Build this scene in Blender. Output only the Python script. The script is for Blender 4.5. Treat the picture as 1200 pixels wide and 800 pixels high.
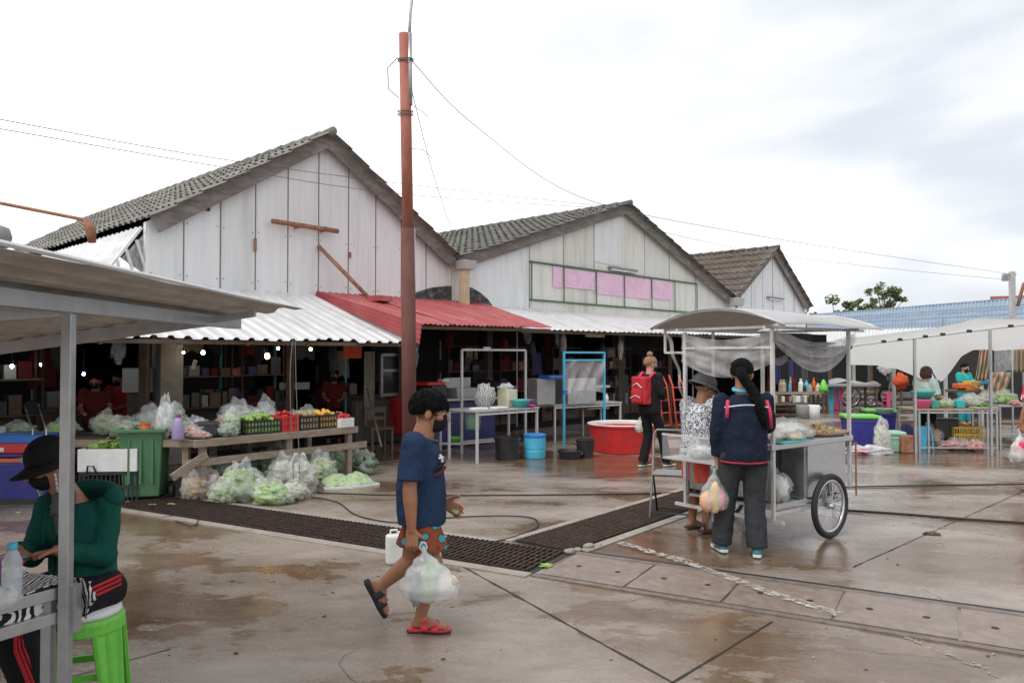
import bpy, bmesh, math, random
from mathutils import Vector, Matrix, noise as mn
R = math.radians
V = Vector
sc = bpy.context.scene
for _o in list(bpy.data.objects): bpy.data.objects.remove(_o)
random.seed(7)
# ------------------------------------------------------------------ camera
CAMH, FPX, PITCH = 1.62, 900.0, math.atan(18/900)
cd = bpy.data.cameras.new('camera'); cam = bpy.data.objects.new('camera', cd); sc.collection.objects.link(cam)
cam.location = (0, 0, CAMH); cam.rotation_euler = (R(90)+PITCH, 0, 0)
cd.sensor_width = 36; cd.lens = FPX/1200*36; cd.clip_start = .05; cd.clip_end = 2000
sc.camera = cam
# ------------------------------------------------------------------ sky
w = bpy.data.worlds.new('World'); sc.world = w; w.use_nodes = True
nt = w.node_tree; nt.nodes.clear()
def wn(t, **k):
    n = nt.nodes.new(t)
    for a, b in k.items(): setattr(n, a, b)
    return n
sky = wn('ShaderNodeTexSky', sky_type='NISHITA', sun_disc=False, sun_elevation=R(55), sun_rotation=R(-40))
tc = wn('ShaderNodeTexCoord'); mp = wn('ShaderNodeMapping'); mp.inputs['Scale'].default_value = (1.0, 1.0, 3.2)
n1 = wn('ShaderNodeTexNoise'); n1.inputs['Scale'].default_value = 1.9; n1.inputs['Detail'].default_value = 8; n1.inputs['Roughness'].default_value = .45
n1.inputs['Distortion'].default_value = .35
rp = wn('ShaderNodeValToRGB')
e = rp.color_ramp.elements; e[0].position = .38; e[0].color = (.56, .585, .625, 1); e[1].position = .66; e[1].color = (1, 1, 1, 1)
sx = wn('ShaderNodeSeparateXYZ'); mr = wn('ShaderNodeMapRange'); mr.inputs['From Min'].default_value = -.35; mr.inputs['From Max'].default_value = .45
mr.inputs['To Min'].default_value = .22; mr.inputs['To Max'].default_value = -.085
ad = wn('ShaderNodeMath', operation='ADD')
sc8 = wn('ShaderNodeMixRGB', blend_type='MULTIPLY'); sc8.inputs[0].default_value = 1; sc8.inputs[2].default_value = (8.1, 8.1, 8.1, 1)
mx = wn('ShaderNodeMixRGB'); mx.inputs[0].default_value = .95
bg = wn('ShaderNodeBackground'); bg.inputs['Strength'].default_value = .12
wo = wn('ShaderNodeOutputWorld')
L = nt.links.new
L(tc.outputs['Generated'], mp.inputs['Vector']); L(mp.outputs[0], n1.inputs['Vector'])
L(tc.outputs['Generated'], sx.inputs[0]); L(sx.outputs[0], mr.inputs[0])
L(n1.outputs[0], ad.inputs[0]); L(mr.outputs[0], ad.inputs[1]); L(ad.outputs[0], rp.inputs[0])
L(rp.outputs[0], sc8.inputs[1]); L(sky.outputs[0], mx.inputs[1]); L(sc8.outputs[0], mx.inputs[2])
L(mx.outputs[0], bg.inputs['Color']); L(bg.outputs[0], wo.inputs['Surface'])
# ------------------------------------------------------------------ sun behind cloud, exposure
sd = bpy.data.lights.new('sun', 'SUN'); so = bpy.data.objects.new('sun', sd); sc.collection.objects.link(so)
sd.energy = 1.0; sd.angle = R(25); sd.color = (1, .97, .93); so.rotation_euler = (R(35), 0, R(-40))
sc.view_settings.view_transform = 'Standard'; sc.view_settings.look = 'None'; sc.view_settings.gamma = 1
sc.view_settings.exposure = .57
sc.view_settings.use_curve_mapping = False
try:
    sc.cycles.use_denoising = True; sc.cycles.max_bounces = 8; sc.cycles.transparent_max_bounces = 24
    sc.cycles.sample_clamp_indirect = 6
except Exception: pass
# ------------------------------------------------------------------ pixel -> place on the ground (photo measured at 1200 x 800)
def ray(px, py):
    a, b = (px-600)/FPX, (400-py)/FPX
    c, s = math.cos(PITCH), math.sin(PITCH)
    return V((a, c - b*s, s + b*c))
def G(px, py, z=0.0):
    r = ray(px, py); k = (z-CAMH)/r.z
    return V((r.x*k, r.y*k, z))
def D(px, py, Y):
    r = ray(px, py); k = Y/r.y
    return V((r.x*k, Y, CAMH + r.z*k))
# ------------------------------------------------------------------ materials
def mat(name, col, rough=.6, metal=0., var=.12, scale=8., bump=0., bscale=None, dirt=None, dirtamt=.5, dscale=2., stretch=None, alpha=None, trans=0., coat=0., spec=.5, wave=None):
    m = bpy.data.materials.new(name); m.use_nodes = True
    t = m.node_tree; b = t.nodes['Principled BSDF']; l = t.links.new
    N = lambda k: t.nodes.new(k)
    co = N('ShaderNodeTexCoord'); mpg = N('ShaderNodeMapping'); l(co.outputs['Object'], mpg.inputs[0])
    if stretch: mpg.inputs['Scale'].default_value = stretch
    nz = N('ShaderNodeTexNoise'); nz.inputs['Scale'].default_value = scale; nz.inputs['Detail'].default_value = 6; nz.inputs['Roughness'].default_value = .6
    l(mpg.outputs[0], nz.inputs['Vector'])
    cr = N('ShaderNodeValToRGB'); cr.color_ramp.elements[0].position = .3; cr.color_ramp.elements[1].position = .7
    lo = [max(0, c*(1-var*1.3)) for c in col]; hi = [min(1, c*(1+var)) for c in col]
    cr.color_ramp.elements[0].color = (*lo, 1); cr.color_ramp.elements[1].color = (*hi, 1)
    l(nz.outputs[0], cr.inputs[0]); out = cr.outputs[0]
    if dirt:
        n2 = N('ShaderNodeTexNoise'); n2.inputs['Scale'].default_value = dscale; n2.inputs['Detail'].default_value = 8; n2.inputs['Roughness'].default_value = .65
        l(mpg.outputs[0], n2.inputs['Vector'])
        c2 = N('ShaderNodeMapRange'); c2.inputs['From Min'].default_value = .48; c2.inputs['From Max'].default_value = .72; c2.inputs['To Max'].default_value = dirtamt
        l(n2.outputs[0], c2.inputs[0])
        mi = N('ShaderNodeMixRGB'); l(c2.outputs[0], mi.inputs[0]); l(out, mi.inputs[1]); mi.inputs[2].default_value = (*dirt, 1); out = mi.outputs[0]
    l(out, b.inputs['Base Color'])
    rr = N('ShaderNodeMapRange'); rr.inputs['To Min'].default_value = max(.02, rough-.1); rr.inputs['To Max'].default_value = min(1, rough+.12)
    l(nz.outputs[0], rr.inputs[0]); l(rr.outputs[0], b.inputs['Roughness'])
    b.inputs['Metallic'].default_value = metal
    b.inputs['Specular IOR Level'].default_value = spec
    if coat: b.inputs['Coat Weight'].default_value = coat
    if trans: b.inputs['Transmission Weight'].default_value = trans
    if alpha is not None:
        b.inputs['Alpha'].default_value = alpha
    if bump:
        nb = N('ShaderNodeTexNoise'); nb.inputs['Scale'].default_value = bscale or scale*3; nb.inputs['Detail'].default_value = 5
        l(mpg.outputs[0], nb.inputs['Vector'])
        bp = N('ShaderNodeBump'); bp.inputs['Strength'].default_value = bump; bp.inputs['Distance'].default_value = .02
        l(nb.outputs[0], bp.inputs['Height']); l(bp.outputs[0], b.inputs['Normal'])
    return m
def glow(name, col, s):
    m = bpy.data.materials.new(name); m.use_nodes = True
    b = m.node_tree.nodes['Principled BSDF']; b.inputs['Base Color'].default_value = (*col, 1)
    b.inputs['Emission Color'].default_value = (*col, 1); b.inputs['Emission Strength'].default_value = s
    return m
def filmmat(name, col, a0, a1, scale=14, rough=.18):
    """thin plastic film: partly see-through, crumpled"""
    m = bpy.data.materials.new(name); m.use_nodes = True
    t = m.node_tree; b = t.nodes['Principled BSDF']; l = t.links.new
    co = t.nodes.new('ShaderNodeTexCoord'); nz = t.nodes.new('ShaderNodeTexNoise'); nz.inputs['Scale'].default_value = scale; nz.inputs['Detail'].default_value = 3
    mp_ = t.nodes.new('ShaderNodeMapping'); mp_.inputs['Scale'].default_value = (1, 1, .45); l(co.outputs['Object'], mp_.inputs[0]); l(mp_.outputs[0], nz.inputs['Vector'])
    mr_ = t.nodes.new('ShaderNodeMapRange'); mr_.inputs['From Min'].default_value = .30; mr_.inputs['From Max'].default_value = .70
    mr_.inputs['To Min'].default_value = a0; mr_.inputs['To Max'].default_value = a1
    l(nz.outputs[0], mr_.inputs[0]); l(mr_.outputs[0], b.inputs['Alpha'])
    b.inputs['Base Color'].default_value = (*col, 1); b.inputs['Roughness'].default_value = rough
    vo = t.nodes.new('ShaderNodeTexVoronoi'); vo.feature = 'F1'; vo.inputs['Scale'].default_value = scale*1.6; l(mp_.outputs[0], vo.inputs['Vector'])
    bp = t.nodes.new('ShaderNodeBump'); bp.inputs['Strength'].default_value = .6; bp.inputs['Distance'].default_value = .012
    l(vo.outputs['Distance'], bp.inputs['Height']); l(bp.outputs[0], b.inputs['Normal'])
    return m
M = {}
def defm(k, *a, **kw): M[k] = mat(k, *a, **kw)
defm('white_panel', (.76, .765, .765), .55, var=.04, scale=3, dirt=(.45, .43, .40), dirtamt=.42, dscale=1.3, stretch=(3.5, 3.5, .35), bump=.1)
defm('cream_panel', (.74, .725, .67), .6, var=.05, scale=3, dirt=(.36, .35, .29), dirtamt=.5, dscale=1.3, stretch=(3, 3, .4))
defm('joint', (.24, .21, .19), .9)
defm('soot', (.05, .05, .05), .95, var=.5, scale=6, dirt=(.3, .3, .29), dirtamt=.6, dscale=9)
defm('fascia', (.19, .165, .15), .85, var=.25, scale=6, stretch=(1, 1, 3), dirt=(.42, .39, .36), dirtamt=.55, dscale=2.5, bump=.3)
defm('tile', (.13, .125, .11), .85, var=.35, scale=5, dirt=(.24, .24, .21), dirtamt=.6, dscale=1.2, bump=.4, bscale=30)
defm('tile_pale', (.20, .19, .17), .85, var=.4, scale=5, dirt=(.34, .33, .30), dirtamt=.7, dscale=1.4, bump=.4, bscale=30)
defm('tile_brown', (.11, .085, .07), .8, var=.35, scale=6, dirt=(.22, .19, .17), dirtamt=.5, dscale=1.5, bump=.4, bscale=30)
defm('zinc_white', (.68, .685, .69), .38, metal=.2, var=.07, scale=5, dirt=(.38, .34, .30), dirtamt=.55, dscale=1.6, stretch=(3, .5, 1))
defm('zinc_under', (.58, .56, .54), .6, metal=.1, var=.18, scale=4, dirt=(.30, .27, .24), dirtamt=.6, dscale=1.8)
defm('red_sheet', (.40, .075, .08), .42, var=.16, scale=3, dirt=(.47, .21, .20), dirtamt=.75, dscale=1.1, stretch=(3, .7, 1))
defm('blue_sheet', (.24, .32, .41), .5, var=.12, scale=2, dirt=(.36, .42, .48), dirtamt=.5, dscale=1.)
defm('rust', (.30, .13, .075), .85, var=.3, scale=14, dirt=(.45, .30, .22), dirtamt=.5, dscale=6, bump=.4)
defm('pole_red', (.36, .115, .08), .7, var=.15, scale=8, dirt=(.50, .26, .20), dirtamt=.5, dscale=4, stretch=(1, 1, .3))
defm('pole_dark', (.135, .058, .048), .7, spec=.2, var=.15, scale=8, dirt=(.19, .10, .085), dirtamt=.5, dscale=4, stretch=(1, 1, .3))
defm('pipe_grey', (.46, .47, .48), .35, metal=.7, var=.1, scale=10, dirt=(.28, .26, .23), dirtamt=.4, dscale=7)
defm('pipe_white', (.62, .62, .61), .4, metal=.2, var=.08, scale=10, dirt=(.33, .25, .19), dirtamt=.4, dscale=9)
defm('steel', (.50, .51, .52), .28, metal=.85, var=.08, scale=6, dirt=(.34, .33, .31), dirtamt=.4, dscale=5, bump=.05)
defm('dull_steel', (.48, .48, .475), .5, metal=.3, var=.1, scale=7, dirt=(.32, .31, .29), dirtamt=.4, dscale=6)
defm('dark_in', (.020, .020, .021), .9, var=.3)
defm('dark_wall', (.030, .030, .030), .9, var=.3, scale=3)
defm('concrete', (.30, .28, .25), .85, var=.15, scale=9, dirt=(.14, .13, .11), dirtamt=.6, dscale=3, bump=.3)
defm('grey_green_wall', (.13, .135, .12), .85, var=.15, scale=7, dirt=(.07, .07, .06), dirtamt=.6, dscale=3)
defm('wood', (.33, .26, .20), .75, var=.22, scale=6, stretch=(1, 6, 6), dirt=(.17, .12, .09), dirtamt=.6, dscale=4, bump=.3)
defm('dark_wood', (.12, .085, .06), .75, var=.25, scale=8, bump=.3)
defm('tan_wood', (.42, .30, .21), .6, var=.15, scale=8)
for k, c in dict(red=(.62, .03, .03), blue=(.02, .16, .55), navy=(.018, .022, .12), royal=(.035, .035, .24), green=(.05, .33, .07), bin_green=(.075, .20, .095),
                 lime=(.18, .62, .07), teal=(.06, .46, .42), mint=(.33, .60, .46), pink=(.75, .12, .25), purple=(.30, .06, .30), white=(.76, .76, .74), black=(.022, .022, .024),
                 orange=(.70, .17, .03), yellow=(.62, .42, .06), sky=(.08, .47, .70), grey=(.25, .25, .25), cream=(.66, .62, .45), dark_green=(.02, .10, .07), lilac=(.36, .28, .48), turq=(.03, .45, .45)).items():
    defm('pl_'+k, c, .42, var=.10, scale=9, dirt=tuple(x*.55+.05 for x in c), dirtamt=.6, dscale=4, bump=.06, bscale=40)
defm('foam', (.80, .80, .78), .75, var=.04, scale=20, dirt=(.55, .52, .46), dirtamt=.35, dscale=6, bump=.15, bscale=90)
defm('rubber', (.024, .024, .026), .7, var=.2, scale=20)
for k, c in dict(red=(.50, .035, .045), bluetee=(.018, .037, .085), navy=(.012, .017, .036), black=(.014, .014, .016), charcoal=(.040, .043, .048), hoodie=(.008, .082, .063), grey=(.10, .10, .11),
                 coral=(.66, .10, .07), white=(.70, .70, .70), teal=(.03, .42, .40), orange=(.60, .10, .04), mintshirt=(.50, .62, .57), indigo=(.09, .08, .22), pink=(.62, .06, .13), maroon=(.12, .02, .02), beige=(.45, .38, .28), cyan=(.04, .35, .42)).items():
    defm('cl_'+k, c, .85, var=.14, scale=14, bump=.8, bscale=13, spec=.2, stretch=(1, 1, .6))
defm('skin', (.36, .165, .095), .5, var=.07, scale=12, bump=.05, bscale=120)
defm('skin_dark', (.25, .105, .058), .5, var=.08, scale=12)
defm('skin_light', (.50, .28, .19), .5, var=.06, scale=12)
defm('hair', (.006, .0055, .0055), .65, spec=.12, var=.5, scale=60, bump=.6, bscale=90, stretch=(3, 3, .6))
defm('hair_brown', (.075, .028, .016), .5, var=.4, scale=60, bump=.6, bscale=90, stretch=(3, 3, .6))
defm('hair_blonde', (.30, .16, .09), .55, var=.4, scale=50, bump=.6, bscale=80)
defm('eye', (.6, .58, .55), .2); defm('pupil', (.01, .008, .006), .15)
defm('leaf', (.16, .30, .06), .6, var=.4, scale=9); defm('leaf_pale', (.30, .39, .17), .6, var=.3, scale=9); defm('leaf_dark', (.05, .12, .035), .6, var=.4, scale=7)
defm('sprout', (.46, .46, .38), .6, var=.25, scale=20)
defm('lettuce', (.27, .43, .10), .55, var=.25, scale=12); defm('cabbage', (.38, .46, .26), .55, var=.2, scale=9)
defm('tree_leaf', (.10, .15, .05), .7, var=.4, scale=1.5); defm('tree_leaf2', (.14, .19, .075), .7, var=.4, scale=1.5); defm('bark', (.12, .09, .065), .9, var=.3)
defm('onion', (.40, .12, .10), .5, var=.3, scale=14); defm('potato', (.45, .31, .17), .7, var=.25, scale=14); defm('mango', (.70, .38, .05), .5, var=.2); defm('chili', (.55, .03, .03), .35, var=.3, scale=14)
defm('snack', (.68, .50, .28), .6, var=.25, scale=25, bump=.4); defm('snack_pale', (.70, .60, .48), .6, var=.25, scale=25); defm('juice', (.72, .50, .22), .3, var=.15); defm('peach', (.75, .38, .22), .4, var=.15)
defm('pink_poster', (.80, .50, .66), .6, var=.10, scale=5, dirt=(.80, .62, .70), dirtamt=.7, dscale=2); defm('green_frame', (.09, .16, .10), .7, var=.2)
defm('cream_col', (.55, .44, .29), .8, var=.15, scale=6); defm('tube_white', (.8, .8, .8), .4)
defm('tarp', (.70, .70, .695), .6, var=.03, scale=3, dirt=(.48, .47, .46), dirtamt=.35, dscale=1.5, bump=.3, bscale=3)
defm('rust_iron', (.055, .036, .028), .75, metal=.2, var=.35, scale=18, dirt=(.12, .06, .035), dirtamt=.6, dscale=9)
defm('pit', (.015, .013, .011), .6); defm('wire', (.11, .11, .115), .6); defm('cable', (.02, .02, .02), .5)
defm('glassy', (.30, .36, .36), .08, var=.1, trans=.0, spec=.8)
defm('slipper_red', (.62, .035, .05), .45); defm('sole', (.02, .024, .03), .7); defm('shoe_teal', (.03, .16, .19), .7); defm('shoe_white', (.65, .65, .65), .6)
M['film'] = filmmat('film', (.78, .78, .78), .15, .40); M['bag'] = filmmat('bag', (.86, .87, .88), .32, .60, 12, .22)
M['bag_clear'] = filmmat('bag_clear', (.80, .83, .82), .14, .36, 14, .13); M['mesh_film'] = filmmat('mesh_film', (.60, .58, .58), .30, .58, 6, .4)
M['glass_clear'] = filmmat('glass_clear', (.75, .78, .78), .10, .20, 5, .08)
M['water'] = filmmat('water', (.75, .82, .88), .32, .45, 8, .05)
M['glassy_dark'] = mat('glassy_dark', (.06, .07, .07), .08, var=.2, spec=.8); M['canopy_sheet'] = mat('canopy_sheet', (.46, .455, .45), .4, metal=.35, var=.06, scale=4, dirt=(.36, .33, .29), dirtamt=.5, dscale=3)
M['rim_steel'] = mat('rim_steel', (.6, .6, .6), .25, metal=.8)
M['lamp_white'] = glow('lamp_white', (.85, .95, 1), 28); M['lamp_warm'] = glow('lamp_warm', (1, .60, .24), 28); M['screen'] = glow('screen', (.35, .5, .6), .25)
def sheetmat(name, col, k=.5):
    m = mat(name, col, .6, var=.03, scale=3, dirt=tuple(c*.7 for c in col), dirtamt=.35, dscale=1.5, bump=.25, bscale=4)
    t = m.node_tree; b = t.nodes['Principled BSDF']; o = t.nodes['Material Output']
    tr = t.nodes.new('ShaderNodeBsdfTranslucent'); tr.inputs[0].default_value = (*col, 1); mi = t.nodes.new('ShaderNodeMixShader'); mi.inputs[0].default_value = k
    t.links.new(b.outputs[0], mi.inputs[1]); t.links.new(tr.outputs[0], mi.inputs[2]); t.links.new(mi.outputs[0], o.inputs['Surface']); M[name] = m
sheetmat('tarp', (.88, .88, .88), .65)
defm('white_panel2', (.71, .715, .71), .55, var=.05, scale=3, dirt=(.40, .38, .35), dirtamt=.5, dscale=1.1, stretch=(3.5, 3.5, .3)); defm('white_panel3', (.77, .77, .775), .5, var=.03, scale=2, dirt=(.50, .47, .43), dirtamt=.35, dscale=1.7, stretch=(4, 4, .4))
defm('cream_panel2', (.68, .67, .61), .6, var=.05, scale=3, dirt=(.33, .32, .27), dirtamt=.6, dscale=1.2, stretch=(3, 3, .4)); defm('cream_panel3', (.71, .70, .66), .6, var=.04, scale=3, dirt=(.40, .39, .33), dirtamt=.4, dscale=1.2, stretch=(3, 3, .4))
# two-colour patterns on cloth
def pattern(name, c1, c2, kind, scale, c3=None):
    m = bpy.data.materials.new(name); m.use_nodes = True; t = m.node_tree; b = t.nodes['Principled BSDF']; l = t.links.new
    co = t.nodes.new('ShaderNodeTexCoord')
    if kind == 'zebra':
        x = t.nodes.new('ShaderNodeTexWave'); x.inputs['Scale'].default_value = scale; x.inputs['Distortion'].default_value = 6; x.inputs['Detail'].default_value = 2; x.inputs['Detail Scale'].default_value = 1.2; f = x.outputs['Fac']
    elif kind == 'swirl':
        x = t.nodes.new('ShaderNodeTexNoise'); x.inputs['Scale'].default_value = scale; x.inputs['Distortion'].default_value = 3; x.inputs['Detail'].default_value = 2; f = x.outputs[0]
    elif kind == 'stripe':
        x = t.nodes.new('ShaderNodeTexWave'); x.inputs['Scale'].default_value = scale; x.inputs['Distortion'].default_value = .3; f = x.outputs['Fac']
    else:
        x = t.nodes.new('ShaderNodeTexVoronoi'); x.inputs['Scale'].default_value = scale; f = x.outputs['Distance']
    l(co.outputs['Object'], x.inputs['Vector'])
    r = t.nodes.new('ShaderNodeValToRGB'); r.color_ramp.interpolation = 'CONSTANT' if kind != 'swirl' else 'LINEAR'
    el = r.color_ramp.elements; el[0].color = (*c1, 1); el[1].color = (*c2, 1)
    if kind == 'swirl': el[0].position = .47; el[1].position = .52
    elif kind == 'flower': el[0].position = 0; el[1].position = .40
    else: el[0].position = 0; el[1].position = .5
    if c3:
        k = el.new(.52); k.color = (*c3, 1)
    l(f, r.inputs[0]); l(r.outputs[0], b.inputs['Base Color']); b.inputs['Roughness'].default_value = .85
    b.inputs['Specular IOR Level'].default_value = .2
    M[name] = m
pattern('zebra', (.02, .02, .02), (.72, .72, .70), 'zebra', 16)
pattern('swirl', (.07, .07, .11), (.66, .66, .68), 'swirl', 26)
pattern('shorts', (.04, .30, .36), (.13, .035, .03), 'flower', 19, (.22, .06, .03))
pattern('striped', (.55, .33, .24), (.22, .24, .16), 'stripe', 3.5)
pattern('red_print', (.70, .70, .66), (.60, .05, .10), 'flower', 16)
# ------------------------------------------------------------------ mesh builder
class MB:
    def __init__(s, T=None): s.v = []; s.f = []; s.mi = []; s.m = 0; s.T = T
    def add(s, vs, fs):
        o = len(s.v)
        s.v += [(s.T @ V(p)) if s.T else V(p) for p in vs]
        s.f += [tuple(i+o for i in f) for f in fs]; s.mi += [s.m]*len(fs)
        return s
    def box(s, c, d, rz=0, rx=0, ry=0, taper=1.0):
        x, y, z = d[0]/2, d[1]/2, d[2]/2
        Q = Matrix.Translation(V(c)) @ Matrix.Rotation(rz, 4, 'Z') @ Matrix.Rotation(ry, 4, 'Y') @ Matrix.Rotation(rx, 4, 'X')
        t = taper
        pts = [(-x*t, -y*t, -z), (x*t, -y*t, -z), (x*t, y*t, -z), (-x*t, y*t, -z), (-x, -y, z), (x, -y, z), (x, y, z), (-x, y, z)]
        return s.add([Q @ V(p) for p in pts], [(3, 2, 1, 0), (4, 5, 6, 7), (0, 1, 5, 4), (1, 2, 6, 5), (2, 3, 7, 6), (3, 0, 4, 7)])
    def span(s, x0, x1, y0, y1, z0, z1): return s.box(((x0+x1)/2, (y0+y1)/2, (z0+z1)/2), (x1-x0, y1-y0, z1-z0))
    def bar(s, a, b, w=.03, h=None, up=(0, 0, 1)):
        a, b = V(a), V(b); h = h or w; d = (b-a)
        if d.length < 1e-6: return s
        d.normalize(); u = V(up)
        if abs(d.dot(u)) > .98: u = V((1, 0, 0)) if abs(d.x) < .9 else V((0, 1, 0))
        x = d.cross(u).normalized()*w/2; y = x.cross(d).normalized()*h/2
        p = [a-x-y, a+x-y, a+x+y, a-x+y, b-x-y, b+x-y, b+x+y, b-x+y]
        return s.add(p, [(0, 1, 2, 3), (7, 6, 5, 4), (4, 5, 1, 0), (5, 6, 2, 1), (6, 7, 3, 2), (7, 4, 0, 3)])
    def tube(s, pts, r=.01, n=8, r1=None, cap=True):
        pts = [V(p) for p in pts]; k = len(pts); up = None; vs = []; fs = []
        for i, p in enumerate(pts):
            d = (pts[min(i+1, k-1)]-pts[max(i-1, 0)]).normalized()
            if up is None: up = V((0, 0, 1)) if abs(d.z) < .9 else V((1, 0, 0))
            x = d.cross(up); 
            if x.length < 1e-4: x = d.cross(V((0, 1, 0)))
            x.normalize(); y = d.cross(x).normalized(); up = -y if False else x.cross(d).normalized()
            rr = r if not isinstance(r, (list, tuple)) else r[i]
            if r1 is not None: rr = r+(r1-r)*i/(k-1)
            for j in range(n):
                a = 2*math.pi*j/n; vs.append(p + x*(rr*math.cos(a)) + up*(rr*math.sin(a)))
        for i in range(k-1):
            for j in range(n):
                a = i*n+j; b = i*n+(j+1) % n; fs.append((a, b, b+n, a+n))
        if cap: fs.append(tuple(range(n-1, -1, -1))); fs.append(tuple(range((k-1)*n, k*n)))
        return s.add(vs, fs)
    def lathe(s, prof, c=(0, 0, 0), n=24, sx=1, sy=1, cap=True):
        vs = []; fs = []; c = V(c); k = len(prof)
        for r, z in prof:
            for j in range(n):
                a = 2*math.pi*j/n; vs.append((c.x+r*math.cos(a)*sx, c.y+r*math.sin(a)*sy, c.z+z))
        for i in range(k-1):
            for j in range(n):
                a = i*n+j; b = i*n+(j+1) % n; fs.append((a, b, b+n, a+n))
        if cap: fs.append(tuple(range(n-1, -1, -1))); fs.append(tuple(range((k-1)*n, k*n)))
        return s.add(vs, fs)
    def blob(s, c, r, amp=0., fr=3., n=16, seed=0, fn=None):
        vs = []; fs = []; c = V(c); m = max(6, n//2+2)
        if not isinstance(r, (tuple, list, Vector)): r = (r, r, r)
        off = V((seed*3.7, seed*1.3, seed*2.1))
        for i in range(m+1):
            th = math.pi*i/m
            for j in range(n):
                a = 2*math.pi*j/n; d = V((math.sin(th)*math.cos(a), math.sin(th)*math.sin(a), math.cos(th)))
                k = 1+amp*mn.noise(d*fr+off)*2 if amp else 1
                if fn: k *= fn(d)
                vs.append(c+V((d.x*r[0]*k, d.y*r[1]*k, d.z*r[2]*k)))
        for i in range(m):
            for j in range(n):
                a = i*n+j; b = i*n+(j+1) % n; fs.append((a, a+n, b+n, b))
        return s.add(vs, fs)
    def poly(s, pts, th=None):
        """flat polygon, optionally extruded by vector th"""
        pts = [V(p) for p in pts]; n = len(pts)
        if th is None: return s.add(pts, [tuple(range(n))])
        th = V(th); q = [p+th for p in pts]
        return s.add(pts+q, [tuple(range(n-1, -1, -1)), tuple(range(n, 2*n))]+[(i, (i+1) % n, (i+1) % n+n, i+n) for i in range(n)])
    def grid(s, fn, nu, nv):
        vs = [fn(i/nu, j/nv) for j in range(nv+1) for i in range(nu+1)]
        fs = [(j*(nu+1)+i, j*(nu+1)+i+1, (j+1)*(nu+1)+i+1, (j+1)*(nu+1)+i) for j in range(nv) for i in range(nu)]
        return s.add(vs, fs)
    def cone(s, a, b, ra, rb, n=12):
        """round-ended tapered limb"""
        a, b = V(a), V(b); d = (b-a); L_ = d.length
        if L_ < 1e-5: return s.blob(a, ra, n=n)
        d.normalize(); pts = []; rs = []
        for k in (90, 60, 30, 0): pts.append(a-d*ra*math.sin(R(k))); rs.append(max(1e-4, ra*math.cos(R(k))))
        for k in (0, 30, 60, 90): pts.append(b+d*rb*math.sin(R(k))); rs.append(max(1e-4, rb*math.cos(R(k))))
        return s.tube(pts, rs, n)
    def build(s, name, m, parent=None, smooth=False, bevel=0., world=False, voxel=0., sm=3, disp=0., dsc=.12, solid=0., sub=0, weld=False):
        me = bpy.data.meshes.new(name)
        vs = s.v; loc = V((0, 0, 0))
        if world and parent is not None:
            I = wmat(parent).inverted(); vs = [I @ p for p in vs]
        if parent is None and vs:
            xs = [p.x for p in vs]; ys = [p.y for p in vs]; zs = [p.z for p in vs]
            loc = V(((min(xs)+max(xs))/2, (min(ys)+max(ys))/2, min(zs))); vs = [p-loc for p in vs]
        me.from_pydata([tuple(p) for p in vs], [], s.f)
        ms = m if isinstance(m, (list, tuple)) else [m]
        for q in ms: me.materials.append(M[q] if isinstance(q, str) else q)
        if len(ms) > 1: me.polygons.foreach_set('material_index', s.mi)
        if not voxel:
            bm = bmesh.new(); bm.from_mesh(me); bmesh.ops.recalc_face_normals(bm, faces=bm.faces); bm.to_mesh(me); bm.free()
        if smooth or voxel: me.polygons.foreach_set('use_smooth', [True]*len(me.polygons))
        me.update()
        o = bpy.data.objects.new(name, me); sc.collection.objects.link(o); o.location = loc
        if parent is not None: o.parent = parent
        if solid:
            q = o.modifiers.new('solid', 'SOLIDIFY'); q.thickness = solid; q.offset = 0
        if voxel:
            q = o.modifiers.new('remesh', 'REMESH'); q.mode = 'VOXEL'; q.voxel_size = voxel; q.use_smooth_shade = True
            q = o.modifiers.new('smooth', 'SMOOTH'); q.iterations = sm; q.factor = .5
        if disp:
            t = bpy.data.textures.new(name+'_folds', 'CLOUDS'); t.noise_scale = dsc; t.noise_depth = 2
            q = o.modifiers.new('folds', 'DISPLACE'); q.texture = t; q.strength = disp; q.mid_level = .5; q.texture_coords = 'LOCAL'
        if sub:
            q = o.modifiers.new('sub', 'SUBSURF'); q.levels = sub; q.render_levels = sub
        if bevel:
            q = o.modifiers.new('bevel', 'BEVEL'); q.width = bevel; q.segments = 2; q.limit_method = 'ANGLE'; q.angle_limit = R(40)
        return o
def wmat(o):
    m = Matrix.Translation(o.location) @ o.rotation_euler.to_matrix().to_4x4()
    return (wmat(o.parent) @ m) if o.parent else m
def thing(name, label, cat, loc=(0, 0, 0), rz=0., group=None):
    o = bpy.data.objects.new(name, None); sc.collection.objects.link(o)
    o.location = V(loc) if len(loc) == 3 else V((loc[0], loc[1], 0)); o.rotation_euler = (0, 0, rz); o.empty_display_size = .1
    o['label'] = label; o['category'] = cat
    if group: o['group'] = group
    return o
def tag(o, label, cat, group=None):
    o['label'] = label; o['category'] = cat
    if group: o['group'] = group
    return o
def struct(o, kind='structure'): o['kind'] = kind; return o
def copy_tree(o, parent=None):
    c = o.copy(); sc.collection.objects.link(c)
    if parent is not None: c.parent = parent
    for ch in [q for q in bpy.data.objects if q.parent == o and q != c]: copy_tree(ch, c)
    return c
def nz3(p, s=1.): return mn.noise(V(p)*s)
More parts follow.
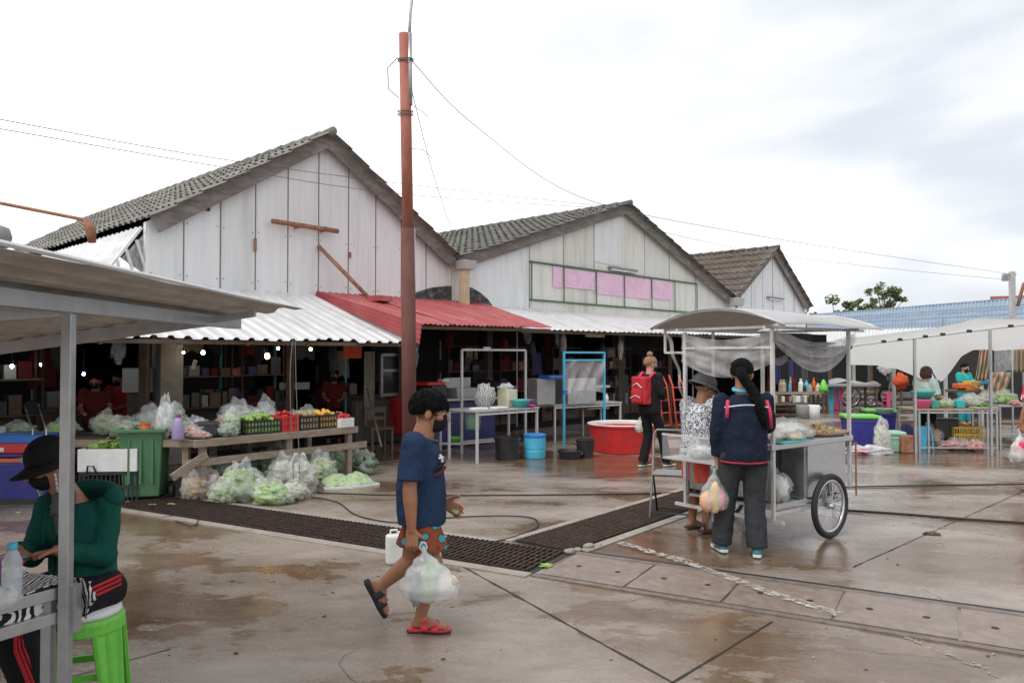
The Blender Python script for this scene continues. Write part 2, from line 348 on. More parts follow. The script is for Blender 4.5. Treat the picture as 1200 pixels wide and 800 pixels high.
def corr(a0, a1, b0, b1, ribs, amp, nv=10, kind='trap', sag=0., jag=0., seed=0):
    """corrugated sheet: a0-a1 upper edge, b0-b1 lower edge; ribs run from a to b"""
    a0, a1, b0, b1 = map(V, (a0, a1, b0, b1)); nrm = (a1-a0).cross(b0-a0).normalized()
    if nrm.z < 0: nrm = -nrm
    per = 8
    def f(u, v):
        ph = (u*ribs) % 1.0
        if kind == 'trap': h = 0 if ph < .5 else (min(1, (ph-.5)/.12) if ph < .75 else max(0, 1-(ph-.88)/.12) if ph > .88 else 1)
        else: h = .5+.5*math.sin(2*math.pi*u*ribs)
        p = (a0.lerp(a1, u)).lerp(b0.lerp(b1, u), v)
        if jag and v > .99: p = p + (b0-a0).normalized()*jag*mn.noise(V((int(u*ribs/3)*1.7, seed, 0)))
        return p + nrm*(h*amp + .012*mn.noise(V((u*ribs*.35, v*4, seed)))) - V((0, 0, sag*4*v*(1-v)))
    return MB().grid(f, ribs*per, nv)
def leafy(mb, c, r, n, size, seed=0, fn=None):
    rnd = random.Random(seed)
    for i in range(n):
        d = V((rnd.gauss(0, 1), rnd.gauss(0, 1), rnd.gauss(0, 1))).normalized()*(rnd.random()**.4)
        p = V(c)+V((d.x*r[0], d.y*r[1], d.z*r[2]))
        q = Matrix.Rotation(rnd.random()*6.3, 4, 'Z') @ Matrix.Rotation(rnd.random()*3.1, 4, 'X')
        s = size*(.6+rnd.random()*.8)
        L4 = [(-s*.5, 0, 0), (0, -s*.35, s*.12), (s*.5, 0, .0), (0, s*.35, s*.12)]
        mb.add([p+(q @ V(x)) for x in L4], [(0, 1, 2, 3)])
    return mb
# ================================================================== THE GROUND
def ground_mat():
    m = bpy.data.materials.new('wet_concrete'); m.use_nodes = True; t = m.node_tree; b = t.nodes['Principled BSDF']; l = t.links.new
    def N(k, **kw):
        n = t.nodes.new(k)
        for a, v in kw.items():
            if a in n.inputs: n.inputs[a].default_value = v
            else: setattr(n, a, v)
        return n
    co = N('ShaderNodeTexCoord'); mpp = N('ShaderNodeMapping'); l(co.outputs['Object'], mpp.inputs[0]); mpp.inputs['Rotation'].default_value = (0, 0, R(30))
    mpp.inputs['Scale'].default_value = (.75, 1.25, 1)
    big = N('ShaderNodeTexNoise', Scale=.42, Detail=7, Roughness=.62); l(mpp.outputs[0], big.inputs['Vector'])
    fine = N('ShaderNodeTexNoise', Scale=38, Detail=6, Roughness=.7); l(co.outputs['Object'], fine.inputs['Vector'])
    mid = N('ShaderNodeTexNoise', Scale=2.3, Detail=9, Roughness=.7, Distortion=.6); l(mpp.outputs[0], mid.inputs['Vector'])
    spots = N('ShaderNodeTexNoise', Scale=9, Detail=4, Roughness=.5); l(co.outputs['Object'], spots.inputs['Vector'])
    # concrete colour: grey-tan with browner dirty areas
    c1 = N('ShaderNodeValToRGB'); c1.color_ramp.elements[0].position = .36; c1.color_ramp.elements[0].color = (.225, .178, .147, 1); c1.color_ramp.elements[1].position = .66; c1.color_ramp.elements[1].color = (.40, .352, .31, 1)
    l(mid.outputs[0], c1.inputs[0])
    c2 = N('ShaderNodeMixRGB', blend_type='OVERLAY'); c2.inputs[0].default_value = .35; l(c1.outputs[0], c2.inputs[1]); l(fine.outputs[0], c2.inputs[2])
    # damp / puddle mask
    pm = N('ShaderNodeMath', operation='MULTIPLY_ADD'); pm.inputs[1].default_value = .35; l(mid.outputs[0], pm.inputs[0]); l(big.outputs[0], pm.inputs[2])
    pud = N('ShaderNodeMapRange'); pud.inputs['From Min'].default_value = .668; pud.inputs['From Max'].default_value = .682; l(pm.outputs[0], pud.inputs[0])
    damp = N('ShaderNodeMapRange'); damp.inputs['From Min'].default_value = .56; damp.inputs['From Max'].default_value = .69; l(pm.outputs[0], damp.inputs[0])
    dk = N('ShaderNodeMixRGB', blend_type='MULTIPLY'); l(damp.outputs[0], dk.inputs[0]); l(c2.outputs[0], dk.inputs[1]); dk.inputs[2].default_value = (.66, .60, .53, 1)
    dk2 = N('ShaderNodeMixRGB', blend_type='MULTIPLY'); l(pud.outputs[0], dk2.inputs[0]); l(dk.outputs[0], dk2.inputs[1]); dk2.inputs[2].default_value = (.72, .62, .52, 1)
    sp = N('ShaderNodeMapRange'); sp.inputs['From Min'].default_value = .70; sp.inputs['From Max'].default_value = .74; sp.inputs['To Max'].default_value = .55; l(spots.outputs[0], sp.inputs[0])
    dk3 = N('ShaderNodeMixRGB', blend_type='MULTIPLY'); l(sp.outputs[0], dk3.inputs[0]); l(dk2.outputs[0], dk3.inputs[1]); dk3.inputs[2].default_value = (.35, .30, .26, 1)
    agg = N('ShaderNodeTexVoronoi', Scale=140); l(co.outputs['Object'], agg.inputs['Vector']); am = N('ShaderNodeMapRange'); am.inputs['From Min'].default_value = .0; am.inputs['From Max'].default_value = .5; am.inputs['To Min'].default_value = .72; am.inputs['To Max'].default_value = 1.08; l(agg.outputs['Distance'], am.inputs[0])
    dk4 = N('ShaderNodeMixRGB', blend_type='MULTIPLY'); dk4.inputs[0].default_value = .8; l(dk3.outputs[0], dk4.inputs[1]); l(am.outputs[0], dk4.inputs[2]); l(dk4.outputs[0], b.inputs['Base Color'])
    r1 = N('ShaderNodeMapRange'); r1.inputs['To Min'].default_value = .26; r1.inputs['To Max'].default_value = .06; l(damp.outputs[0], r1.inputs[0])
    rf = N('ShaderNodeMath', operation='MULTIPLY_ADD'); rf.inputs[1].default_value = .25; l(fine.outputs[0], rf.inputs[0]); l(r1.outputs[0], rf.inputs[2])
    r2 = N('ShaderNodeMix'); r2.data_type = 'FLOAT'; l(pud.outputs[0], r2.inputs[0]); l(rf.outputs[0], r2.inputs[2]); r2.inputs[3].default_value = .035
    l(r2.outputs[0], b.inputs['Roughness'])
    bs = N('ShaderNodeMath', operation='SUBTRACT'); bs.inputs[0].default_value = 1.0; l(pud.outputs[0], bs.inputs[1])
    bh = N('ShaderNodeMath', operation='MULTIPLY'); l(bs.outputs[0], bh.inputs[0]); bh.inputs[1].default_value = .35
    b1 = N('ShaderNodeBump'); b1.inputs['Distance'].default_value = .006; l(bh.outputs[0], b1.inputs['Strength']); l(fine.outputs[0], b1.inputs['Height'])
    b2 = N('ShaderNodeBump', Strength=.12); b2.inputs['Distance'].default_value = .05; l(mid.outputs[0], b2.inputs['Height']); l(b1.outputs[0], b2.inputs['Normal'])
    b3 = N('ShaderNodeMix'); 
    l(b2.outputs[0], b.inputs['Normal'])
    b.inputs['Specular IOR Level'].default_value = .5
    return m
M['ground'] = ground_mat()
struct(MB().poly([(-300, -60, 0), (300, -60, 0), (300, 500, 0), (-300, 500, 0)]).build('ground', 'ground'))
defm('paint', (.52, .49, .42), .6, var=.1, scale=20, dirt=(.24, .20, .16), dirtamt=.95, dscale=7)
defm('paint_faint', (.34, .31, .27), .5, var=.1, scale=20, dirt=(.22, .19, .15), dirtamt=.9, dscale=6)
defm('edge_steel', (.20, .17, .15), .5, metal=.3, var=.3, scale=14, dirt=(.26, .15, .10), dirtamt=.6, dscale=5)
defm('kerb_conc', (.33, .29, .25), .6, var=.15, scale=12, dirt=(.18, .15, .12), dirtamt=.6, dscale=4, bump=.3)
defm('lid_conc', (.25, .19, .155), .36, var=.2, scale=10, dirt=(.12, .10, .08), dirtamt=.6, dscale=4, bump=.3)
def strip(pts, wd, z, jag=0.):
    """ragged painted or tarry line on the ground"""
    mb = MB(); P = [V((p[0], p[1], z)) for p in pts]
    n = 0; L_ = []; Rr = []
    for i in range(len(P)-1):
        k = max(2, int((P[i+1]-P[i]).length/.06))
        for j in range(k+(i == len(P)-2)):
            p = P[i].lerp(P[i+1], j/k); d = (P[i+1]-P[i]).normalized(); s = V((-d.y, d.x, 0))
            w_ = wd/2*(1+jag*mn.noise(p*7)); o = s*(jag*.3*wd*mn.noise(p*3+V((9, 0, 0))))
            L_.append(p+s*w_+o); Rr.append(p-s*w_*(1+jag*mn.noise(p*11))+o)
    k = len(L_); mb.add(L_+Rr, [(i, i+1, k+i+1, k+i) for i in range(k-1)])
    return mb
struct(strip([G(725, 637), G(805, 660), G(905, 697), G(985, 722)], .10, .0165, .5).build('painted_line', 'paint'))
struct(strip([G(1050, 742), G(1110, 765), G(1175, 793)], .05, .004, 1.2).build('painted_line', 'paint_faint'))
struct(strip([G(985, 598), G(1090, 616), G(1330, 650)], .07, .004, 1.).build('painted_line', 'paint_faint'))
struct(strip([G(1000, 540), G(1200, 543)], .06, .004, 1.).build('painted_line', 'paint_faint'))
for a, b_, wd in (((545, 665), (800, 806), .016), ((905, 728), (788, 800), .014), ((1000, 664), (1200, 575), .01), ((0, 690), (-300, 640), .012), ((690, 560), (905, 540), .012), ((200, 760), (-50, 830), .01), ((620, 545), (400, 557), .012)):
    struct(strip([G(*a), G(*b_)], wd, .003, .9).build('joint_line', 'pit'))
for k_ in ('paint', 'paint_faint'):      # worn paint: flaked through to the concrete
    t_ = M[k_].node_tree; nz_ = t_.nodes.new('ShaderNodeTexNoise'); nz_.inputs['Scale'].default_value = 16; nz_.inputs['Detail'].default_value = 8; nz_.inputs['Roughness'].default_value = .75
    m_ = t_.nodes.new('ShaderNodeMapRange'); m_.inputs['From Min'].default_value = .45 if k_ == 'paint' else .50; m_.inputs['From Max'].default_value = .56; m_.inputs['To Max'].default_value = .9
    c_ = t_.nodes.new('ShaderNodeTexCoord'); t_.links.new(c_.outputs['Object'], nz_.inputs['Vector']); t_.links.new(nz_.outputs[0], m_.inputs[0]); t_.links.new(m_.outputs[0], t_.nodes['Principled BSDF'].inputs['Alpha'])
# the channel: direction of its run, and square to it
CU = V((math.cos(R(-29.8)), math.sin(R(-29.8)), 0)); CN = V((-CU.y, CU.x, 0))
C0 = V((-.04, 6.274, 0))        # middle of the channel, where the grating ends
def CH(a, b_, z=0): return C0 + CU*a + CN*b_ + V((0, 0, z))
def band(f, a0, a1, b0, b1, z0, z1):
    p = [f(a0, b0), f(a1, b0), f(a1, b1), f(a0, b1)]
    return MB().poly([V((q.x, q.y, z0)) for q in p], (0, 0, z1-z0))
DU = V((math.cos(R(51)), math.sin(R(51)), 0)); DN = V((-DU.y, DU.x, 0)); D0 = V((.235, 6.56, 0))
def DH(a, b_, z=0): return D0 + DU*a + DN*b_ + V((0, 0, z))
def grate_panel(f, a0, a1, half, nm='drain_grate'):
    mb = MB()
    for k in range(int((a1-a0)/.052)+1):
        a = a0+.012+k*.052
        if a > a1-.01: break
        wob = .004*math.sin(k*2.3)
        mb.bar(f(a+wob, -half, .016), f(a-wob, half, .016), .015, .016)
    for k in range(7):
        b_ = -half+.008+k*(2*half-.016)/6; mb.bar(f(a0+.004, b_, .013), f(a1-.004, b_, .013), .012, .012)
    return mb.build(nm, 'rust_iron')
struct(band(CH, -6.2, .42, -.34, .34, .001, .004).build('drain_shade_sheet', 'pit'))  # flat near-black sheet paints the shade down in the drain below the bars
struct(band(DH, .02, 4.3, -.30, .30, .001, .004).build('drain_shade_sheet', 'pit'))  # same painted darkness under the right-hand gratings
ORD = ['first', 'second', 'third', 'fourth', 'fifth', 'sixth', 'seventh', 'eighth', 'ninth', 'tenth', 'eleventh', 'twelfth']
for i in range(7):
    tag(grate_panel(CH, -6.16+i*.935, -5.24+i*.935, .325), 'rusty iron grating panel, %s along the channel from the corner towards the vegetable bags' % ORD[6-i], 'drain grate', 'grating panels of the left channel')
for i in range(5):
    tag(grate_panel(DH, .04+i*.86, .88+i*.86, .285), 'rusty iron grating panel, %s from the corner towards the folding chair' % ORD[i], 'drain grate', 'grating panels of the right channel')
for f, a0, a1, b0, b1 in ((CH, -6.3, .42, -.46, -.35), (CH, -6.3, -.32, .35, .43), (DH, .12, 4.4, -.41, -.31), (DH, .0, 4.4, .31, .39)):
    struct(band(f, a0, a1, b0, b1, 0, .012).build('kerb_strip', 'kerb_conc'))
for b0, b1 in ((-.41, -.35), (.33, .40)):
    struct(band(CH, .44, 8, b0, b1, 0, .010).build('channel_edge', 'edge_steel'))
struct(band(CH, .44, 8, .400, .46, 0, .005).build('channel_gap', 'pit')); struct(band(CH, .44, 8, -.345, -.325, 0, .004).build('channel_gap', 'pit'))
for i in range(12):
    a0 = .46+i*.68; mb = MB()
    p = [CH(a0+.008, -.32), CH(a0+.668, -.32), CH(a0+.668, .325), CH(a0+.008, .325)]
    mb.poly([q+V((0, 0, .001)) for q in p], (0, 0, .007+.003*(i % 2)))
    o = mb.build('drain_cover', 'lid_conc'); tag(o, 'worn concrete channel slab with two lifting holes, %s to the right of the grating corner' % ORD[i], 'drain cover', 'concrete covers along the channel')
    for k in (.18, .50): MB().lathe([(.022, 0), (.022, .0015)], CH(a0+k, 0, .0085+.003*(i % 2)), 12).build('lifting_hole', 'pit', o, world=True)
# stones by the grating corner
for i, (x, y, r) in enumerate(((668, 648, .05), (677, 646, .04), (690, 642, .05), (701, 640, .035), (520, 632, .04))):
    g = G(x, y); tag(MB().blob((g.x, g.y, r*.35), (r, r*.8, r*.5), .2, 2, 10, i).build('stone', 'concrete', smooth=True), ('pale stone nearest the grating corner', 'pale stone second from the grating corner', 'largest pale stone of the row beside the grating corner', 'pale stone farthest right of the row by the grating', 'lone pale stone on the channel edge behind the boy')[i], 'stone', 'stones at the grating corner')
# cables lying on the ground
def cable(nm, pts, r, label, m='cable', cat='cable'):
    P = [V(p) for p in pts]; out = []
    for i in range(len(P)-1):
        for j in range(8):
            t = j/8; a, b_, c, d = P[max(0, i-1)], P[i], P[i+1], P[min(len(P)-1, i+2)]
            out.append(.5*((2*b_)+(c-a)*t+(2*a-5*b_+4*c-d)*t*t+(3*b_-a-3*c+d)*t**3))
    out.append(P[-1]); return tag(MB().tube(out, r, 6).build(nm, m, smooth=True), label, cat)
gz = lambda *q: [G(x, y, .012) for x, y in q]
cable('power_cable', gz((372, 577), (470, 580), (560, 580), (690, 579), (800, 577), (1000, 570), (1260, 566)), .009, 'long straight black cable crossing the wet yard behind the boy')
cable('power_cable', gz((365, 582), (395, 588), (420, 604), (470, 612), (530, 606), (590, 604), (625, 607), (628, 618), (590, 632), (540, 640)), .007, 'looping thin black cable that curls back to the grating')
cable('power_cable', gz((985, 597), (1060, 602), (1150, 609), (1300, 618)), .012, 'thick black cable on the ground right of the cart wheel')
cable('power_cable', gz((205, 610), (225, 616), (232, 608), (215, 603), (190, 606)), .006, 'short black cable end curled on the ground beside the green bin')
# scraps
for i, (x, y, m, r, lb) in enumerate(((201, 592, 'lettuce', .055, 'bright green lettuce leaf dropped in front of the bin wheel'), (178, 593, 'leaf_pale', .045, 'pale leaf scrap dropped left of the bright lettuce leaf'),
        (150, 590, 'leaf_pale', .03, 'small cabbage scrap below the black crate'), (22, 602, 'cabbage', .03, 'small pale scrap below the blue ice box'),
        (640, 664, 'lettuce', .06, 'flat bright green leaf at the corner of the grating'), (1092, 626, 'dark_wood', .06, 'brown wet scrap lying on the empty yard at right'))):
    g = G(x, y); tag(MB().blob((g.x, g.y, .012), (r, r*.8, .014), .5, 3, 12, i).build('leaf_scrap', m, smooth=True), lb, 'scrap')
for i in range(60):
    g = G(random.uniform(150, 1180), random.uniform(600, 795)); r = random.uniform(.004, .014)
    o = MB().blob((g.x, g.y, r*.3), (r, r*.7, r*.4), .4, 3, 7, i).build('litter_bit', 'dark_wood' if i % 3 else 'kerb_conc'); tag(o, 'tiny brown bit of litter on the wet concrete of the yard', 'litter', 'bits of litter on the yard')
# hairline cracks and chips in the concrete
rc_ = random.Random(5)
for i, (x, y) in enumerate(((420, 760), (950, 760), (1080, 690), (330, 690), (700, 720), (1050, 590), (250, 640))):
    p_ = G(x, y); q_ = [p_]; a_ = rc_.random()*6.28
    for k in range(9): a_ += rc_.uniform(-.6, .6); q_.append(q_[-1]+V((math.cos(a_), math.sin(a_), 0))*rc_.uniform(.05, .14))
    struct(strip(q_, .0022, .0035, 1.).build('crack_line', 'pit'))
# ================================================================== THE SHEDS
FO = V((-2.46, 14.3, 0)); FTH = math.atan2(.727, .687); FU = V((math.cos(FTH), math.sin(FTH), 0)); FV = V((-FU.y, FU.x, 0))
def FW(t, y, z=0): return FO+FU*t+FV*y+V((0, 0, z))
def FP(px, py, y=0):
    """pixel -> (t, z) on the plane lying y behind the facade"""
    r = ray(px, py); o = FO+FV*y; n = FV; k = (o.x*n.x+o.y*n.y)/(r.x*n.x+r.y*n.y)
    p = V((r.x*k, r.y*k, 0))-o
    return p.dot(FU), CAMH+r.z*k
def roof_slope(a, b_, y0, y1, za, zb, m, parent, tilepitch=.22, course=.42, x0=0, amp=.028):
    """tiled slope from ridge a to eave b_: waves run down the slope, courses step along it"""
    Ls = math.hypot(b_-a, zb-za); nc = max(3, int(Ls/course)); nx = math.copysign(1, b_-a)
    nrm = V((-(zb-za)/Ls*nx, 0, abs(b_-a)/Ls)); nw = int((y1-y0)/tilepitch)
    mb = MB(); per = 6; rows = []
    for c in range(nc):
        rows += [(c/nc, 0.0), ((c+1)/nc+.012, .030)]
    vs = []; nu = nw*per
    for k, (s, h) in enumerate(rows):
        for i in range(nu+1):
            y = y0+(y1-y0)*i/nu; hh = h+amp*math.sin(2*math.pi*i/per)+.02*mn.noise(V((y*.7, s*5, x0)))+.008*mn.noise(V((int(i/per)*3.1, k*2.7, 0)))
            p = V((a+(b_-a)*s, y, za+(zb-za)*s))+nrm*hh
            vs.append(p)
    fs = [(j*(nu+1)+i, j*(nu+1)+i+1, (j+1)*(nu+1)+i+1, (j+1)*(nu+1)+i) for j in range(len(rows)-1) for i in range(nu)]
    mb.add([V((p.x-x0, p.y, p.z)) for p in vs], fs)
    return mb.build('roof_slope', m, parent, smooth=False)
def shed(label, tl, ta, tr, zl, za, zr, zb, wall, tile, joints, fw=.28, y1=13, amp=.026):
    s = thing('market_shed', label, 'market shed', FW(ta, 0), FTH, 'gabled market sheds')
    def zr_at(t): return za+(zl-za)*(ta-t)/(ta-tl) if t < ta else za+(zr-za)*(t-ta)/(tr-ta)
    MB().poly([(tl-ta, 0, zb), (tr-ta, 0, zb), (tr-ta, 0, zr-.05), (0, 0, za-.05), (tl-ta, 0, zl-.05)], (0, .09, 0)).build('gable_wall', wall, s)
    for px, p0, p1 in joints:
        t, _ = FP(px, 300); jz = zr_at(t)-.12
        b0 = FP(px, p1)[1] if p1 else zb; t0 = FP(px, p0)[1] if p0 else jz
        MB().span(t-ta-.007, t-ta+.007, -.012, .004, b0, min(t0, jz)).build('batten', 'joint', s)
    xs = [tl+.02]+[FP(j[0], 300)[0] for j in joints]+[tr-.02]
    fam = [wall, wall+'2', wall+'3'] if wall+'2' in M else [wall]; rp_ = random.Random(int(ta*10)+5)
    for i in range(len(xs)-1):
        a, b_ = xs[i]+.012, xs[i+1]-.012; dy = rp_.uniform(-.006, 0)
        pts = [(a, zb+.01), (b_, zb+.01), (b_, zr_at(b_)-.14)]+([(ta, za-.16)] if a < ta < b_ else [])+[(a, zr_at(a)-.14)]
        MB().poly([(x-ta, -.003+dy+rp_.uniform(-.001, .001), z) for x, z in pts], (0, .006-dy, 0)).build('wall_panel', rp_.choice(fam), s)
        for z in [zb+.25+k*.8 for k in range(2)]:
            if z < min(zr_at(a), zr_at(b_))-.3: MB().box((a+.04-ta, -.012, z), (.015, .008, .015)).build('nail', 'rust', s); MB().box((b_-.04-ta, -.012, z+rp_.uniform(-.03, .03)), (.015, .008, .015)).build('nail', 'rust', s)
    for sg, tt, zz in ((-1, tl, zl), (1, tr, zr)):
        mb = MB(); d = V((tt-ta, 0, zz-za)).normalized(); up = V((-d.z*math.copysign(1, d.x), 0, abs(d.x)))
        p0 = V((0, -.16, za)); p1 = V((tt-ta, -.16, zz))
        mb.poly([p0-V((0, 0, fw)), p1-up*fw*.9, p1, p0], (0, .03, 0))
        mb.build('fascia_board', 'fascia', s, bevel=.006)
        roof_slope(ta, tt, -.30, y1, za-.015, zz+.0, tile, s, x0=ta, amp=amp)
    mb = MB()
    for k in range(int((y1+.3)/.42)):
        y = -.32+k*.42; mb.tube([(0, y, za-.005), (0, y+.44, za-.015)], .075, 8, r1=.06)
    mb.build('ridge_caps', tile, s, smooth=True)
    # soffit so the roof is closed from below
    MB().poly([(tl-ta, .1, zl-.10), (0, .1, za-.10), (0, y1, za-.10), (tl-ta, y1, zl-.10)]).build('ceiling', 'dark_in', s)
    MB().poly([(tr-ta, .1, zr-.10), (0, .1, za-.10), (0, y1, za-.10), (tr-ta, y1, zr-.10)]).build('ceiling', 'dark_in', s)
    return s
tA, zA = FP(379, 157); tAl, zAl = FP(171, 256); tAr, zAr = FP(529, 303)
tB, zB = FP(728, 239); tBr, zBr = FP(853, 349); tC, zC = FP(903, 290); tCr, zCr = FP(944, 360)
print('SHEDS', tAl, zAl, tA, zA, tAr, zAr, tB, zB, tBr, zBr, tC, zC, tCr, zCr)
sh1 = shed('nearest market shed with tall white panelled gable above the striped white awning', tAl, tA, tAr, zAl, zA, zAr, 2.60, 'white_panel', 'tile_pale',
           [(215, 0, 0), (258, 0, 0), (299, 0, 0), (337, 0, 0), (373, 0, 0), (408, 0, 0), (440, 0, 0), (470, 0, 0), (499, 0, 0)])
sh2 = shed('middle market shed with cream gable and green framed band of pink posters', tAr+.02, tB, tBr, zAr+.02, zB, zBr, 2.55, 'cream_panel', 'tile',
           [(578, 0, 0), (620, 0, 0), (660, 262, 310), (696, 255, 316), (727, 0, 320), (755, 0, 326), (784, 0, 330), (815, 0, 0)])
sh3 = shed('farthest small market shed with white gable and steep brown tiled roof', tBr+.02, tC, tCr, zBr+.02, zC, zCr, 2.3, 'white_panel', 'tile_brown',
           [(868, 0, 0), (880, 0, 0), (893, 0, 0), (905, 0, 0), (918, 0, 0), (930, 0, 0)])
# white cladding patch on shed 2 (left part is whiter)
def fquad(name, m, s, t0, pts, y=-.004, th=.01):
    q = [FP(px, py) for px, py in pts]
    return MB().poly([(t-t0, y, z) for t, z in q], (0, th, 0)).build(name, m, s)
fquad('white_cladding', 'white_panel', sh2, tB, [(533, 362), (533, 318), (578, 300), (619, 289), (619, 362)], -.018, .008)
fquad('white_cladding', 'white_panel', sh2, tB, [(696, 306), (696, 262), (727, 254), (727, 313)], -.018, .008)
# window band of shed 2
Wp = [(621, 305), (815, 334), (815, 372), (622, 361)]
t0, z0 = FP(621, 305); t1, z1 = FP(815, 334)
zt = (z0+z1)/2; zbm = zt-.86
mb = MB()
for z in (zt, zbm): mb.span(t0-tB-.03, t1-tB+.03, -.05, .0, z-.02, z+.02)
mb.build('window_frame', 'green_frame', sh2)
tb = [FP(x, 330)[0] for x in (621, 659, 697, 730, 762, 789, 815)]
for t in tb: MB().span(t-tB-.018, t-tB+.018, -.06, -.051, zbm, zt).build('mullion', 'green_frame', sh2)
for i, (a, b_, u0, u1) in enumerate(((0, 1, .68, .97), (1, 2, .03, .97), (2, 3, .03, .97), (3, 4, .03, .97), (4, 5, .03, .85))):
    MB().span(tb[a]+(tb[b_]-tb[a])*u0-tB, tb[a]+(tb[b_]-tb[a])*u1-tB, -.032, -.018, zbm+(.34, .36, .28, .27, .30)[i], zt-.035-.02*(i % 2)).build('poster', 'pink_poster', sh2)
def lampbar(px0, py0, px1, py1, label):
    a = FP(px0, py0); b_ = FP(px1, py1); r = thing('strip_light', label, 'lamp', FW((a[0]+b_[0])/2, -.06, a[1]-.06), FTH)
    h = (b_[0]-a[0])/2
    MB().span(-h, h, -.05, .05, .03, .08).build('housing', 'pl_grey', r); MB().tube([(-h*.95, -.03, 0), (h*.95, -.03, 0)], .02, 10).build('tube', 'tube_white', r, smooth=True)
lampbar(712, 313, 744, 318, 'white fluorescent strip light above the poster band'); lampbar(898, 348, 916, 350, 'small strip light on the farthest white gable')
# column, gutter box and soot in the valley between sheds 1 and 2
tv = FP(533, 330)[0]
tag(MB().span(-.075, .075, -.08, .08, 2.66, 3.45).build('pillar', 'cream_col'), 'cream concrete pillar in the valley between the first two sheds', 'pillar').location = FW(tv, -.28, 2.66)
for o in [bpy.data.objects['pillar']]: o.rotation_euler = (0, 0, FTH)
g = thing('gutter_box', 'grey metal rain gutter box at the valley of the first two roofs', 'gutter', FW(tv+.03, -.30, zAr-.28), FTH)
MB().box((0, 0, .13), (.36, .30, .18), taper=.8).build('box', 'dull_steel', g, bevel=.01); MB().tube([(0, 0, 0), (0, .02, -.25)], .05, 10).build('spout', 'dull_steel', g, smooth=True)
g = thing('gutter_box', 'small rain gutter box at the valley before the farthest shed', 'gutter', FW(tBr, -.30, zBr-.25), FTH)
MB().box((0, 0, .11), (.45, .34, .25), taper=.85).build('box', 'dull_steel', g, bevel=.01); MB().tube([(0, 0, 0), (0, .02, -.25)], .05, 10).build('spout', 'dull_steel', g, smooth=True)
for s_, t_, a in ((sh1, tA, [(470, 358), (476, 350), (488, 342), (505, 337), (523, 335), (528, 335), (528, 358)]), (sh2, tB, [(538, 358), (538, 334), (552, 337), (562, 343), (571, 351), (576, 358)])):
    fquad('soot_stain', 'soot', s_, t_, a, -.030, .006)
# dark holes and rusty bits on gable 1
def fbox(name, m, s, t0, px, py, wd, h, y=-.03, d=.03, rot=0):
    t, z = FP(px, py); MB().box((t-t0, y, z), (wd, d, h), ry=rot).build(name, m, s)
fbox('vent_hole', 'pit', sh1, tA, 243, 243, .05, .12); fbox('rusty_stub', 'rust', sh1, tA, 298, 287, .04, .2)
fbox('rusty_stub', 'rust', sh1, tA, 409, 299, .04, .10)
# rusty pipe along and sloping down from gable 1
a = FP(319, 259, -.15); b_ = FP(396, 271, -.15)
p = thing('rusty_pipe', 'thick rusty pipe fixed level across the first white gable', 'pipe', FW((a[0]+b_[0])/2, -.15, (a[1]+b_[1])/2), FTH)
h = (b_[0]-a[0])/2; dz = (b_[1]-a[1])/2
MB().tube([(-h, 0, -dz), (h, 0, dz)], .042, 10).build('pipe', 'rust', p, smooth=True)
MB().box((-h*.2, .07, 0), (.05, .16, .08)).build('bracket', 'rust', p); MB().box((h*.6, .07, 0), (.05, .16, .08)).build('bracket', 'rust', p)
a = FW(FP(373, 288, -.05)[0], -.05, FP(373, 288, -.05)[1]); t_, z_ = FP(440, 357, -.75); b_ = FW(t_, -.75, z_)
p = thing('rusty_pipe', 'rusty pipe slanting down from the first gable to the red roof', 'pipe', a)
MB().tube([a, b_], .036, 10).build('pipe', 'rust', p, smooth=True, world=True); MB().tube([b_, b_-V((0, 0, .22))], .055, 10).build('foot', 'rust', p, smooth=True, world=True)
# ---------------------------------------------------------------- awnings
t_r = FP(364, 346)[0]
def awn(label, cat, loc_t, mb_, m, zf, trims=()):
    r = thing('awning', label, cat, FW(loc_t, -1, 0), FTH)
    return r
r = thing('awning', 'white ribbed sheet awning along the first shed over the vegetable table', 'awning', FW(-4, -1.2, 0), FTH)
corr(FW(-10, 0, 2.66), FW(-1.25, 0, 2.68), FW(-10, -2.5, 1.83), FW(-1.25, -2.5, 1.83), 44, .03, 8, jag=.12, seed=2).build('roof_sheet', 'zinc_white', r, world=True)
mb = MB(); mb.bar(FW(-10, -2.42, 1.80), FW(-1.3, -2.42, 1.80), .05); mb.bar(FW(-10, -1.2, 2.19), FW(-1.3, -1.2, 2.19), .05)
mb.build('purlins', 'dark_wood', r, world=True)
mb = MB()
for k in range(11): mb.bar(FW(-10+k*.87, -2.46, 1.78), FW(-10+k*.87, 0, 2.6), .04)
mb.build('rafters', 'dark_wood', r, world=True)
# red canopy
def fr(px, py, y): t, z = FP(px, py, y); return t, z
r = thing('awning', 'red ribbed sheet canopy between the two white awnings', 'awning', FW(.6, -1.4, 0), FTH)
A0 = FW(-1.33, 0, 2.74); A1 = FW(2.62, 0, 2.76); B0 = FW(-1.33, -2.79, 2.10); B1 = FW(1.66, -2.79, 2.13)
corr(A0, A1, B0, B1, 30, .018, 6, seed=5).build('roof_sheet', 'red_sheet', r, world=True)
mb = MB()
for k in range(4):
    y0, dz = -.02*k, -.075*k
    a = FW(-1.35-.012*k, -.0, 2.76+dz*.35); b_ = FW(-1.35-.012*k, -2.81, 2.11+dz); c = b_-V((0, 0, .075)); d = a-V((0, 0, .03))
    mb.poly([a, b_, c, d], FU*.008)
    mb.bar(a, b_, .02)
mb.build('side_flashing', 'red_sheet', r, world=True)
mb = MB(); mb.bar(FW(-1.3, -2.7, 2.06), FW(1.7, -2.7, 2.09), .05); mb.bar(FW(-1.3, -1.3, 2.38), FW(2.1, -1.3, 2.40), .05); mb.build('purlins', 'dark_wood', r, world=True)
t_, z_ = FP(441, 362, -1.2)
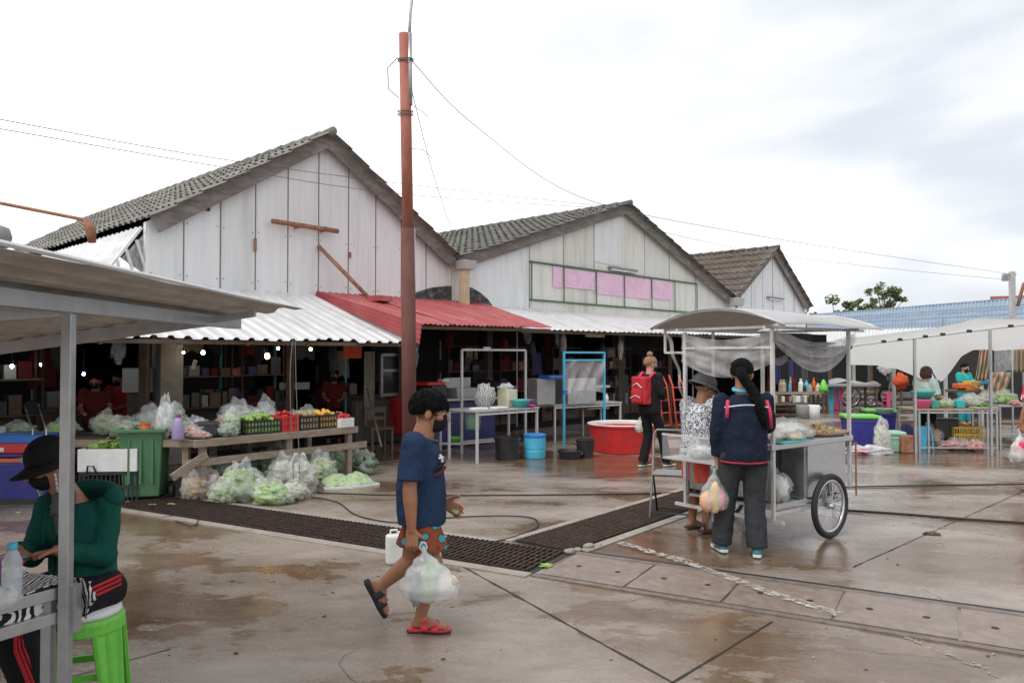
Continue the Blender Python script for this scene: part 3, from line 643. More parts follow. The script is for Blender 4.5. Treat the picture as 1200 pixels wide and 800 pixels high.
mb = MB(); mb.box((0, 0, 0), (.30, .34, .10)); o = mb.build('flashing_pad', 'red_sheet', r, bevel=.01)
I = wmat(r).inverted(); o.location = I @ FW(FP(443, 362, -.8)[0], -.85, 2.62)
# white awning of shed 2
r = thing('awning', 'pale ribbed sheet awning under the cream gable with the posters', 'awning', FW(8, -1, 0), FTH)
corr(FW(2.45, 0, 2.70), FW(tBr-.5, 0, 2.70), FW(1.75, -1.9, 2.13), FW(tBr-.5, -1.9, 2.20), 62, .02, 6, jag=.04, seed=8).build('roof_sheet', 'zinc_white', r, world=True)
mb = MB(); mb.bar(FW(1.9, -1.8, 2.10), FW(tBr-.5, -1.8, 2.16), .05); mb.build('purlins', 'dark_wood', r, world=True)
r = thing('awning', 'faded sheet awning below the farthest white gable', 'awning', FW(15, -1, 0), FTH)
corr(FW(tBr-.4, 0, 2.5), FW(tCr+.1, 0, 2.5), FW(tBr-.4, -1.6, 2.1), FW(tCr+.1, -1.6, 2.1), 30, .02, 6, seed=9).build('roof_sheet', 'zinc_white', r, world=True)
# lean-to on the left flank of shed 1
r = thing('lean_to_roof', 'steep white ribbed lean-to roof on the left flank of the first shed', 'roof', FW(tAl-.3, 1, 0), FTH)
e0 = FW(tAl-.02, .12, zAl-.12); tq, zq = FP(122, 322, .1); e1 = FW(tq, .12, zq)
f0 = FW(tAl-.02, 6.5, zAl-.12); f1 = FW(tq, 6.5, zq)
corr(e0, f0, e1, f1, 34, .03, 4, seed=3).build('roof_sheet', 'zinc_white', r, world=True)
MB().bar(e0, e1, .06, .04).build('edge_trim', 'tube_white', r, world=True)
q = [FP(x, y, .06) for x, y in ((171, 272), (193, 334), (122, 331), (124, 322))]
MB().poly([FW(t, .06, z) for t, z in q], FV*.012).build('cheek_panel', 'bag_clear', r, world=True)
mb = MB()
for (x0, y0, x1, y1) in ((171, 271, 193, 334), (160, 281, 176, 334), (148, 292, 160, 332), (137, 304, 143, 330)):
    a = FP(x0, y0, .02); b_ = FP(x1, y1, .02); mb.bar(FW(a[0], .02, a[1]), FW(b_[0], .02, b_[1]), .035)
mb.build('cheek_frame', 'pipe_white', r, world=True)
corr(FW(tq, -.2, 2.62), FW(tq, 7, 2.62), FW(-11, -.2, 2.45), FW(-11, 7, 2.45), 30, .03, 3, seed=4).build('lower_sheet', 'zinc_white', r, world=True)
# enclosing walls of the hall: back, sides
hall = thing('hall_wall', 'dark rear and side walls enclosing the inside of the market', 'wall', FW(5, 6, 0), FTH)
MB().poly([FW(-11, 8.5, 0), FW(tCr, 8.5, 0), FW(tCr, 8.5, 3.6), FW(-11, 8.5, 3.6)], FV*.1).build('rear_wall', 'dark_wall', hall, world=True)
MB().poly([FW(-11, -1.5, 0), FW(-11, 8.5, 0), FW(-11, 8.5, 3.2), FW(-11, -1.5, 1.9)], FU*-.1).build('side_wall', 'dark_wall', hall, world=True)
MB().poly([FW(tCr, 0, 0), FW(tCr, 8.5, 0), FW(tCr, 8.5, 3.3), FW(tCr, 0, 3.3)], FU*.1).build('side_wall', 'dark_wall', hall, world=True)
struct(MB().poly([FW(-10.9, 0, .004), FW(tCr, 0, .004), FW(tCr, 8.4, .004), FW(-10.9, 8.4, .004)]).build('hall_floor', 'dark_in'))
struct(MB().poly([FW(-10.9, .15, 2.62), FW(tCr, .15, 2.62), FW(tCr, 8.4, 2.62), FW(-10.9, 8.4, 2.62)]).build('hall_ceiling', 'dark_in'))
# near-black partitions added inside the hall, so the depth stays dark
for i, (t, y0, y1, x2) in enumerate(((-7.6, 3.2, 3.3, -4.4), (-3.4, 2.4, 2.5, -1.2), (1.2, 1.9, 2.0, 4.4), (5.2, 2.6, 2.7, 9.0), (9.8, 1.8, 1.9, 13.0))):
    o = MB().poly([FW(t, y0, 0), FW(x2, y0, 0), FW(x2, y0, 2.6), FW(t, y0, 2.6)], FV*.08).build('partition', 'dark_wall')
    tag(o, 'added dark partition that keeps the depth of the market hall gloomy', 'partition', 'added dark partitions inside the hall')

# seams of the overlapping sheets and rusty screws on the red canopy
for k in (.22, .47, .74):
    a, b_ = A0.lerp(A1, k)+V((0, 0, .024)), B0.lerp(B1, k)+V((0, 0, .024)); MB().bar(a, b_, .05, .006).build('sheet_seam', 'red_sheet', bpy.data.objects['awning.001'], world=True)
# ================================================================== PEOPLE
def unit(a): a = V(a); return a.normalized()
def hand(mb, wrist, d, palm_n, thumb_side, curl=.5, s=1., r=.0085):
    """palm, four fingers and a thumb. d: direction of the fingers, palm_n: where the palm faces, thumb_side: towards the thumb"""
    d = unit(d); pn = V(palm_n); pn = (pn-d*pn.dot(d)).normalized(); t = V(thumb_side); t = (t-d*t.dot(d)-pn*t.dot(pn)).normalized()
    w_ = V(wrist); k = s
    for j, o in enumerate((-.024, -.008, .008, .024)):
        mb.cone(w_+d*.01*k+t*(o*.7*k), w_+d*.082*k+t*(o*k), .014*k, .0115*k, 8)
    for j, (o, ln) in enumerate(((-.030, .062), (-.0105, .078), (.0105, .084), (.031, .074))):
        p = w_+d*.084*k+t*(o*k); dd = d
        for seg, fr in enumerate((.42, .33, .25)):
            a = curl*(.75+.15*(j % 2))*(1.0 if seg else .7)
            dd = (dd*math.cos(a)+pn*math.sin(a)).normalized(); pnn = pn
            q = p+dd*ln*fr*k; mb.cone(p, q, r*k*(1-.1*seg), r*k*(.92-.1*seg), 7); p = q
    p = w_+d*.022*k+t*.026*k; dd = (d*.65+t*.75+pn*.25).normalized(); q = p+dd*.042*k; mb.cone(p, q, .0125*k, .0105*k, 8)
    dd = (dd+d*.35+pn*curl*.5).normalized(); mb.cone(q, q+dd*.034*k, .0105*k, .0085*k, 8)
def frame(f, u=(0, 0, 1)):
    f = unit(f); r = f.cross(V(u)).normalized(); return f, r, r.cross(f).normalized()
def rings(mb, rs, n=20):
    """stack of ellipses: (centre, half width along x-dir, half depth, width direction, depth direction)"""
    vs = []; fs = []; 
    c0, a0, b0, x0, y0 = rs[0]; c1, a1, b1, x1, y1 = rs[-1]
    rs = [(c0, 1e-3, 1e-3, x0, y0)]+list(rs)+[(c1, 1e-3, 1e-3, x1, y1)]
    for c, a, b, x, y in rs:
        for j in range(n):
            t = 2*math.pi*j/n; vs.append(V(c)+V(x)*(a*math.cos(t))+V(y)*(b*math.sin(t)))
    for i in range(len(rs)-1):
        for j in range(n):
            a = i*n+j; b = i*n+(j+1) % n; fs.append((a, b, b+n, a+n))
    return mb.add(vs, fs)
def head_frame(c, f, u, s):
    """returns a function (right, forward, up) in head units -> position"""
    f = unit(f); u = V(u); u = (u-f*u.dot(f)).normalized(); r = f.cross(u)
    return lambda x, y, z: V(c)+r*(x*s)+f*(y*s)+u*(z*s)
def ell(mb, H, c, rad, n=18, m=12, fn=None):
    vs = []; fs = []
    for i in range(m+1):
        th = math.pi*i/m
        for j in range(n):
            a = 2*math.pi*j/n; d = (math.sin(th)*math.cos(a), math.sin(th)*math.sin(a), math.cos(th)); k = fn(d) if fn else 1.
            vs.append(H(c[0]+d[0]*rad[0]*k, c[1]+d[1]*rad[1]*k, c[2]+d[2]*rad[2]*k))
    for i in range(m):
        for j in range(n):
            a = i*n+j; b = i*n+(j+1) % n; fs.append((a, a+n, b+n, b))
    return mb.add(vs, fs)
def head_mesh(mb, H):
    ell(mb, H, (0, -.008, .028), (.074, .094, .084)); ell(mb, H, (0, .024, -.040), (.056, .062, .070))
    ell(mb, H, (0, .040, -.082), (.030, .030, .022)); ell(mb, H, (0, .070, .020), (.050, .018, .022))
    mb.cone(H(0, .086, .010), H(0, .106, -.026), .007, .0125, 8); mb.cone(H(-.012, .092, -.030), H(.012, .092, -.030), .009, .009, 6)
    mb.cone(H(-.020, .084, -.056), H(.020, .084, -.056), .008, .008, 6); mb.cone(H(-.016, .080, -.068), H(.016, .080, -.068), .009, .009, 6)
    for sx in (-1, 1):
        ell(mb, H, (sx*.076, -.006, -.008), (.010, .019, .032)); ell(mb, H, (sx*.044, .052, -.018), (.022, .026, .020))
def hairfn(front, side, back, thick=.13, ns=.05, seed=0):
    """hair shell: kept outside above the hairline, tucked into the head below it"""
    def f(d):
        x, y, z = d; az = math.atan2(abs(x), y)   # 0 front .. pi back
        hl = front+(side-front)*min(1, az/1.3) if az < 1.3 else side+(back-side)*min(1, (az-1.3)/1.2)
        k = min(1, max(0, (z-hl)/.10)); return .80+(thick+.20)*k+ns*mn.noise(V((x*9+seed, y*9, z*5)))*k
    return f
def make_person(name_label, loc, rz, J, body_mat='skin', vox=.007, hair=None, extra=None, group=None, hs=1., curlL=.5, curlR=.5, face=True):
    """J holds the joints in metres, the person looking along +Y; returns the root, and the head function"""
    p = thing('person', name_label, 'person', loc, rz, group)
    g = lambda k: V(J[k])
    hips = (g('hipR')-g('hipL')).normalized(); shs = (g('shR')-g('shL')).normalized()
    mb = MB(); wd = (g('shR')-g('shL')).length/2
    pel = (g('hipR')+g('hipL'))/2; ch = (g('shR')+g('shL'))/2; ax = (ch-pel); 
    def ring(t, a, b, off=0): 
        x = hips.lerp(shs, t).normalized(); y = V((0, 0, 1)).cross(x).normalized() if abs(ax.normalized().z) > .3 else ax.cross(x).normalized()
        return (pel+ax*t+y*off, a, b, x, y)
    torso = J.get('torso', [(-.12, .80, .62), (.05, .86, .66), (.35, .74, .58), (.62, .80, .66), (.86, .92, .62), (1.02, .70, .42)])
    for_t = [(t, a*wd, b*wd) for t, a, b in torso]
    rings(mb, [ring(*q) for q in for_t])
    mb.cone(ch+V((0, 0, -.02)), g('head')+V((0, 0, -.05))*hs+unit(J['look'])*-.015, .062*hs, .052*hs)
    la = J.get('arm', 1.); ll = J.get('leg', 1.)
    for s in 'LR':
        mb.cone(g('sh'+s), g('el'+s), .047*la, .036*la); mb.cone(g('el'+s), g('el'+s).lerp(g('wr'+s), .3), .037*la, .038*la); mb.cone(g('el'+s).lerp(g('wr'+s), .3), g('wr'+s), .038*la, .024*la)
        mb.cone(g('hip'+s), g('kn'+s), .082*ll, .055*ll); mb.cone(g('kn'+s), g('kn'+s).lerp(g('an'+s), .35), .053*ll, .054*ll); mb.cone(g('kn'+s).lerp(g('an'+s), .35), g('an'+s), .054*ll, .034*ll)
        fd = V(J.get('toe'+s, (0, 1, 0))).normalized(); a = g('an'+s); dn = V(J.get('sole'+s, (0, 0, -1))).normalized()
        hk = J.get('ankh', .065)
        mb.cone(a-fd*.025+dn*(hk-.03), a+fd*.03+dn*(hk-.028), .028, .032); mb.cone(a+dn*.0, a+fd*.10+dn*(hk-.022), .036, .022)
        for q in (-.022, 0, .022): 
            sd_ = fd.cross(dn)*q; mb.cone(a+fd*.06+dn*(hk-.022)+sd_, a+fd*.155+dn*(hk-.014)+sd_, .020, .013)
        hd = J.get('hand'+s)
        if hd: hand(mb, g('wr'+s), hd[0], hd[1], hd[2], J.get('curl'+s, .5), hs*J.get('handk', 1.))
    H = head_frame(J['head'], J['look'], J.get('up', (0, 0, 1)), hs)
    head_mesh(mb, H)
    body = mb.build('body', body_mat, p, voxel=vox, sm=3 if vox < .01 else 2)
    if face:
        for sx in (-1, 1):
            e = MB(); ell(e, H, (sx*.031, .070, .004), (.013, .011, .008), 10, 8); e.build('eye', 'eye', p, smooth=True)
            e = MB(); ell(e, H, (sx*.031, .0785, .002), (.0075, .004, .007), 8, 6); e.build('pupil', 'pupil', p, smooth=True)
            e = MB(); e.cone(H(sx*.016, .092, .024), H(sx*.048, .080, .026), .004, .003, 6); e.build('eyebrow', 'hair', p, smooth=True)
    if hair:
        e = MB(); ell(e, H, (0, -.010, .026), (.076*1.0, .097, .088), 56, 44, hair[0]); e.build('hair', hair[1], p, smooth=True, disp=.010 if vox < .01 else 0, dsc=.012)
    p['_'] = 0; del p['_']
    return p, H, g, ring, wd, body
def shirt(p, g, ring, wd, m, sleeve=.75, grow=1.12, r0=.062, r1=.058, prof=None, vox=.010, disp=.010, name='shirt', hem=0., la=1., open_r=None, collar=True):
    mb = MB(); prof = prof or [(-.10, .92, .74), (.05, .94, .76), (.35, .90, .72), (.62, .92, .74), (.86, 1.0, .66), (1.0, .80, .50), (1.07, .40, .32)]
    rings(mb, [ring(t, a*wd*grow, b*wd*grow) for t, a, b in prof])
    for s in 'LR':
        a, b, c = g('sh'+s), g('el'+s), g('wr'+s)
        if sleeve <= 1:
            e = a.lerp(b, sleeve); mb.tube([a, e], [r0*la, r1*la], 14); mb.blob(a, r0*la*1.02, n=12)
        else:
            mb.cone(a, b, r0*la, r1*la); mb.tube([b, b.lerp(c, sleeve-1)], [r1*la, r1*la*.74], 14); mb.blob(b, r1*la, n=12)
    return mb.build(name, m, p, voxel=vox, sm=3, disp=disp, dsc=.09)
def trousers(p, g, ring, wd, m, length=.92, grow=1.1, r0=.10, r1=.075, r2=.065, top=.12, vox=.010, disp=.010, name='trousers', ll=1.):
    mb = MB(); rings(mb, [ring(t, a*wd*grow, b*wd*grow) for t, a, b in ((-.14, .80, .66), (0, .90, .72), (top, .86, .70))])
    for s in 'LR':
        a, b, c = g('hip'+s), g('kn'+s), g('an'+s)
        if length <= .5: mb.cone(a, a.lerp(b, .3), r0*ll, r0*ll); mb.tube([a.lerp(b, .1), a.lerp(b, length*2)], [r0*ll, r1*ll], 16)
        else:
            mb.cone(a, b, r0*ll, r1*ll); mb.tube([b, b.lerp(c, (length-.5)*2)], [r1*ll, r2*ll], 16); mb.blob(b, r1*ll, n=12)
    return mb.build(name, m, p, voxel=vox, sm=3, disp=disp, dsc=.10)
def mask(p, H, m='cl_black'):
    e = MB(); ell(e, H, (0, .024, -.040), (.064, .080, .072), 22, 16, lambda d: 1. if d[1] > .05 and -.85 < d[2] < .62 else .80); e.build('face_mask', m, p, smooth=True)
    for sx in (-1, 1): MB().tube([H(sx*.058, .050, -.010), H(sx*.078, .0, .0)], .003, 5).build('mask_strap', m, p)
def shoe(p, g, J, s, m, ms, h=.075, nm='shoe', ln=.17, wd=.038):
    fd = V(J.get('toe'+s, (0, 1, 0))).normalized(); a = g('an'+s); dn = V(J.get('sole'+s, (0, 0, -1))).normalized(); hk = J.get('ankh', .065); sd_ = fd.cross(dn)
    mb = MB(); b0 = a+dn*(hk-.032)
    mb.cone(b0-fd*.04, b0+fd*.03, wd, wd); mb.cone(b0+fd*.03+dn*.004, b0+fd*(ln-.03)+dn*.008, wd*1.02, wd*.72); mb.cone(a-fd*.01, b0+fd*.03, .045, .04)
    o = mb.build(nm, m, p, voxel=.006, sm=2)
    mb = MB(); c = a+dn*(hk-.004)
    pts = [(-.075, .6), (-.06, .85), (-.02, .95), (.04, .9), (.10, 1.08), (.14, .95), (.165, .55)]
    po = [c+fd*x*ln/.17+sd_*y*wd for x, y in pts]+[c+fd*x*ln/.17-sd_*y*wd for x, y in reversed(pts)]
    mb.poly(po, dn*-.024); mb.build('sole', ms, o, bevel=.004)
    return o
def carrier_bag(label, top, h, wd, dp, m='bag', items=(), rz=0., seed=1, sway=(0, 0), ears=2, group=None, cat='bag'):
    """thin plastic carrier bag hanging from `top`"""
    p = thing('plastic_bag', label, cat, V(top)-V((0, 0, h)), rz, group)
    def f(u, v):
        a = u*2*math.pi; 
        k = [(0, .05), (.12, .09), (.28, .42), (.5, .80), (.75, 1.), (.92, .88), (1., .35)]
        for i in range(len(k)-1):
            if k[i][0] <= v <= k[i+1][0]:
                t = (v-k[i][0])/(k[i+1][0]-k[i][0]); t = t*t*(3-2*t); r = k[i][1]+(k[i+1][1]-k[i][1])*t; break
        q = 1+.14*mn.noise(V((math.cos(a)*2+seed, math.sin(a)*2, v*3)))+.07*mn.noise(V((math.cos(a)*7, math.sin(a)*7, v*4+seed)))*(1.2 if v < .5 else .8)
        return V((math.cos(a)*wd/2*r*q+sway[0]*v, math.sin(a)*dp/2*r*q+sway[1]*v, h*(1-v)+.02*mn.noise(V((a, v*3, seed)))*v))
    mb = MB(); nu, nv = 40, 24
    vs = [f(i/nu, j/nv) for j in range(nv+1) for i in range(nu)]
    fs = [(j*nu+i, j*nu+(i+1) % nu, (j+1)*nu+(i+1) % nu, (j+1)*nu+i) for j in range(nv) for i in range(nu)]
    mb.add(vs, fs); mb.build('film', m, p, smooth=True)
    for k in range(ears):
        s = -1 if k else 1
        MB().tube([(0, 0, h*.90), (s*.022, 0, h*.97), (s*.012, 0, h+.018), (0, 0, h+.022)], .006, 6).build('handle', m, p, smooth=True)
    for i, (x, y, z, rx, ry, rz_, mm, am) in enumerate(items):
        MB().blob((x*wd+sway[0]*(1-z), y*dp+sway[1]*(1-z), z*h), (rx, ry, rz_), am, 3, 14, seed+i).build('contents', mm, p, smooth=True)
    return p
# ---- the boy
X = .0
bl = G(507, 736)
JB = dict(hipL=(-.075, -.01, .70), hipR=(.075, .015, .70), shL=(-.15, .015, 1.115), shR=(.15, -.025, 1.115), head=(0, .050, 1.292), look=(-.10, 1, -.20), up=(0, .2, 1),
          elR=(.185, -.045, .87), wrR=(.165, -.035, .625), elL=(-.175, .03, .875), wrL=(-.125, .125, .725),
          knL=(-.075, -.075, .385), anL=(-.085, -.255, .225), toeL=(0, .55, -1), soleL=(0, -1, -.45), knR=(.06, .085, .40), anR=(.055, .0, .075), toeR=(.06, 1, 0), ankh=.055,
          handR=((0, .02, -1), (-1, 0, 0), (0, 1, 0)), handL=((.35, .85, -.40), (.9, -.1, .1), (0, .3, 1)), curlR=1.15, curlL=.75, arm=1.14, leg=.96,
          torso=[(-.12, .80, .64), (.05, .86, .70), (.35, .82, .68), (.62, .82, .66), (.86, .92, .58), (1.02, .70, .42)])
boy, H, g, ring, wd, body = make_person('boy in a blue football shirt and patterned shorts walking past with a white plastic bag', (bl.x-.07, bl.y, 0), R(-90), JB, vox=.0055, hs=1.13,
    hair=(hairfn(.16, -.36, -.70, .08, .02), 'hair'))
shirt(boy, g, ring, wd, 'cl_bluetee', sleeve=.86, grow=1.18, r0=.074, r1=.076, vox=.008, disp=.014,
      prof=[(-.17, .92, .80), (-.05, .94, .82), (.15, .93, .84), (.38, .92, .82), (.62, .93, .78), (.86, .98, .66), (1.0, .74, .48), (1.06, .42, .36)])
trousers(boy, g, ring, wd, 'shorts', length=.37, grow=.98, r0=.080, r1=.108, top=.02, vox=.007, disp=.006, name='shorts')
def tufts(p, H, n, ok, down=.026, out=.001, seed=1, m='hair', r=.0026):
    rnd = random.Random(seed); mb = MB()
    while n:
        d = V((rnd.gauss(0, 1), rnd.gauss(0, 1), rnd.gauss(0, 1))).normalized()
        if not ok(d): continue
        n -= 1; k = 1.07; a = V((d.x*.076*k, -.010+d.y*.097*k, .026+d.z*.088*k)); t = V((0, 0, -1))+V((d.x, d.y, 0))*.35*abs(d.z)+V((rnd.gauss(0, .3), rnd.gauss(0, .3), 0)); t = (t-d*t.dot(d)).normalized()
        b_ = a+t*down*.6+d*out*rnd.uniform(.2, 1); c_ = b_+t*down*rnd.uniform(.4, 1)
        mb.tube([H(*(a-d*.01)), H(*b_), H(*c_)], [r*1.3, r, .0006], 4)
    return mb.build('hair_strands', m, p, smooth=True)
tufts(boy, H, 520, lambda d: d.z > (-.35 if d.y < .45 else .16), seed=4)
mask(boy, H)
mb = MB(); mb.tube([V((.055, -.05, 1.145)), V((.062, .03, 1.14)), V((.035, .085, 1.12)), V((-.02, .10, 1.11)), V((-.06, .04, 1.14)), V((-.055, -.05, 1.145)), V((0, -.085, 1.15)), V((.055, -.05, 1.145))], .009, 6); mb.build('collar', 'cl_grey', boy, smooth=True)
# emblem and stripe on the chest, wrapped just over the cloth
def onshirt(pts, off): return [V(q) for q in pts]
MB().tube([(.085, .118, 1.045), (.085, .130, 1.030), (.080, .134, 1.000)], .008, 6).build('shirt_emblem', 'cl_white', boy); MB().tube([(.100, .115, 1.026), (.070, .138, 1.028)], .006, 6).build('shirt_emblem', 'cl_white', boy)
MB().tube([(.125, .085, .955), (.100, .120, .975), (.060, .142, 1.0)], .011, 6).build('shirt_stripe', 'cl_black', boy); MB().tube([(.128, .090, .925), (.105, .128, .945), (.065, .150, .970)], .009, 6).build('shirt_stripe', 'cl_maroon', boy)
MB().tube([(.10, .115, .60), (.112, .12, .52), (.11, .125, .46)], .006, 6).build('shorts_piping', 'cl_white', boy)
def slipper(p, g, J, s, mstrap, msole):
    fd = V(J['toe'+s]).normalized(); a = g('an'+s); dn = V(J.get('sole'+s, (0, 0, -1))).normalized(); hk = J['ankh']; sd_ = fd.cross(dn)
    c = a+dn*(hk+.018); pts = [(-.075, .45), (-.06, .85), (-.02, .9), (.04, .85), (.10, 1.15), (.15, 1.0), (.185, .5)]
    po = [c+fd*x+sd_*y*.043 for x, y in pts]+[c+fd*x-sd_*y*.043 for x, y in reversed(pts)]
    o = MB().poly([q-dn*.010 for q in po], dn*-.014).build('slipper', mstrap, p, bevel=.004); MB().poly(po, dn*-.0095).build('outsole', msole, o, bevel=.002)
    for x0, wz in ((.035, .042), (.095, .042)):
        mb = MB()
        def fn(u, v): 
            an = -1.35+2.7*u; return c+fd*(x0+wz*(v-.5))+sd_*math.sin(an)*.056-dn*(.006+math.cos(an)*.074*(1 if x0 < .05 else .68))
        mb.grid(fn, 14, 3).build('strap', mstrap, o, smooth=True, solid=.006)
        b = c+fd*x0+sd_*.02-dn*(.078 if x0 < .05 else .056); MB().lathe([(.013, 0), (.013, .006)], b, 12).build('buckle', 'pl_black', o)
    return o
slipper(boy, g, JB, 'R', 'slipper_red', 'sole'); slipper(boy, g, JB, 'L', 'sole', 'sole')
hw = wmat(boy) @ (V((.165, -.015, .525)))
carrier_bag('white plastic shopping bag with green vegetables in the walking boy\'s hand', hw+V((.05, -.02, .01)), .315, .34, .22, 'bag', [(-.22, -.1, .30, .045, .05, .12, 'glassy', .1), (0, -.12, .40, .05, .05, .10, 'lettuce', .3), (.28, 0, .34, .07, .06, .05, 'snack_pale', .3), (-.05, .2, .16, .07, .06, .06, 'leaf_pale', .3), (.1, .2, .5, .05, .04, .06, 'cabbage', .3)], sway=(.05, 0), seed=4)
hw = wmat(boy) @ V((-.085, .205, .675))
tag(MB().blob(hw, (.035, .025, .018), .3, 4, 12, 3).build('snack_wrapper', 'cabbage', smooth=True), 'small pale green wrapper held in the walking boy\'s left hand', 'wrapper')
# white jerrycan behind the boy
jc = G(462, 660)
j = thing('jerrycan', 'white plastic jerrycan standing on the channel edge behind the boy', 'jerrycan', jc, R(20))
MB().box((0, 0, .115), (.13, .09, .23)).build('tank', 'pl_white', j, bevel=.02); MB().box((.09, .01, .085), (.06, .075, .16)).build('pouch', 'bag', j, bevel=.01)
MB().tube([(-.03, 0, .23), (-.03, 0, .262), (.02, 0, .262), (.03, 0, .23)], .009, 8).build('handle', 'pl_white', j); MB().lathe([(.02, 0), (.02, .02), (.014, .022)], (.05, 0, .228), 12).build('cap', 'pl_white', j)
# ================================================================== FOREGROUND STALL AT THE LEFT
PP = V((-1.733, 3.0, 0))
st = thing('stall_roof', 'corrugated sheet roof on a grey steel post at the near left', 'stall roof', PP)
def RZ(x): return 1.865+.135*(x+1.72)
corr(V((-1.30, -1.2, RZ(-1.30))), V((-1.40, 4.78, RZ(-1.40)+.02)), V((-4.6, -1.2, RZ(-4.6))), V((-4.6, 4.72, RZ(-4.6))), 1, 0.0, 2)
def roof_f(u, v):
    x = -1.36-3.3*u; y = -1.2+6.0*v; ph = (u*26) % 1; h = 0 if ph < .45 else (.024 if .55 < ph < .9 else .012)
    x += (.05*mn.noise(V((v*6, 1, 0)))) if u < .01 else 0
    if u < .02 and v > .82: x += (v-.82)*.3
    if v > .99: y += .05*mn.noise(V((u*14, 2, 0)))
    return V((x, y, RZ(x)+h+.012*mn.noise(V((u*3, v*3, 1)))))
MB().grid(roof_f, 26*10, 24).build('roof_sheet', 'zinc_under', st, world=True, solid=.002)
c = V((-1.72, 4.3, RZ(-1.72)-.045))
for a, b_, wdt in ((V((-1.733, -1, RZ(-1.733)-.045)), V((-1.70, 4.75, RZ(-1.70)-.045)), .05), (c, V((-4.4, 4.3, RZ(-4.4)-.045)), .05), (V((-1.733, 3.02, RZ(-1.733)-.05)), V((-4.4, 1.6, RZ(-4.4)-.045)), .04)):
    MB().bar(a, b_, wdt, .06).build('beam', 'pipe_grey', st, world=True)
MB().bar(c+V((0, 0, .0)), V((-1.44, 4.3, RZ(-1.44)-.04)), .035).build('beam', 'pipe_grey', st, world=True)
MB().bar((-1.733, 3.0, 0), (-1.733, 3.0, RZ(-1.733)-.06), .040).build('post', 'pipe_grey', st, world=True, bevel=.003)
MB().bar((-4.2, 1.6, 0), (-4.2, 1.6, RZ(-4.2)-.06), .040).build('post', 'pipe_grey', st, world=True)
MB().bar((-4.2, 4.3, 0), (-4.2, 4.3, RZ(-4.2)-.06), .040).build('post', 'pipe_grey', st, world=True)
TD = V((-.48, -.88, 0)).normalized(); TE = V((-.88, .48, 0)).normalized()
def TT(a, b_, z): return PP+TD*a+TE*b_+V((0, 0, z))
tb_ = thing('steel_table', 'grey steel frame table with two rails at the near left corner', 'table', PP, 0)
MB().bar(TT(.02, .035, .705), TT(1.5, .035, .705), .03, .045).build('upper_rail', 'pipe_grey', tb_, world=True, bevel=.002)
MB().bar(TT(.02, .03, .612), TT(1.5, .03, .612), .03, .045).build('lower_rail', 'pipe_grey', tb_, world=True, bevel=.002)
MB().bar(TT(-.03, .0, .55), TT(-.03, .0, .73), .045, .045).build('rail_socket', 'pipe_grey', tb_, world=True)
MB().poly([TT(.02, .03, .715), TT(1.5, .03, .715), TT(1.5, .75, .715), TT(.02, .75, .715)], (0, 0, .010)).build('table_top', 'dull_steel', tb_, world=True)
MB().tube([V((-1.352+.25*max(0, (v_-.82))*1.0*.3-.0, -1.2+6.0*v_, RZ(-1.36)+.008)) for v_ in [k/24 for k in range(25)]], .009, 6).build('sunlit_edge', 'zinc_white', st, world=True)  # added white tube stands in for the sheet's sunlit curled edge
for a, b_ in ((.035, .05), (1.45, .05), (.05, .72), (1.45, .72)): MB().bar(TT(a, b_, 0), TT(a, b_, .70), .038).build('leg', 'pipe_grey', tb_, world=True)
# zebra cloth: lies on the table, its edge sags between the rails and its corner hangs by the post
mb = MB()
def cl(u, v):
    a = -.05+1.5*u; b_ = .02+.42*v; z = .730+.012*mn.noise(V((u*9, v*5, 3)))+.01*math.sin(u*22+v*6)*(1-v)
    return TT(a, b_, z)
mb.grid(cl, 60, 14)
def cl2(u, v):
    a = .0+1.45*u; drop = .115*v*(1+.35*mn.noise(V((u*6, 7, 0)))); return TT(a, .052+.010*math.sin(u*60)+.012*mn.noise(V((u*10, v*4, 9)))-.012*v, .718-drop)
mb.grid(cl2, 90, 10)
def cl3(u, v): return TT(-.075-.02*v+.01*math.sin(u*9), -.045+.15*u+.015*math.sin(v*7), .735-(.05+.12*(1-abs(u-.45)*1.6))*v)
mb.grid(cl3, 12, 12)
tag(mb.build('tablecloth', 'zebra', smooth=True, solid=.004), 'black and white zebra patterned cloth draped over the near steel table', 'cloth')
# bottle, phone, bag, purple tub on the near table
bp_ = D(14, 688, 2.86); bz = .742
bt = thing('water_bottle', 'clear plastic water bottle with blue cap on the zebra cloth', 'bottle', (bp_.x, bp_.y, bz))
MB().lathe([(.030, 0), (.034, .006), (.033, .03), (.034, .05), (.031, .055), (.034, .06), (.034, .10), (.031, .105), (.034, .112), (.033, .125), (.020, .155), (.014, .165), (.014, .178)], n=20).build('bottle_body', 'water', bt, smooth=True)
MB().lathe([(.0345, .062), (.0345, .100)], n=20, cap=False).build('label_band', 'bag_clear', bt, smooth=True)
MB().lathe([(.016, .165), (.017, .168), (.017, .188), (.014, .190)], n=16).build('cap', 'pl_sky', bt, smooth=True)
q = D(4, 700, 2.75); tag(MB().blob((q.x, q.y, .765), (.05, .045, .04), .35, 3, 14, 4).build('plastic_wrap', 'bag', smooth=True), 'crumpled white plastic wrap beside the water bottle', 'plastic wrap')
q = D(-4, 690, 2.95); tag(MB().lathe([(.03, 0), (.034, .10), (.036, .105)], (q.x-.02, q.y, .74), 16).build('cup', 'pl_purple', smooth=True), 'purple plastic cup cut off by the left edge', 'cup')
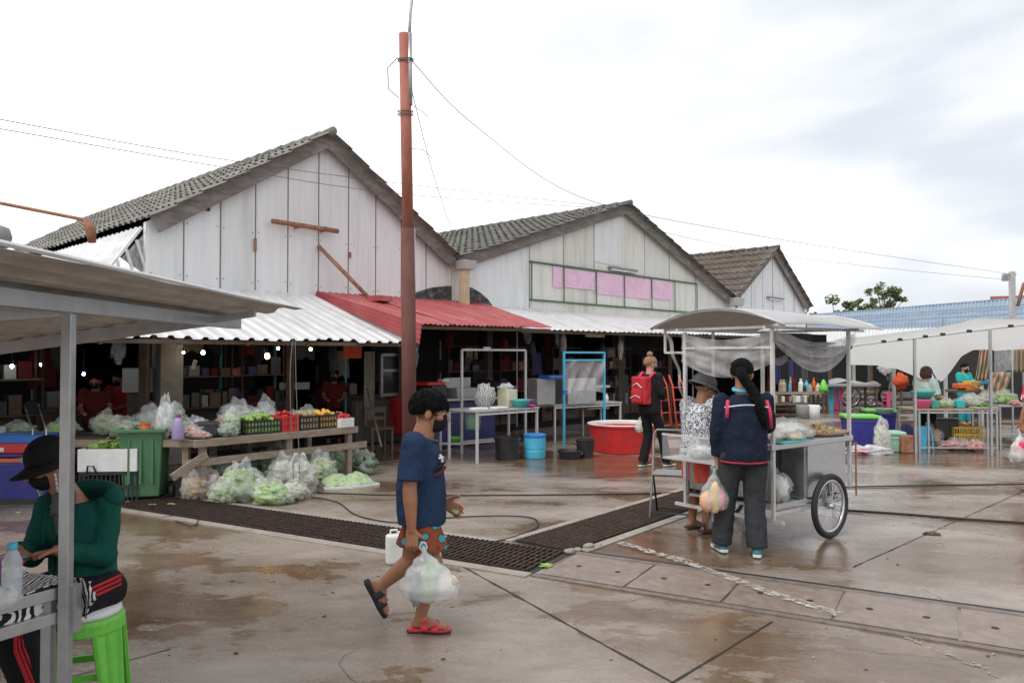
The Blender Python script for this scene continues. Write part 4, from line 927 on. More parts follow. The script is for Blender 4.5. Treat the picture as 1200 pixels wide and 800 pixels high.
# ---- seated person
sl = V((-2.015, 3.62, 0))
JS = dict(hipL=(-.09, -.02, .53), hipR=(.09, -.02, .53), shL=(-.105, -.03, .915), shR=(.145, .03, .925), head=(.125, .065, 1.120), look=(.62, .70, -.36), up=(.1, .1, 1),
          elL=(-.135, .03, .70), wrL=(-.03, .20, .765), elR=(.20, .07, .70), wrR=(.12, .26, .775),
          knL=(-.01, .43, .50), anL=(-.12, .36, .075), knR=(.24, .40, .51), anR=(.20, .36, .075), toeL=(0, 1, 0), toeR=(.1, 1, 0), arm=1.05, leg=1.05,
          handL=((.75, .62, -.1), (-.2, .2, -1), (-.3, .8, .3)), handR=((-.55, .75, -.1), (0, .1, -1), (-1, 0, 0)), curlL=.45, curlR=.35, torso=[(-.15, .86, .66), (.05, .88, .68), (.35, .80, .66), (.62, .82, .68), (.86, .92, .62), (1.02, .66, .42)])
sp_, H, g, ring, wd, body = make_person('seated person in a green hooded jacket, black hat and black mask at the near table', sl, R(172), JS, vox=.0055, hs=.98, body_mat='skin', hair=(hairfn(.3, -.3, -.5, .08), 'hair'))
hd = shirt(sp_, g, ring, wd, 'cl_hoodie', sleeve=1.93, grow=1.20, r0=.062, r1=.056, vox=.008, disp=.018, name='hooded_jacket', prof=[(-.16, .94, .86), (-.05, 1.0, .92), (.2, .96, .86), (.45, .94, .82), (.7, .96, .78), (.9, .96, .66), (1.0, .76, .56), (1.06, .50, .44)])
mb = MB()
for k in range(13):
    a = math.pi*(.02+k/12*.96); mb.cone(V((-.125*math.cos(a), -.085*math.sin(a)-.015, .965+.03*math.sin(a))), V((-.15*math.cos(a), -.115*math.sin(a)-.02, .95)), .028+.012*math.sin(a), .032)
mb.build('hood', 'cl_hoodie', sp_, voxel=.008, sm=4, disp=.015)
MB().poly([V((-.045, .122, .985)), V((.065, .130, .985)), V((.020, .148, .80)), V((.0, .147, .80))], (0, -.03, 0)).build('grey_undershirt', 'cl_grey', sp_, bevel=.008)
mb = MB(); mb.tube([(-.02, .09, .99), (.05, .10, .98), (.03, .13, .90)], .03, 8); mb.build('collar', 'cl_grey', sp_, voxel=.008, sm=3)
MB().tube([(.008, .152, .82), (.006, .168, .74), (.004, .175, .62), (.004, .170, .50)], .005, 6).build('zip', 'cl_black', sp_)
for sx in (-1, 1): MB().tube([(sx*.05+.02, .135, .93), (sx*.055+.02, .155, .86), (sx*.05+.02, .162, .78)], .004, 6).build('drawstring', 'cl_hoodie', sp_)
trousers(sp_, g, ring, wd, 'cl_black', length=.97, grow=1.1, r0=.105, r1=.082, r2=.070, vox=.009, disp=.016)
for s in 'LR':
    sx = -1 if s == 'L' else 1
    for k in range(3):
        o = (k-1)*.020
        h_, k_, a_ = g('hip'+s), g('kn'+s), g('an'+s); ou = V((sx, 0, 0)); fw_ = V((0, 1, 0)); up_ = V((0, 0, 1))
        MB().tube([h_+ou*.095+up_*(.05+o), h_.lerp(k_, .35)+ou*(.092)+up_*(.045+o), h_.lerp(k_, .75)+ou*.074+up_*(.045+o), k_+ou*.062+up_*(.035+o*.6)+fw_*(.045+o*.6), k_.lerp(a_, .15)+ou*.060+fw_*(.058+o), k_.lerp(a_, .5)+ou*.058+fw_*(.050+o), k_.lerp(a_, .9)+ou*.054+fw_*(.045+o)], .0075, 6).build('red_stripe', 'cl_red', sp_, smooth=True)
mask(sp_, H)
mb = MB(); ell(mb, H, (0, -.012, .040), (.090, .104, .100), 26, 16, lambda d: 1. if d[2] > -.22 else .78); cap_ = mb.build('hat', 'cl_black', sp_, smooth=True)
mb = MB()
def brim(u, v):
    a = 2*math.pi*u; r = 1+(.06+.34*max(0, math.sin(a)))*v; return H(math.cos(a)*.090*r, -.012+math.sin(a)*.104*r+.035*v*max(0, math.sin(a)), .022-.030*v-.010*math.cos(2*a)*v)
mb.grid(brim, 40, 5).build('hat_brim', 'cl_black', cap_, smooth=True, solid=.004)
pts = [H(.070, .05, -.01), H(.075, .07, -.07), H(.06, .075, -.13), H(.035, .075, -.175), H(-.02, .06, -.185), H(-.06, .02, -.13), H(-.075, .0, -.03)]
MB().tube(pts, .0045, 6).build('mask_chain', 'pl_white', sp_, smooth=True); mb = MB()
for k, q in enumerate(pts[:-1]):
    for j in range(5): mb.blob(q.lerp(pts[k+1], j/5), .0075, n=6)
mb.build('mask_chain', 'steel', sp_, smooth=True)
for s in 'LR': shoe(sp_, g, JS, s, 'pl_black', 'rubber')
ph = wmat(sp_) @ V((.075, .335, .765)); tag(MB().box(ph, (.15, .075, .009), rz=R(-20)).build('phone', 'pl_black', bevel=.003), 'dark phone lying under the hand of the seated person', 'phone')
# ---- green stool under the person
def stool(label, loc, rz, m, h=.45, r=.155, top='pl_white', k=1., group=None):
    s = thing('stool', label, 'stool', loc, rz, group)
    MB().lathe([(r*.2, h-.012), (r, h-.012), (r*1.04, h-.03), (r*1.05, h-.075), (r*1.0, h-.08), (r*.95, h-.06), (r*.2, h-.04)], n=32).build('seat', m, s, smooth=False, bevel=.003)
    for a in range(4):
        t = math.pi/4+a*math.pi/2; d = V((math.cos(t), math.sin(t), 0)); e = V((-d.y, d.x, 0)); mb = MB()
        p0, p1 = d*r*.95, d*r*1.28; w0, w1 = r*.44, r*.30
        q = [p0+e*w0+V((0, 0, h-.07)), p0-e*w0+V((0, 0, h-.07)), p1-e*w1, p1+e*w1]
        mb.poly(q, -d*.012)
        for sx in (-1, 0, 1): mb.bar(p0+e*w0*.86*sx+V((0, 0, h-.07)), p1+e*w1*.86*sx, .018, .022)
        mb.build('leg', m, s, bevel=.004)
    mb = MB()
    for a in range(4):
        t0 = math.pi/4+a*math.pi/2; t1 = t0+math.pi/2; rr = r*1.10; mb.bar((math.cos(t0)*rr, math.sin(t0)*rr, h*.42), (math.cos(t1)*rr, math.sin(t1)*rr, h*.42), .014, .03)
    mb.build('stretcher', m, s)
    if top: MB().lathe([(.01, h-.010), (r*.97, h-.010), (r*.95, h+.012), (r*.6, h+.020), (.01, h+.020)], n=28).build('seat_pad', top, s, smooth=True)
    return s
stool('green plastic stool with a white seat pad under the seated person', G(97, 832), R(20), 'pl_lime', h=.455, r=.165)
# ================================================================== THE VENDING CART
CE = V((math.cos(R(38)), math.sin(R(38)), 0)); CW = V((-CE.y, CE.x, 0)); CB = V((2.2, 6.49, 0)); CL, CWD = 1.24, .93
ct = thing('food_cart', 'stainless steel two wheeled food cart with arched canopy where a woman is shopping', 'food cart', CB, R(38))
# local axes: x along the cart, y across it (away from the woman)
def post(x, y, z0, z1, nm='post', m='pipe_white', w=.030): return MB().bar((x, y, z0), (x, y, z1), w).build(nm, m, ct, bevel=.002)
post(0, 0, .22, 1.87); post(0, CWD, .24, 1.85); post(CL, 0, .40, 1.87); post(CL, CWD, .30, 1.87); post(.42, CWD, .9, 1.87, w=.022)
for a, b_ in (((0, -.1, .235), (0, CWD+.12, .235)), ((0, 0, .30), (CL, 0, .30)), ((0, CWD, .30), (CL, CWD, .30)), ((CL-.12, 0, .30), (CL-.12, CWD, .30))):
    MB().bar(a, b_, .028).build('frame_rail', 'pipe_white', ct)
for a, b_ in (((-.12, 0, 1.87), (CL+.28, 0, 1.87)), ((-.12, CWD, 1.87), (CL+.28, CWD, 1.87)), ((0, -.12, 1.875), (0, CWD+.25, 1.875)), ((CL, -.1, 1.875), (CL, CWD+.2, 1.875)), ((0, CWD, 1.70), (0, 0, 1.70))):
    MB().bar(a, b_, .022).build('roof_rail', 'pipe_white', ct)
for a, b_ in (((0, CWD+.24, 1.875), (0, CWD+.24, 1.66)), ((0, CWD+.24, 1.66), (0, CWD, 1.66))): MB().bar(a, b_, .02).build('awning_arm', 'pipe_white', ct)
mb = MB()
def can(u, v):
    y = -.20+(CWD+.50)*v; x = -.16+(CL+.43)*u
    return V((x, y, 1.885+.16*math.sin(math.pi*min(1, max(0, v)))**.85+.012*math.sin(u*5)+.010*mn.noise(V((u*4, v*5, 2)))))
mb.grid(can, 24, 24).build('canopy', 'canopy_sheet' if 'canopy_sheet' in M else 'zinc_white', ct, smooth=True, solid=.004)
for x in (-.14, CL+.24):
    MB().tube([V((x, -.19+(CWD+.48)*k/12, 1.88+.155*max(0, math.sin(math.pi*k/12))**.8)) for k in range(13)], .010, 6).build('canopy_rib', 'pipe_white', ct, smooth=True)
MB().box((CL/2-.02, CWD/2, .86), (CL+.08, CWD+.06, .05)).build('counter_top', 'steel', ct, bevel=.006)
MB().box((CL/2-.02, CWD/2, .60), (.0, 0, 0)) if False else None
MB().span(.52, 1.16, -.005, .02, .38, .835).build('front_panel', 'steel', ct); MB().span(1.14, 1.165, .02, CWD, .36, .835).build('end_panel', 'steel', ct)
MB().span(-.01, .50, CWD-.04, CWD-.02, .36, .835).build('rear_panel', 'steel', ct); MB().span(.52, 1.14, CWD-.03, CWD-.01, .36, .835).build('rear_panel', 'steel', ct)
MB().span(.0, 1.15, .02, CWD-.04, .33, .35).build('bottom_shelf', 'dull_steel', ct); MB().span(-.005, .02, .02, CWD-.05, .40, .74).build('end_panel', 'steel', ct)
MB().span(.50, .525, .02, CWD-.05, .36, .83).build('divider', 'steel', ct); MB().span(.06, .49, .25, CWD-.06, .36, .80).build('bay_shade_block', 'pl_black', ct, bevel=.01)  # black block puts the shade of the open bay into its colour
MB().span(.02, .50, -.02, .0, .34, .375).build('lip_rail', 'dull_steel', ct)
# clear side shelf at the end of the cart
MB().span(-.34, -.02, .05, CWD-.02, .70, .715).build('side_shelf', 'dull_steel', ct); MB().span(-.35, -.345, .05, CWD-.02, .70, .92).build('glass_guard', 'glass_clear', ct)
MB().span(-.35, -.02, .045, .050, .70, .90).build('glass_guard', 'glass_clear', ct); MB().bar((-.345, .05, .92), (-.345, CWD-.02, .92), .018).build('guard_rail', 'pipe_white', ct)
def wheel(root, c, r, nm='wheel', n=28, ax='y', tw=.028):
    w_ = thing(nm, 'x', 'x', c); del w_['label']; del w_['category']; w_.parent = root
    def ringm(rr, ra, nn=36):
        mb = MB(); k = 10; vs = []; fs = []
        for i in range(nn):
            a = 2*math.pi*i/nn
            for j in range(k):
                b_ = 2*math.pi*j/k; vs.append(V(((rr+ra*math.cos(b_))*math.cos(a), ra*math.sin(b_), (rr+ra*math.cos(b_))*math.sin(a))))
        for i in range(nn):
            for j in range(k): fs.append((i*k+j, ((i+1) % nn)*k+j, ((i+1) % nn)*k+(j+1) % k, i*k+(j+1) % k))
        return mb.add(vs, fs)
    ringm(r-tw, tw).build('tyre', 'rubber', w_, smooth=True); ringm(r-tw*2.2, tw*.55).build('rim', 'rim_steel' if 'rim_steel' in M else 'steel', w_, smooth=True)
    for i in range(n):
        a = 2*math.pi*i/n+.05; b_ = a+(.35 if i % 2 else -.35); MB().tube([(math.cos(a)*(r-tw*2.4), 0, math.sin(a)*(r-tw*2.4)), (math.cos(b_)*.022, (.02 if i % 4 < 2 else -.02), math.sin(b_)*.022)], .0022, 4).build('spoke', 'steel', w_)
    MB().tube([(0, -.035, 0), (0, .035, 0)], .026, 12).build('hub', 'steel', w_, smooth=True)
    return w_
wheel(ct, (.76, -.075, .288), .288); wheel(ct, (.76, CWD+.07, .288), .288)
MB().bar((.76, -.1, .288), (.76, CWD+.1, .288), .022).build('axle', 'dull_steel', ct)
MB().bar((.76, -.02, .288), (.76, -.02, .42), .04, .02).build('axle_bracket', 'dull_steel', ct); MB().bar((.76, CWD, .288), (.76, CWD, .42), .04, .02).build('axle_bracket', 'dull_steel', ct)
for y in (.20, CWD-.2):
    c = thing('caster', 'x', 'x', (.06, y, 0)); del c['label']; del c['category']; c.parent = ct
    MB().tube([(0, -.02, .065), (0, .02, .065)], .065, 18).build('tyre', 'rubber', c, bevel=.006); MB().box((0, .032, .11), (.05, .008, .12)).build('fork', 'steel', c); MB().box((0, -.032, .11), (.05, .008, .12)).build('fork', 'steel', c); MB().box((0, 0, .20), (.07, .07, .10)).build('swivel', 'steel', c)
MB().tube([(CL-.05, .3, .75), (CL+.32, .3, .80), (CL+.32, .65, .80), (CL-.05, .65, .75)], .013, 8).build('push_handle', 'pipe_white', ct, smooth=True)
MB().bar((CL-.0, .02, .82), (CL+.02, -.02, .45), .02).build('stay', 'dull_steel', ct); MB().bar((CL+.12, .0, .80), (CL+.12, .0, .30), .012).build('rusty_rod', 'rust', ct); MB().bar((CL-.02, 0, .80), (CL+.14, 0, .80), .014).build('rod_arm', 'rust', ct)
# films under the canopy
def swag(nm, a, b_, drop, ht, side, m='mesh_film', nu=50, nv=16, gath=.3, seed=0):
    a, b_ = V(a), V(b_)
    def f(u, v):
        s_ = math.sin(math.pi*min(1, max(0, u))); top = a.lerp(b_, u)-V((0, 0, drop*s_*.55))
        fold = .014*math.sin((u*9+v*14+seed))*s_+.02*mn.noise(V((u*7, v*9, seed)))
        return top+V((0, 0, -ht*v*(gath+(1-gath)*s_)))+V(side)*(fold+.03*s_*v)
    return MB().grid(f, nu, nv).build(nm, m, ct, smooth=True)
swag('gathered_net', (-.02, -.02, 1.84), (CL+.05, -.03, 1.84), .34, .17, (0, -1, 0), seed=1, gath=.5)
swag('gathered_net', (0, .0, 1.84), (0, CWD+.04, 1.84), .12, .34, (-1, 0, 0), seed=3, gath=.8)
swag('gathered_net', (-.02, -.05, 1.86), (CL+.05, -.05, 1.86), .20, .14, (0, -1, 0), seed=7, gath=.7)
swag('gathered_net', (.0, .1, 1.86), (CL*.6, .3, 1.84), .16, .22, (0, -1, 0), seed=12, gath=.7)
swag('gathered_net', (0, CWD, 1.82), (CL, CWD, 1.86), .12, .22, (0, 1, 0), seed=5)
MB().grid(lambda u, v: V((-.02-.03*u+.02*math.sin(v*20), CWD+.30-.34*v**.5*(1-.15*u)-.09*u, 1.86-.95*v)), 8, 26).build('tied_net', 'mesh_film', ct, smooth=True)
MB().grid(lambda u, v: V((.05+CL*.85*u, .12+.05*math.sin(u*9), 1.83-.17*v-.05*math.sin(u*8)*v)), 30, 6).build('dark_valance', 'cl_charcoal', ct, smooth=True)
# goods on the counter
def cpt(x, y, z): return wmat(ct) @ V((x, y, z))
def snackbag(label, x, y, r, h, inner, seed, cat='snack bag', group=None, z=.885):
    c = cpt(x, y, z); p = thing('snack_bag', label, cat, c, R(38+seed*40), group)
    MB().blob((0, 0, h*.45), (r*.85, r*.7, h*.42), .25, 4, 18, seed).build('contents', inner, p, smooth=True)
    mb = MB(); mb.blob((0, 0, h*.5), (r, r*.85, h*.52), .28, 3.5, 22, seed+3); mb.build('film', 'bag_clear', p, smooth=True)
    return p
tiny = ['left of the seven on the counter', 'second', 'third']
snackbag('clear bag of pale crackling snacks nearest the woman on the cart counter', .16, .10, .11, .11, 'snack_pale', 1)
snackbag('large shiny bag of white puffed snacks in the middle of the cart counter', .44, .14, .17, .17, 'foam', 2)
snackbag('bag of brownish peanuts behind the large shiny bag', .30, .36, .13, .12, 'snack', 3)
snackbag('flat bag of pale snacks in front of the noodle tray', .66, .12, .11, .09, 'snack_pale', 4)
snackbag('bag of toasted snacks at the rear of the cart counter', .60, .45, .13, .14, 'snack', 5)
snackbag('white bundled bag hanging low inside the open cart bay', .25, .12, .12, .26, 'foam', 6, z=.36)
snackbag('crinkled bag of golden chips leaning beside the noodle tray', .84, .30, .12, .15, 'snack', 11)
snackbag('clear bag of pale rice cakes at the rear left of the cart counter', .12, .40, .12, .14, 'snack_pale', 12)
snackbag('small bag of brown nuts at the near edge of the cart counter', .34, .02, .09, .08, 'snack', 13)
tr = thing('snack_tray', 'round woven tray heaped with yellow noodles at the far end of the cart counter', 'tray', cpt(1.08, .25, .888), 0)
MB().lathe([(.05, 0), (.25, .0), (.30, .035), (.29, .038), (.24, .012), (.05, .010)], n=32).build('woven_tray', 'tan_wood', tr, smooth=True)
mb = MB(); rnd = random.Random(3)
for i in range(190):
    a = rnd.random()*6.28; d = rnd.random()**.6*.22; x, y = math.cos(a)*d, math.sin(a)*d; z = .02+.075*(1-(d/.24)**1.5)*rnd.uniform(.7, 1.05); b_ = rnd.random()*3.14; l_ = rnd.uniform(.02, .035)
    mb.tube([(x-math.cos(b_)*l_, y-math.sin(b_)*l_, z-.004), (x, y, z+.008), (x+math.cos(b_)*l_, y+math.sin(b_)*l_, z-.004)], .007, 5)
mb.build('noodle_heap', 'snack', tr, smooth=True)
tag(MB().box(cpt(.25, -.03, .895), (.42, .10, .01), rz=R(38)).build('paper_sheet', 'pl_turq', bevel=.003), 'turquoise sheet lying along the near edge of the cart counter', 'sheet')
tag(MB().lathe([(.012, 0), (.07, .0), (.075, .11), (.07, .11)], cpt(-.18, .35, .716), 20).build('food_tub', 'pl_white', smooth=True), 'white tub on the clear side shelf of the food cart', 'tub')
snackbag('flat clear bag of ice lying on the side shelf of the food cart', -.18, .6, .12, .12, 'foam', 8, z=.716)
tag(MB().blob(cpt(.85, .60, .97), (.05, .15, .11), .2, 3, 16, 7).build('bread_basket', 'tan_wood', smooth=True), 'brown basket standing upright behind the woman on the counter', 'basket')
# ---- woman at the cart (seen from behind)
JW = dict(hipL=(-.09, 0, .82), hipR=(.09, 0, .82), shL=(-.18, 0, 1.265), shR=(.18, 0, 1.265), head=(.0, .03, 1.475), look=(.35, .9, -.30), up=(0, .15, 1),
          elL=(-.215, -.015, 1.03), wrL=(-.21, .04, .80), elR=(.215, .06, 1.05), wrR=(.17, .28, .98), knL=(-.13, .10, .44), anL=(-.155, .13, .07), knR=(.09, .02, .45), anR=(.10, -.02, .07),
          toeL=(-.2, 1, 0), toeR=(.25, 1, 0), handL=((.1, .15, -1), (1, 0, 0), (0, 1, 0)), handR=((0, 1, -.3), (0, 0, -1), (-1, 0, 0)), curlL=1.1, curlR=.6, leg=1.0)
wp = G(872, 651)
wo_, H, g, ring, wd, body = make_person('woman with a long ponytail, navy zip jacket and grey trousers standing at the food cart', (wp.x, wp.y, 0), R(-4), JW, vox=.006, hs=1.06, hair=(hairfn(.45, -.2, -.75, .13, .03), 'hair'))
shirt(wo_, g, ring, wd, 'cl_navy', sleeve=1.95, grow=1.22, r0=.066, r1=.060, vox=.008, disp=.024, name='zip_jacket',
      prof=[(-.16, .86, .74), (.05, .88, .78), (.35, .88, .76), (.62, .90, .76), (.86, .92, .66), (1.0, .66, .48), (1.10, .36, .32)])
tufts(wo_, H, 260, lambda d: d.z > -.15, down=.03, out=.003, seed=8, r=.0022)
mb = MB()
for k in range(16):
    t = k/15; x = -.17+.34*t; x2 = x+.024; mb.cone(V((x, -.168*math.sqrt(max(.1, 1-(x/.235)**2)), 1.215+.022*math.sin(math.pi*t))), V((x2, -.168*math.sqrt(max(.1, 1-(x2/.235)**2)), 1.215+.022*math.sin(math.pi*(t+.066)))), .0055, .0055, 6)
mb.build('white_piping', 'cl_white', wo_)
for sx in (-1, 1):
    mb = MB(); mb.tube([(sx*.145, -.105, 1.27), (sx*.155, -.130, 1.20), (sx*.158, -.128, 1.13)] if sx < 0 else [(sx*.165, -.09, 1.27), (sx*.185, -.115, 1.18), (sx*.195, -.105, 1.05)], .015, 8); mb.build('pink_strap', 'cl_pink', wo_, smooth=True)
mb = MB(); mb.tube([V((.190*math.cos(a), .163*math.sin(a), .772)) for a in [2*math.pi*k/24 for k in range(25)]], .0075, 6); mb.build('red_hem', 'cl_red', wo_, smooth=True)
mb = MB(); mb.tube([V((.075*math.cos(a), .06*math.sin(a)+.005, 1.352+.012*math.sin(a))) for a in [2*math.pi*k/16 for k in range(17)]], .016, 6); mb.build('blue_collar', 'pl_sky', wo_, smooth=True)
trousers(wo_, g, ring, wd, 'cl_charcoal', length=.995, grow=1.04, r0=.108, r1=.088, r2=.082, vox=.009, disp=.022)
mb = MB(); P_ = [H(.0, -.10, .03), H(.01, -.125, -.03), V((.055, -.13, 1.33)), V((.095, -.155, 1.22)), V((.125, -.15, 1.12)), V((.15, -.14, 1.03))]
mb.tube(P_, [.040, .045, .042, .040, .032, .008], 10); mb.build('ponytail', 'hair', wo_, voxel=.007, sm=2, disp=.015, dsc=.03)
MB().blob(H(.0, -.105, .045), .042, .1, n=14).build('hair_tie', 'hair', wo_, smooth=True)
for s in 'LR': shoe(wo_, g, JW, s, 'shoe_teal', 'shoe_white', ln=.18)
mask(wo_, H)
hw = wmat(wo_) @ V((-.215, .055, .705))
carrier_bag('pale plastic bag of yellow drink and peach snacks in the ponytailed woman\'s hand', hw+V((-.02, -.03, .01)), .36, .25, .19, 'bag_clear', [(-.28, -.1, .22, .055, .05, .085, 'peach', .15), (0, -.2, .34, .045, .03, .13, 'juice', .12), (.2, -.05, .28, .05, .05, .08, 'pl_pink', .2), (-.1, .2, .25, .06, .05, .08, 'juice', .15)], seed=9)
# ---- the cart vendor
vp_ = G(819, 622)
JV = dict(hipL=(-.085, 0, .74), hipR=(.085, 0, .74), shL=(-.18, .03, 1.16), shR=(.18, .03, 1.16), head=(0, .075, 1.335), look=(.35, .90, -.38), up=(0, .2, 1),
          elL=(-.24, .08, .95), wrL=(-.05, .28, .93), elR=(.24, .08, .95), wrR=(.08, .30, .92), knL=(-.09, .03, .41), anL=(-.10, 0, .07), knR=(.09, .03, .41), anR=(.10, .0, .07), ankh=.055,
          handL=((.6, .8, -.1), (0, 0, -1), (0, 1, 0)), handR=((-.5, .8, -.1), (0, 0, -1), (-1, 0, 0)), arm=1.15, torso=[(-.12, .90, .76), (.05, .95, .80), (.35, .90, .78), (.62, .90, .76), (.86, .94, .66), (1.02, .68, .42)])
ve, H, g, ring, wd, body = make_person('cart vendor in a black and white patterned blouse, coral shorts and dark brimmed hat', (vp_.x, vp_.y, 0), R(-65), JV, vox=.007, body_mat='skin_dark', hs=1.06, hair=(hairfn(.4, -.3, -.6, .10), 'hair'))
shirt(ve, g, ring, wd, 'swirl', sleeve=.75, grow=1.18, r0=.085, r1=.082, vox=.009, disp=.02)
trousers(ve, g, ring, wd, 'cl_coral', length=.40, grow=1.18, r0=.105, r1=.115, vox=.009, disp=.02, name='coral_shorts')
mb = MB(); ell(mb, H, (0, -.012, .045), (.094, .110, .085), 26, 16, lambda d: 1. if d[2] > -.22 else .78); hc = mb.build('hat', 'cl_grey', ve, smooth=True)
mb = MB(); mb.grid(lambda u, v: H(math.cos(6.2832*u)*.094*(1+.30*v), -.012+math.sin(6.2832*u)*.110*(1+.34*v), .030-.030*v), 40, 4).build('hat_brim', 'cl_grey', hc, smooth=True, solid=.005)
for s in 'LR':
    a = g('an'+s); MB().poly([a+V((x, y, -.058)) for x, y in ((-.035, -.07), (.035, -.07), (.045, .10), (.03, .18), (-.03, .18), (-.045, .10))], (0, 0, .015)).build('sandal', 'rubber', ve, bevel=.004)
# ---- folding chair
fc = G(786, 607); ch_ = thing('folding_chair', 'grey metal folding chair left of the food cart by the grating', 'chair', (fc.x+.02, fc.y+.05, 0), R(-18))
MB().tube([(-.20, -.16, 0), (-.20, .10, .44), (-.20, .19, .82), (-.17, .205, .86), (.17, .205, .86), (.20, .19, .82), (.20, .10, .44), (.20, -.16, 0)], .011, 8).build('back_frame', 'grey_paint' if 'grey_paint' in M else 'pl_grey', ch_, smooth=True)
MB().tube([(-.17, .22, 0), (-.17, -.10, .43), (.17, -.10, .43), (.17, .22, 0)], .011, 8).build('leg_frame', 'pl_black', ch_, smooth=True)
MB().box((0, .02, .445), (.36, .34, .02)).build('seat', 'pl_grey', ch_, bevel=.008)
MB().bar((-.17, .18, .055), (.17, .18, .055), .014).build('cross_bar', 'pl_black', ch_); MB().bar((-.2, -.12, .06), (.2, -.12, .06), .014).build('cross_bar', 'pl_black', ch_)
# ---- backpack person
bk = G(763, 547)
JK = dict(hipL=(-.08, 0, .84), hipR=(.08, 0, .84), shL=(-.17, -.01, 1.33), shR=(.17, .01, 1.33), head=(.0, .03, 1.51), look=(.35, 1, -.12), elL=(-.215, -.05, 1.08), wrL=(-.19, .02, .87), elR=(.22, .02, 1.09), wrR=(.13, .17, 1.0),
          knL=(-.08, .06, .46), anL=(-.10, -.04, .07), knR=(.09, .17, .47), anR=(.11, .26, .07), handL=((0, .1, -1), (1, 0, 0), (0, 1, 0)), handR=((-.4, .8, .2), (-1, 0, 0), (0, 0, 1)), curlL=1.1, curlR=.8, arm=.95, leg=.95)
kp, H, g, ring, wd, body = make_person('shopper in black with a bright red backpack and hair tied in a bun', (bk.x-.02, bk.y, 0), R(-52), JK, vox=.008, body_mat='skin_light', hair=(hairfn(.4, -.1, -.6, .12), 'hair_blonde'))
MB().blob(H(0, -.03, .145), (.045, .045, .04), .2, 3, 14, 2).build('hair_bun', 'hair_blonde', kp, smooth=True)
shirt(kp, g, ring, wd, 'cl_black', sleeve=1.9, grow=1.14, r0=.066, r1=.052, vox=.010, disp=.02, name='black_jacket'); trousers(kp, g, ring, wd, 'cl_black', length=.99, r0=.09, r1=.07, r2=.072, vox=.010, disp=.015)
mask(kp, H, 'cl_black')
MB().box((0, -.175, 1.13), (.27, .15, .40)).build('backpack', 'cl_red', kp, voxel=.012, sm=10, disp=.02); MB().box((0, -.26, 1.05), (.20, .06, .18)).build('backpack_pocket', 'cl_red', kp, voxel=.012, sm=8)
MB().tube([(-.08, -.265, 1.20), (.0, -.272, 1.24), (.09, -.265, 1.17)], .007, 6).build('white_print', 'cl_white', kp); MB().tube([(-.10, -.30, 1.02), (.0, -.302, 1.06), (.08, -.298, 1.03)], .006, 6).build('white_print', 'cl_white', kp)
for sx in (-1, 1): MB().tube([(sx*.10, -.13, 1.30), (sx*.11, -.03, 1.385), (sx*.115, .08, 1.36), (sx*.12, .115, 1.22), (sx*.12, .02, 1.0)], .022, 8).build('backpack_strap', 'cl_pink', kp, smooth=True)
for s in 'LR': shoe(kp, g, JK, s, 'cl_charcoal', 'shoe_white', ln=.18)
hw = wmat(kp) @ V((-.185, .03, .78))
carrier_bag('small white bag of pale greens held by the shopper with the backpack', hw, .30, .21, .16, 'bag', [(0, 0, .18, .08, .07, .06, 'leaf_pale', .2)], seed=12)
# ================================================================== THINGS IN FRONT OF THE HALL, MIDDLE
tubc = G(729, 531); tubc.y += .30; tubc.x += .06
t = thing('wash_tub', 'huge round red plastic tub behind the shopper with the backpack', 'tub', (tubc.x, tubc.y, 0))
MB().lathe([(.44, .0), (.51, .01), (.59, .44), (.615, .45), (.615, .475), (.595, .48), (.585, .46), (.505, .04), (.01, .03)], n=56).build('tub_shell', 'pl_red', t, smooth=False, bevel=.002)
MB().lathe([(.603, .478), (.616, .470), (.612, .484), (.596, .490), (.585, .478), (.58, .44), (.575, .40)], n=56, cap=False).build('white_inside', 'pl_white', t, smooth=True)
for k in range(3):
    a = R(-62+k*2); MB().tube([V((math.cos(a)*.56, math.sin(a)*.56, .17+.05*k)), V((math.cos(a+.07)*.565, math.sin(a+.07)*.565, .19+.05*k)), V((math.cos(a+.03)*.567, math.sin(a+.03)*.567, .215+.05*k))], .006, 5).build('white_mark', 'pl_white', t)
for i, (x, y, r, h, lb) in enumerate(((687, 537, .155, .29, 'black plastic bucket standing beside the huge red tub'), (669, 539, .20, .14, 'low black basin left of the bucket by the red tub'), (594, 540, .20, .36, 'big charcoal bucket under the white steel table'), )):
    c = G(x, y); b_ = thing('bucket', lb, 'bucket', (c.x, c.y+r, 0)); MB().lathe([(.01, 0), (r*.80, 0), (r, h-.02), (r*1.06, h-.02), (r*1.06, h), (r*.95, h), (r*.76, .02), (.01, .02)], n=28).build('bucket_shell', 'pl_black', b_, bevel=.002)
    MB().tube([V((math.cos(a)*r*1.05, math.sin(a)*r*.5, h-.03-.06*abs(math.sin(a)))) for a in [math.pi+math.pi*k/10 for k in range(11)]], .005, 5).build('handle', 'steel', b_)
c = G(627, 538); b_ = thing('drum', 'blue plastic drum under the right end of the white steel table', 'drum', (c.x, c.y+.17, 0))
MB().lathe([(.01, 0), (.165, 0), (.172, .02), (.176, .12), (.170, .14), (.176, .16), (.178, .34), (.165, .36), (.165, .385), (.150, .385), (.150, .33), (.01, .33)], n=30).build('drum_shell', 'pl_sky', b_, bevel=.003)
MB().lathe([(.17, .335), (.186, .34), (.186, .375), (.17, .38)], n=30).build('rim_ring', 'pl_blue', b_)
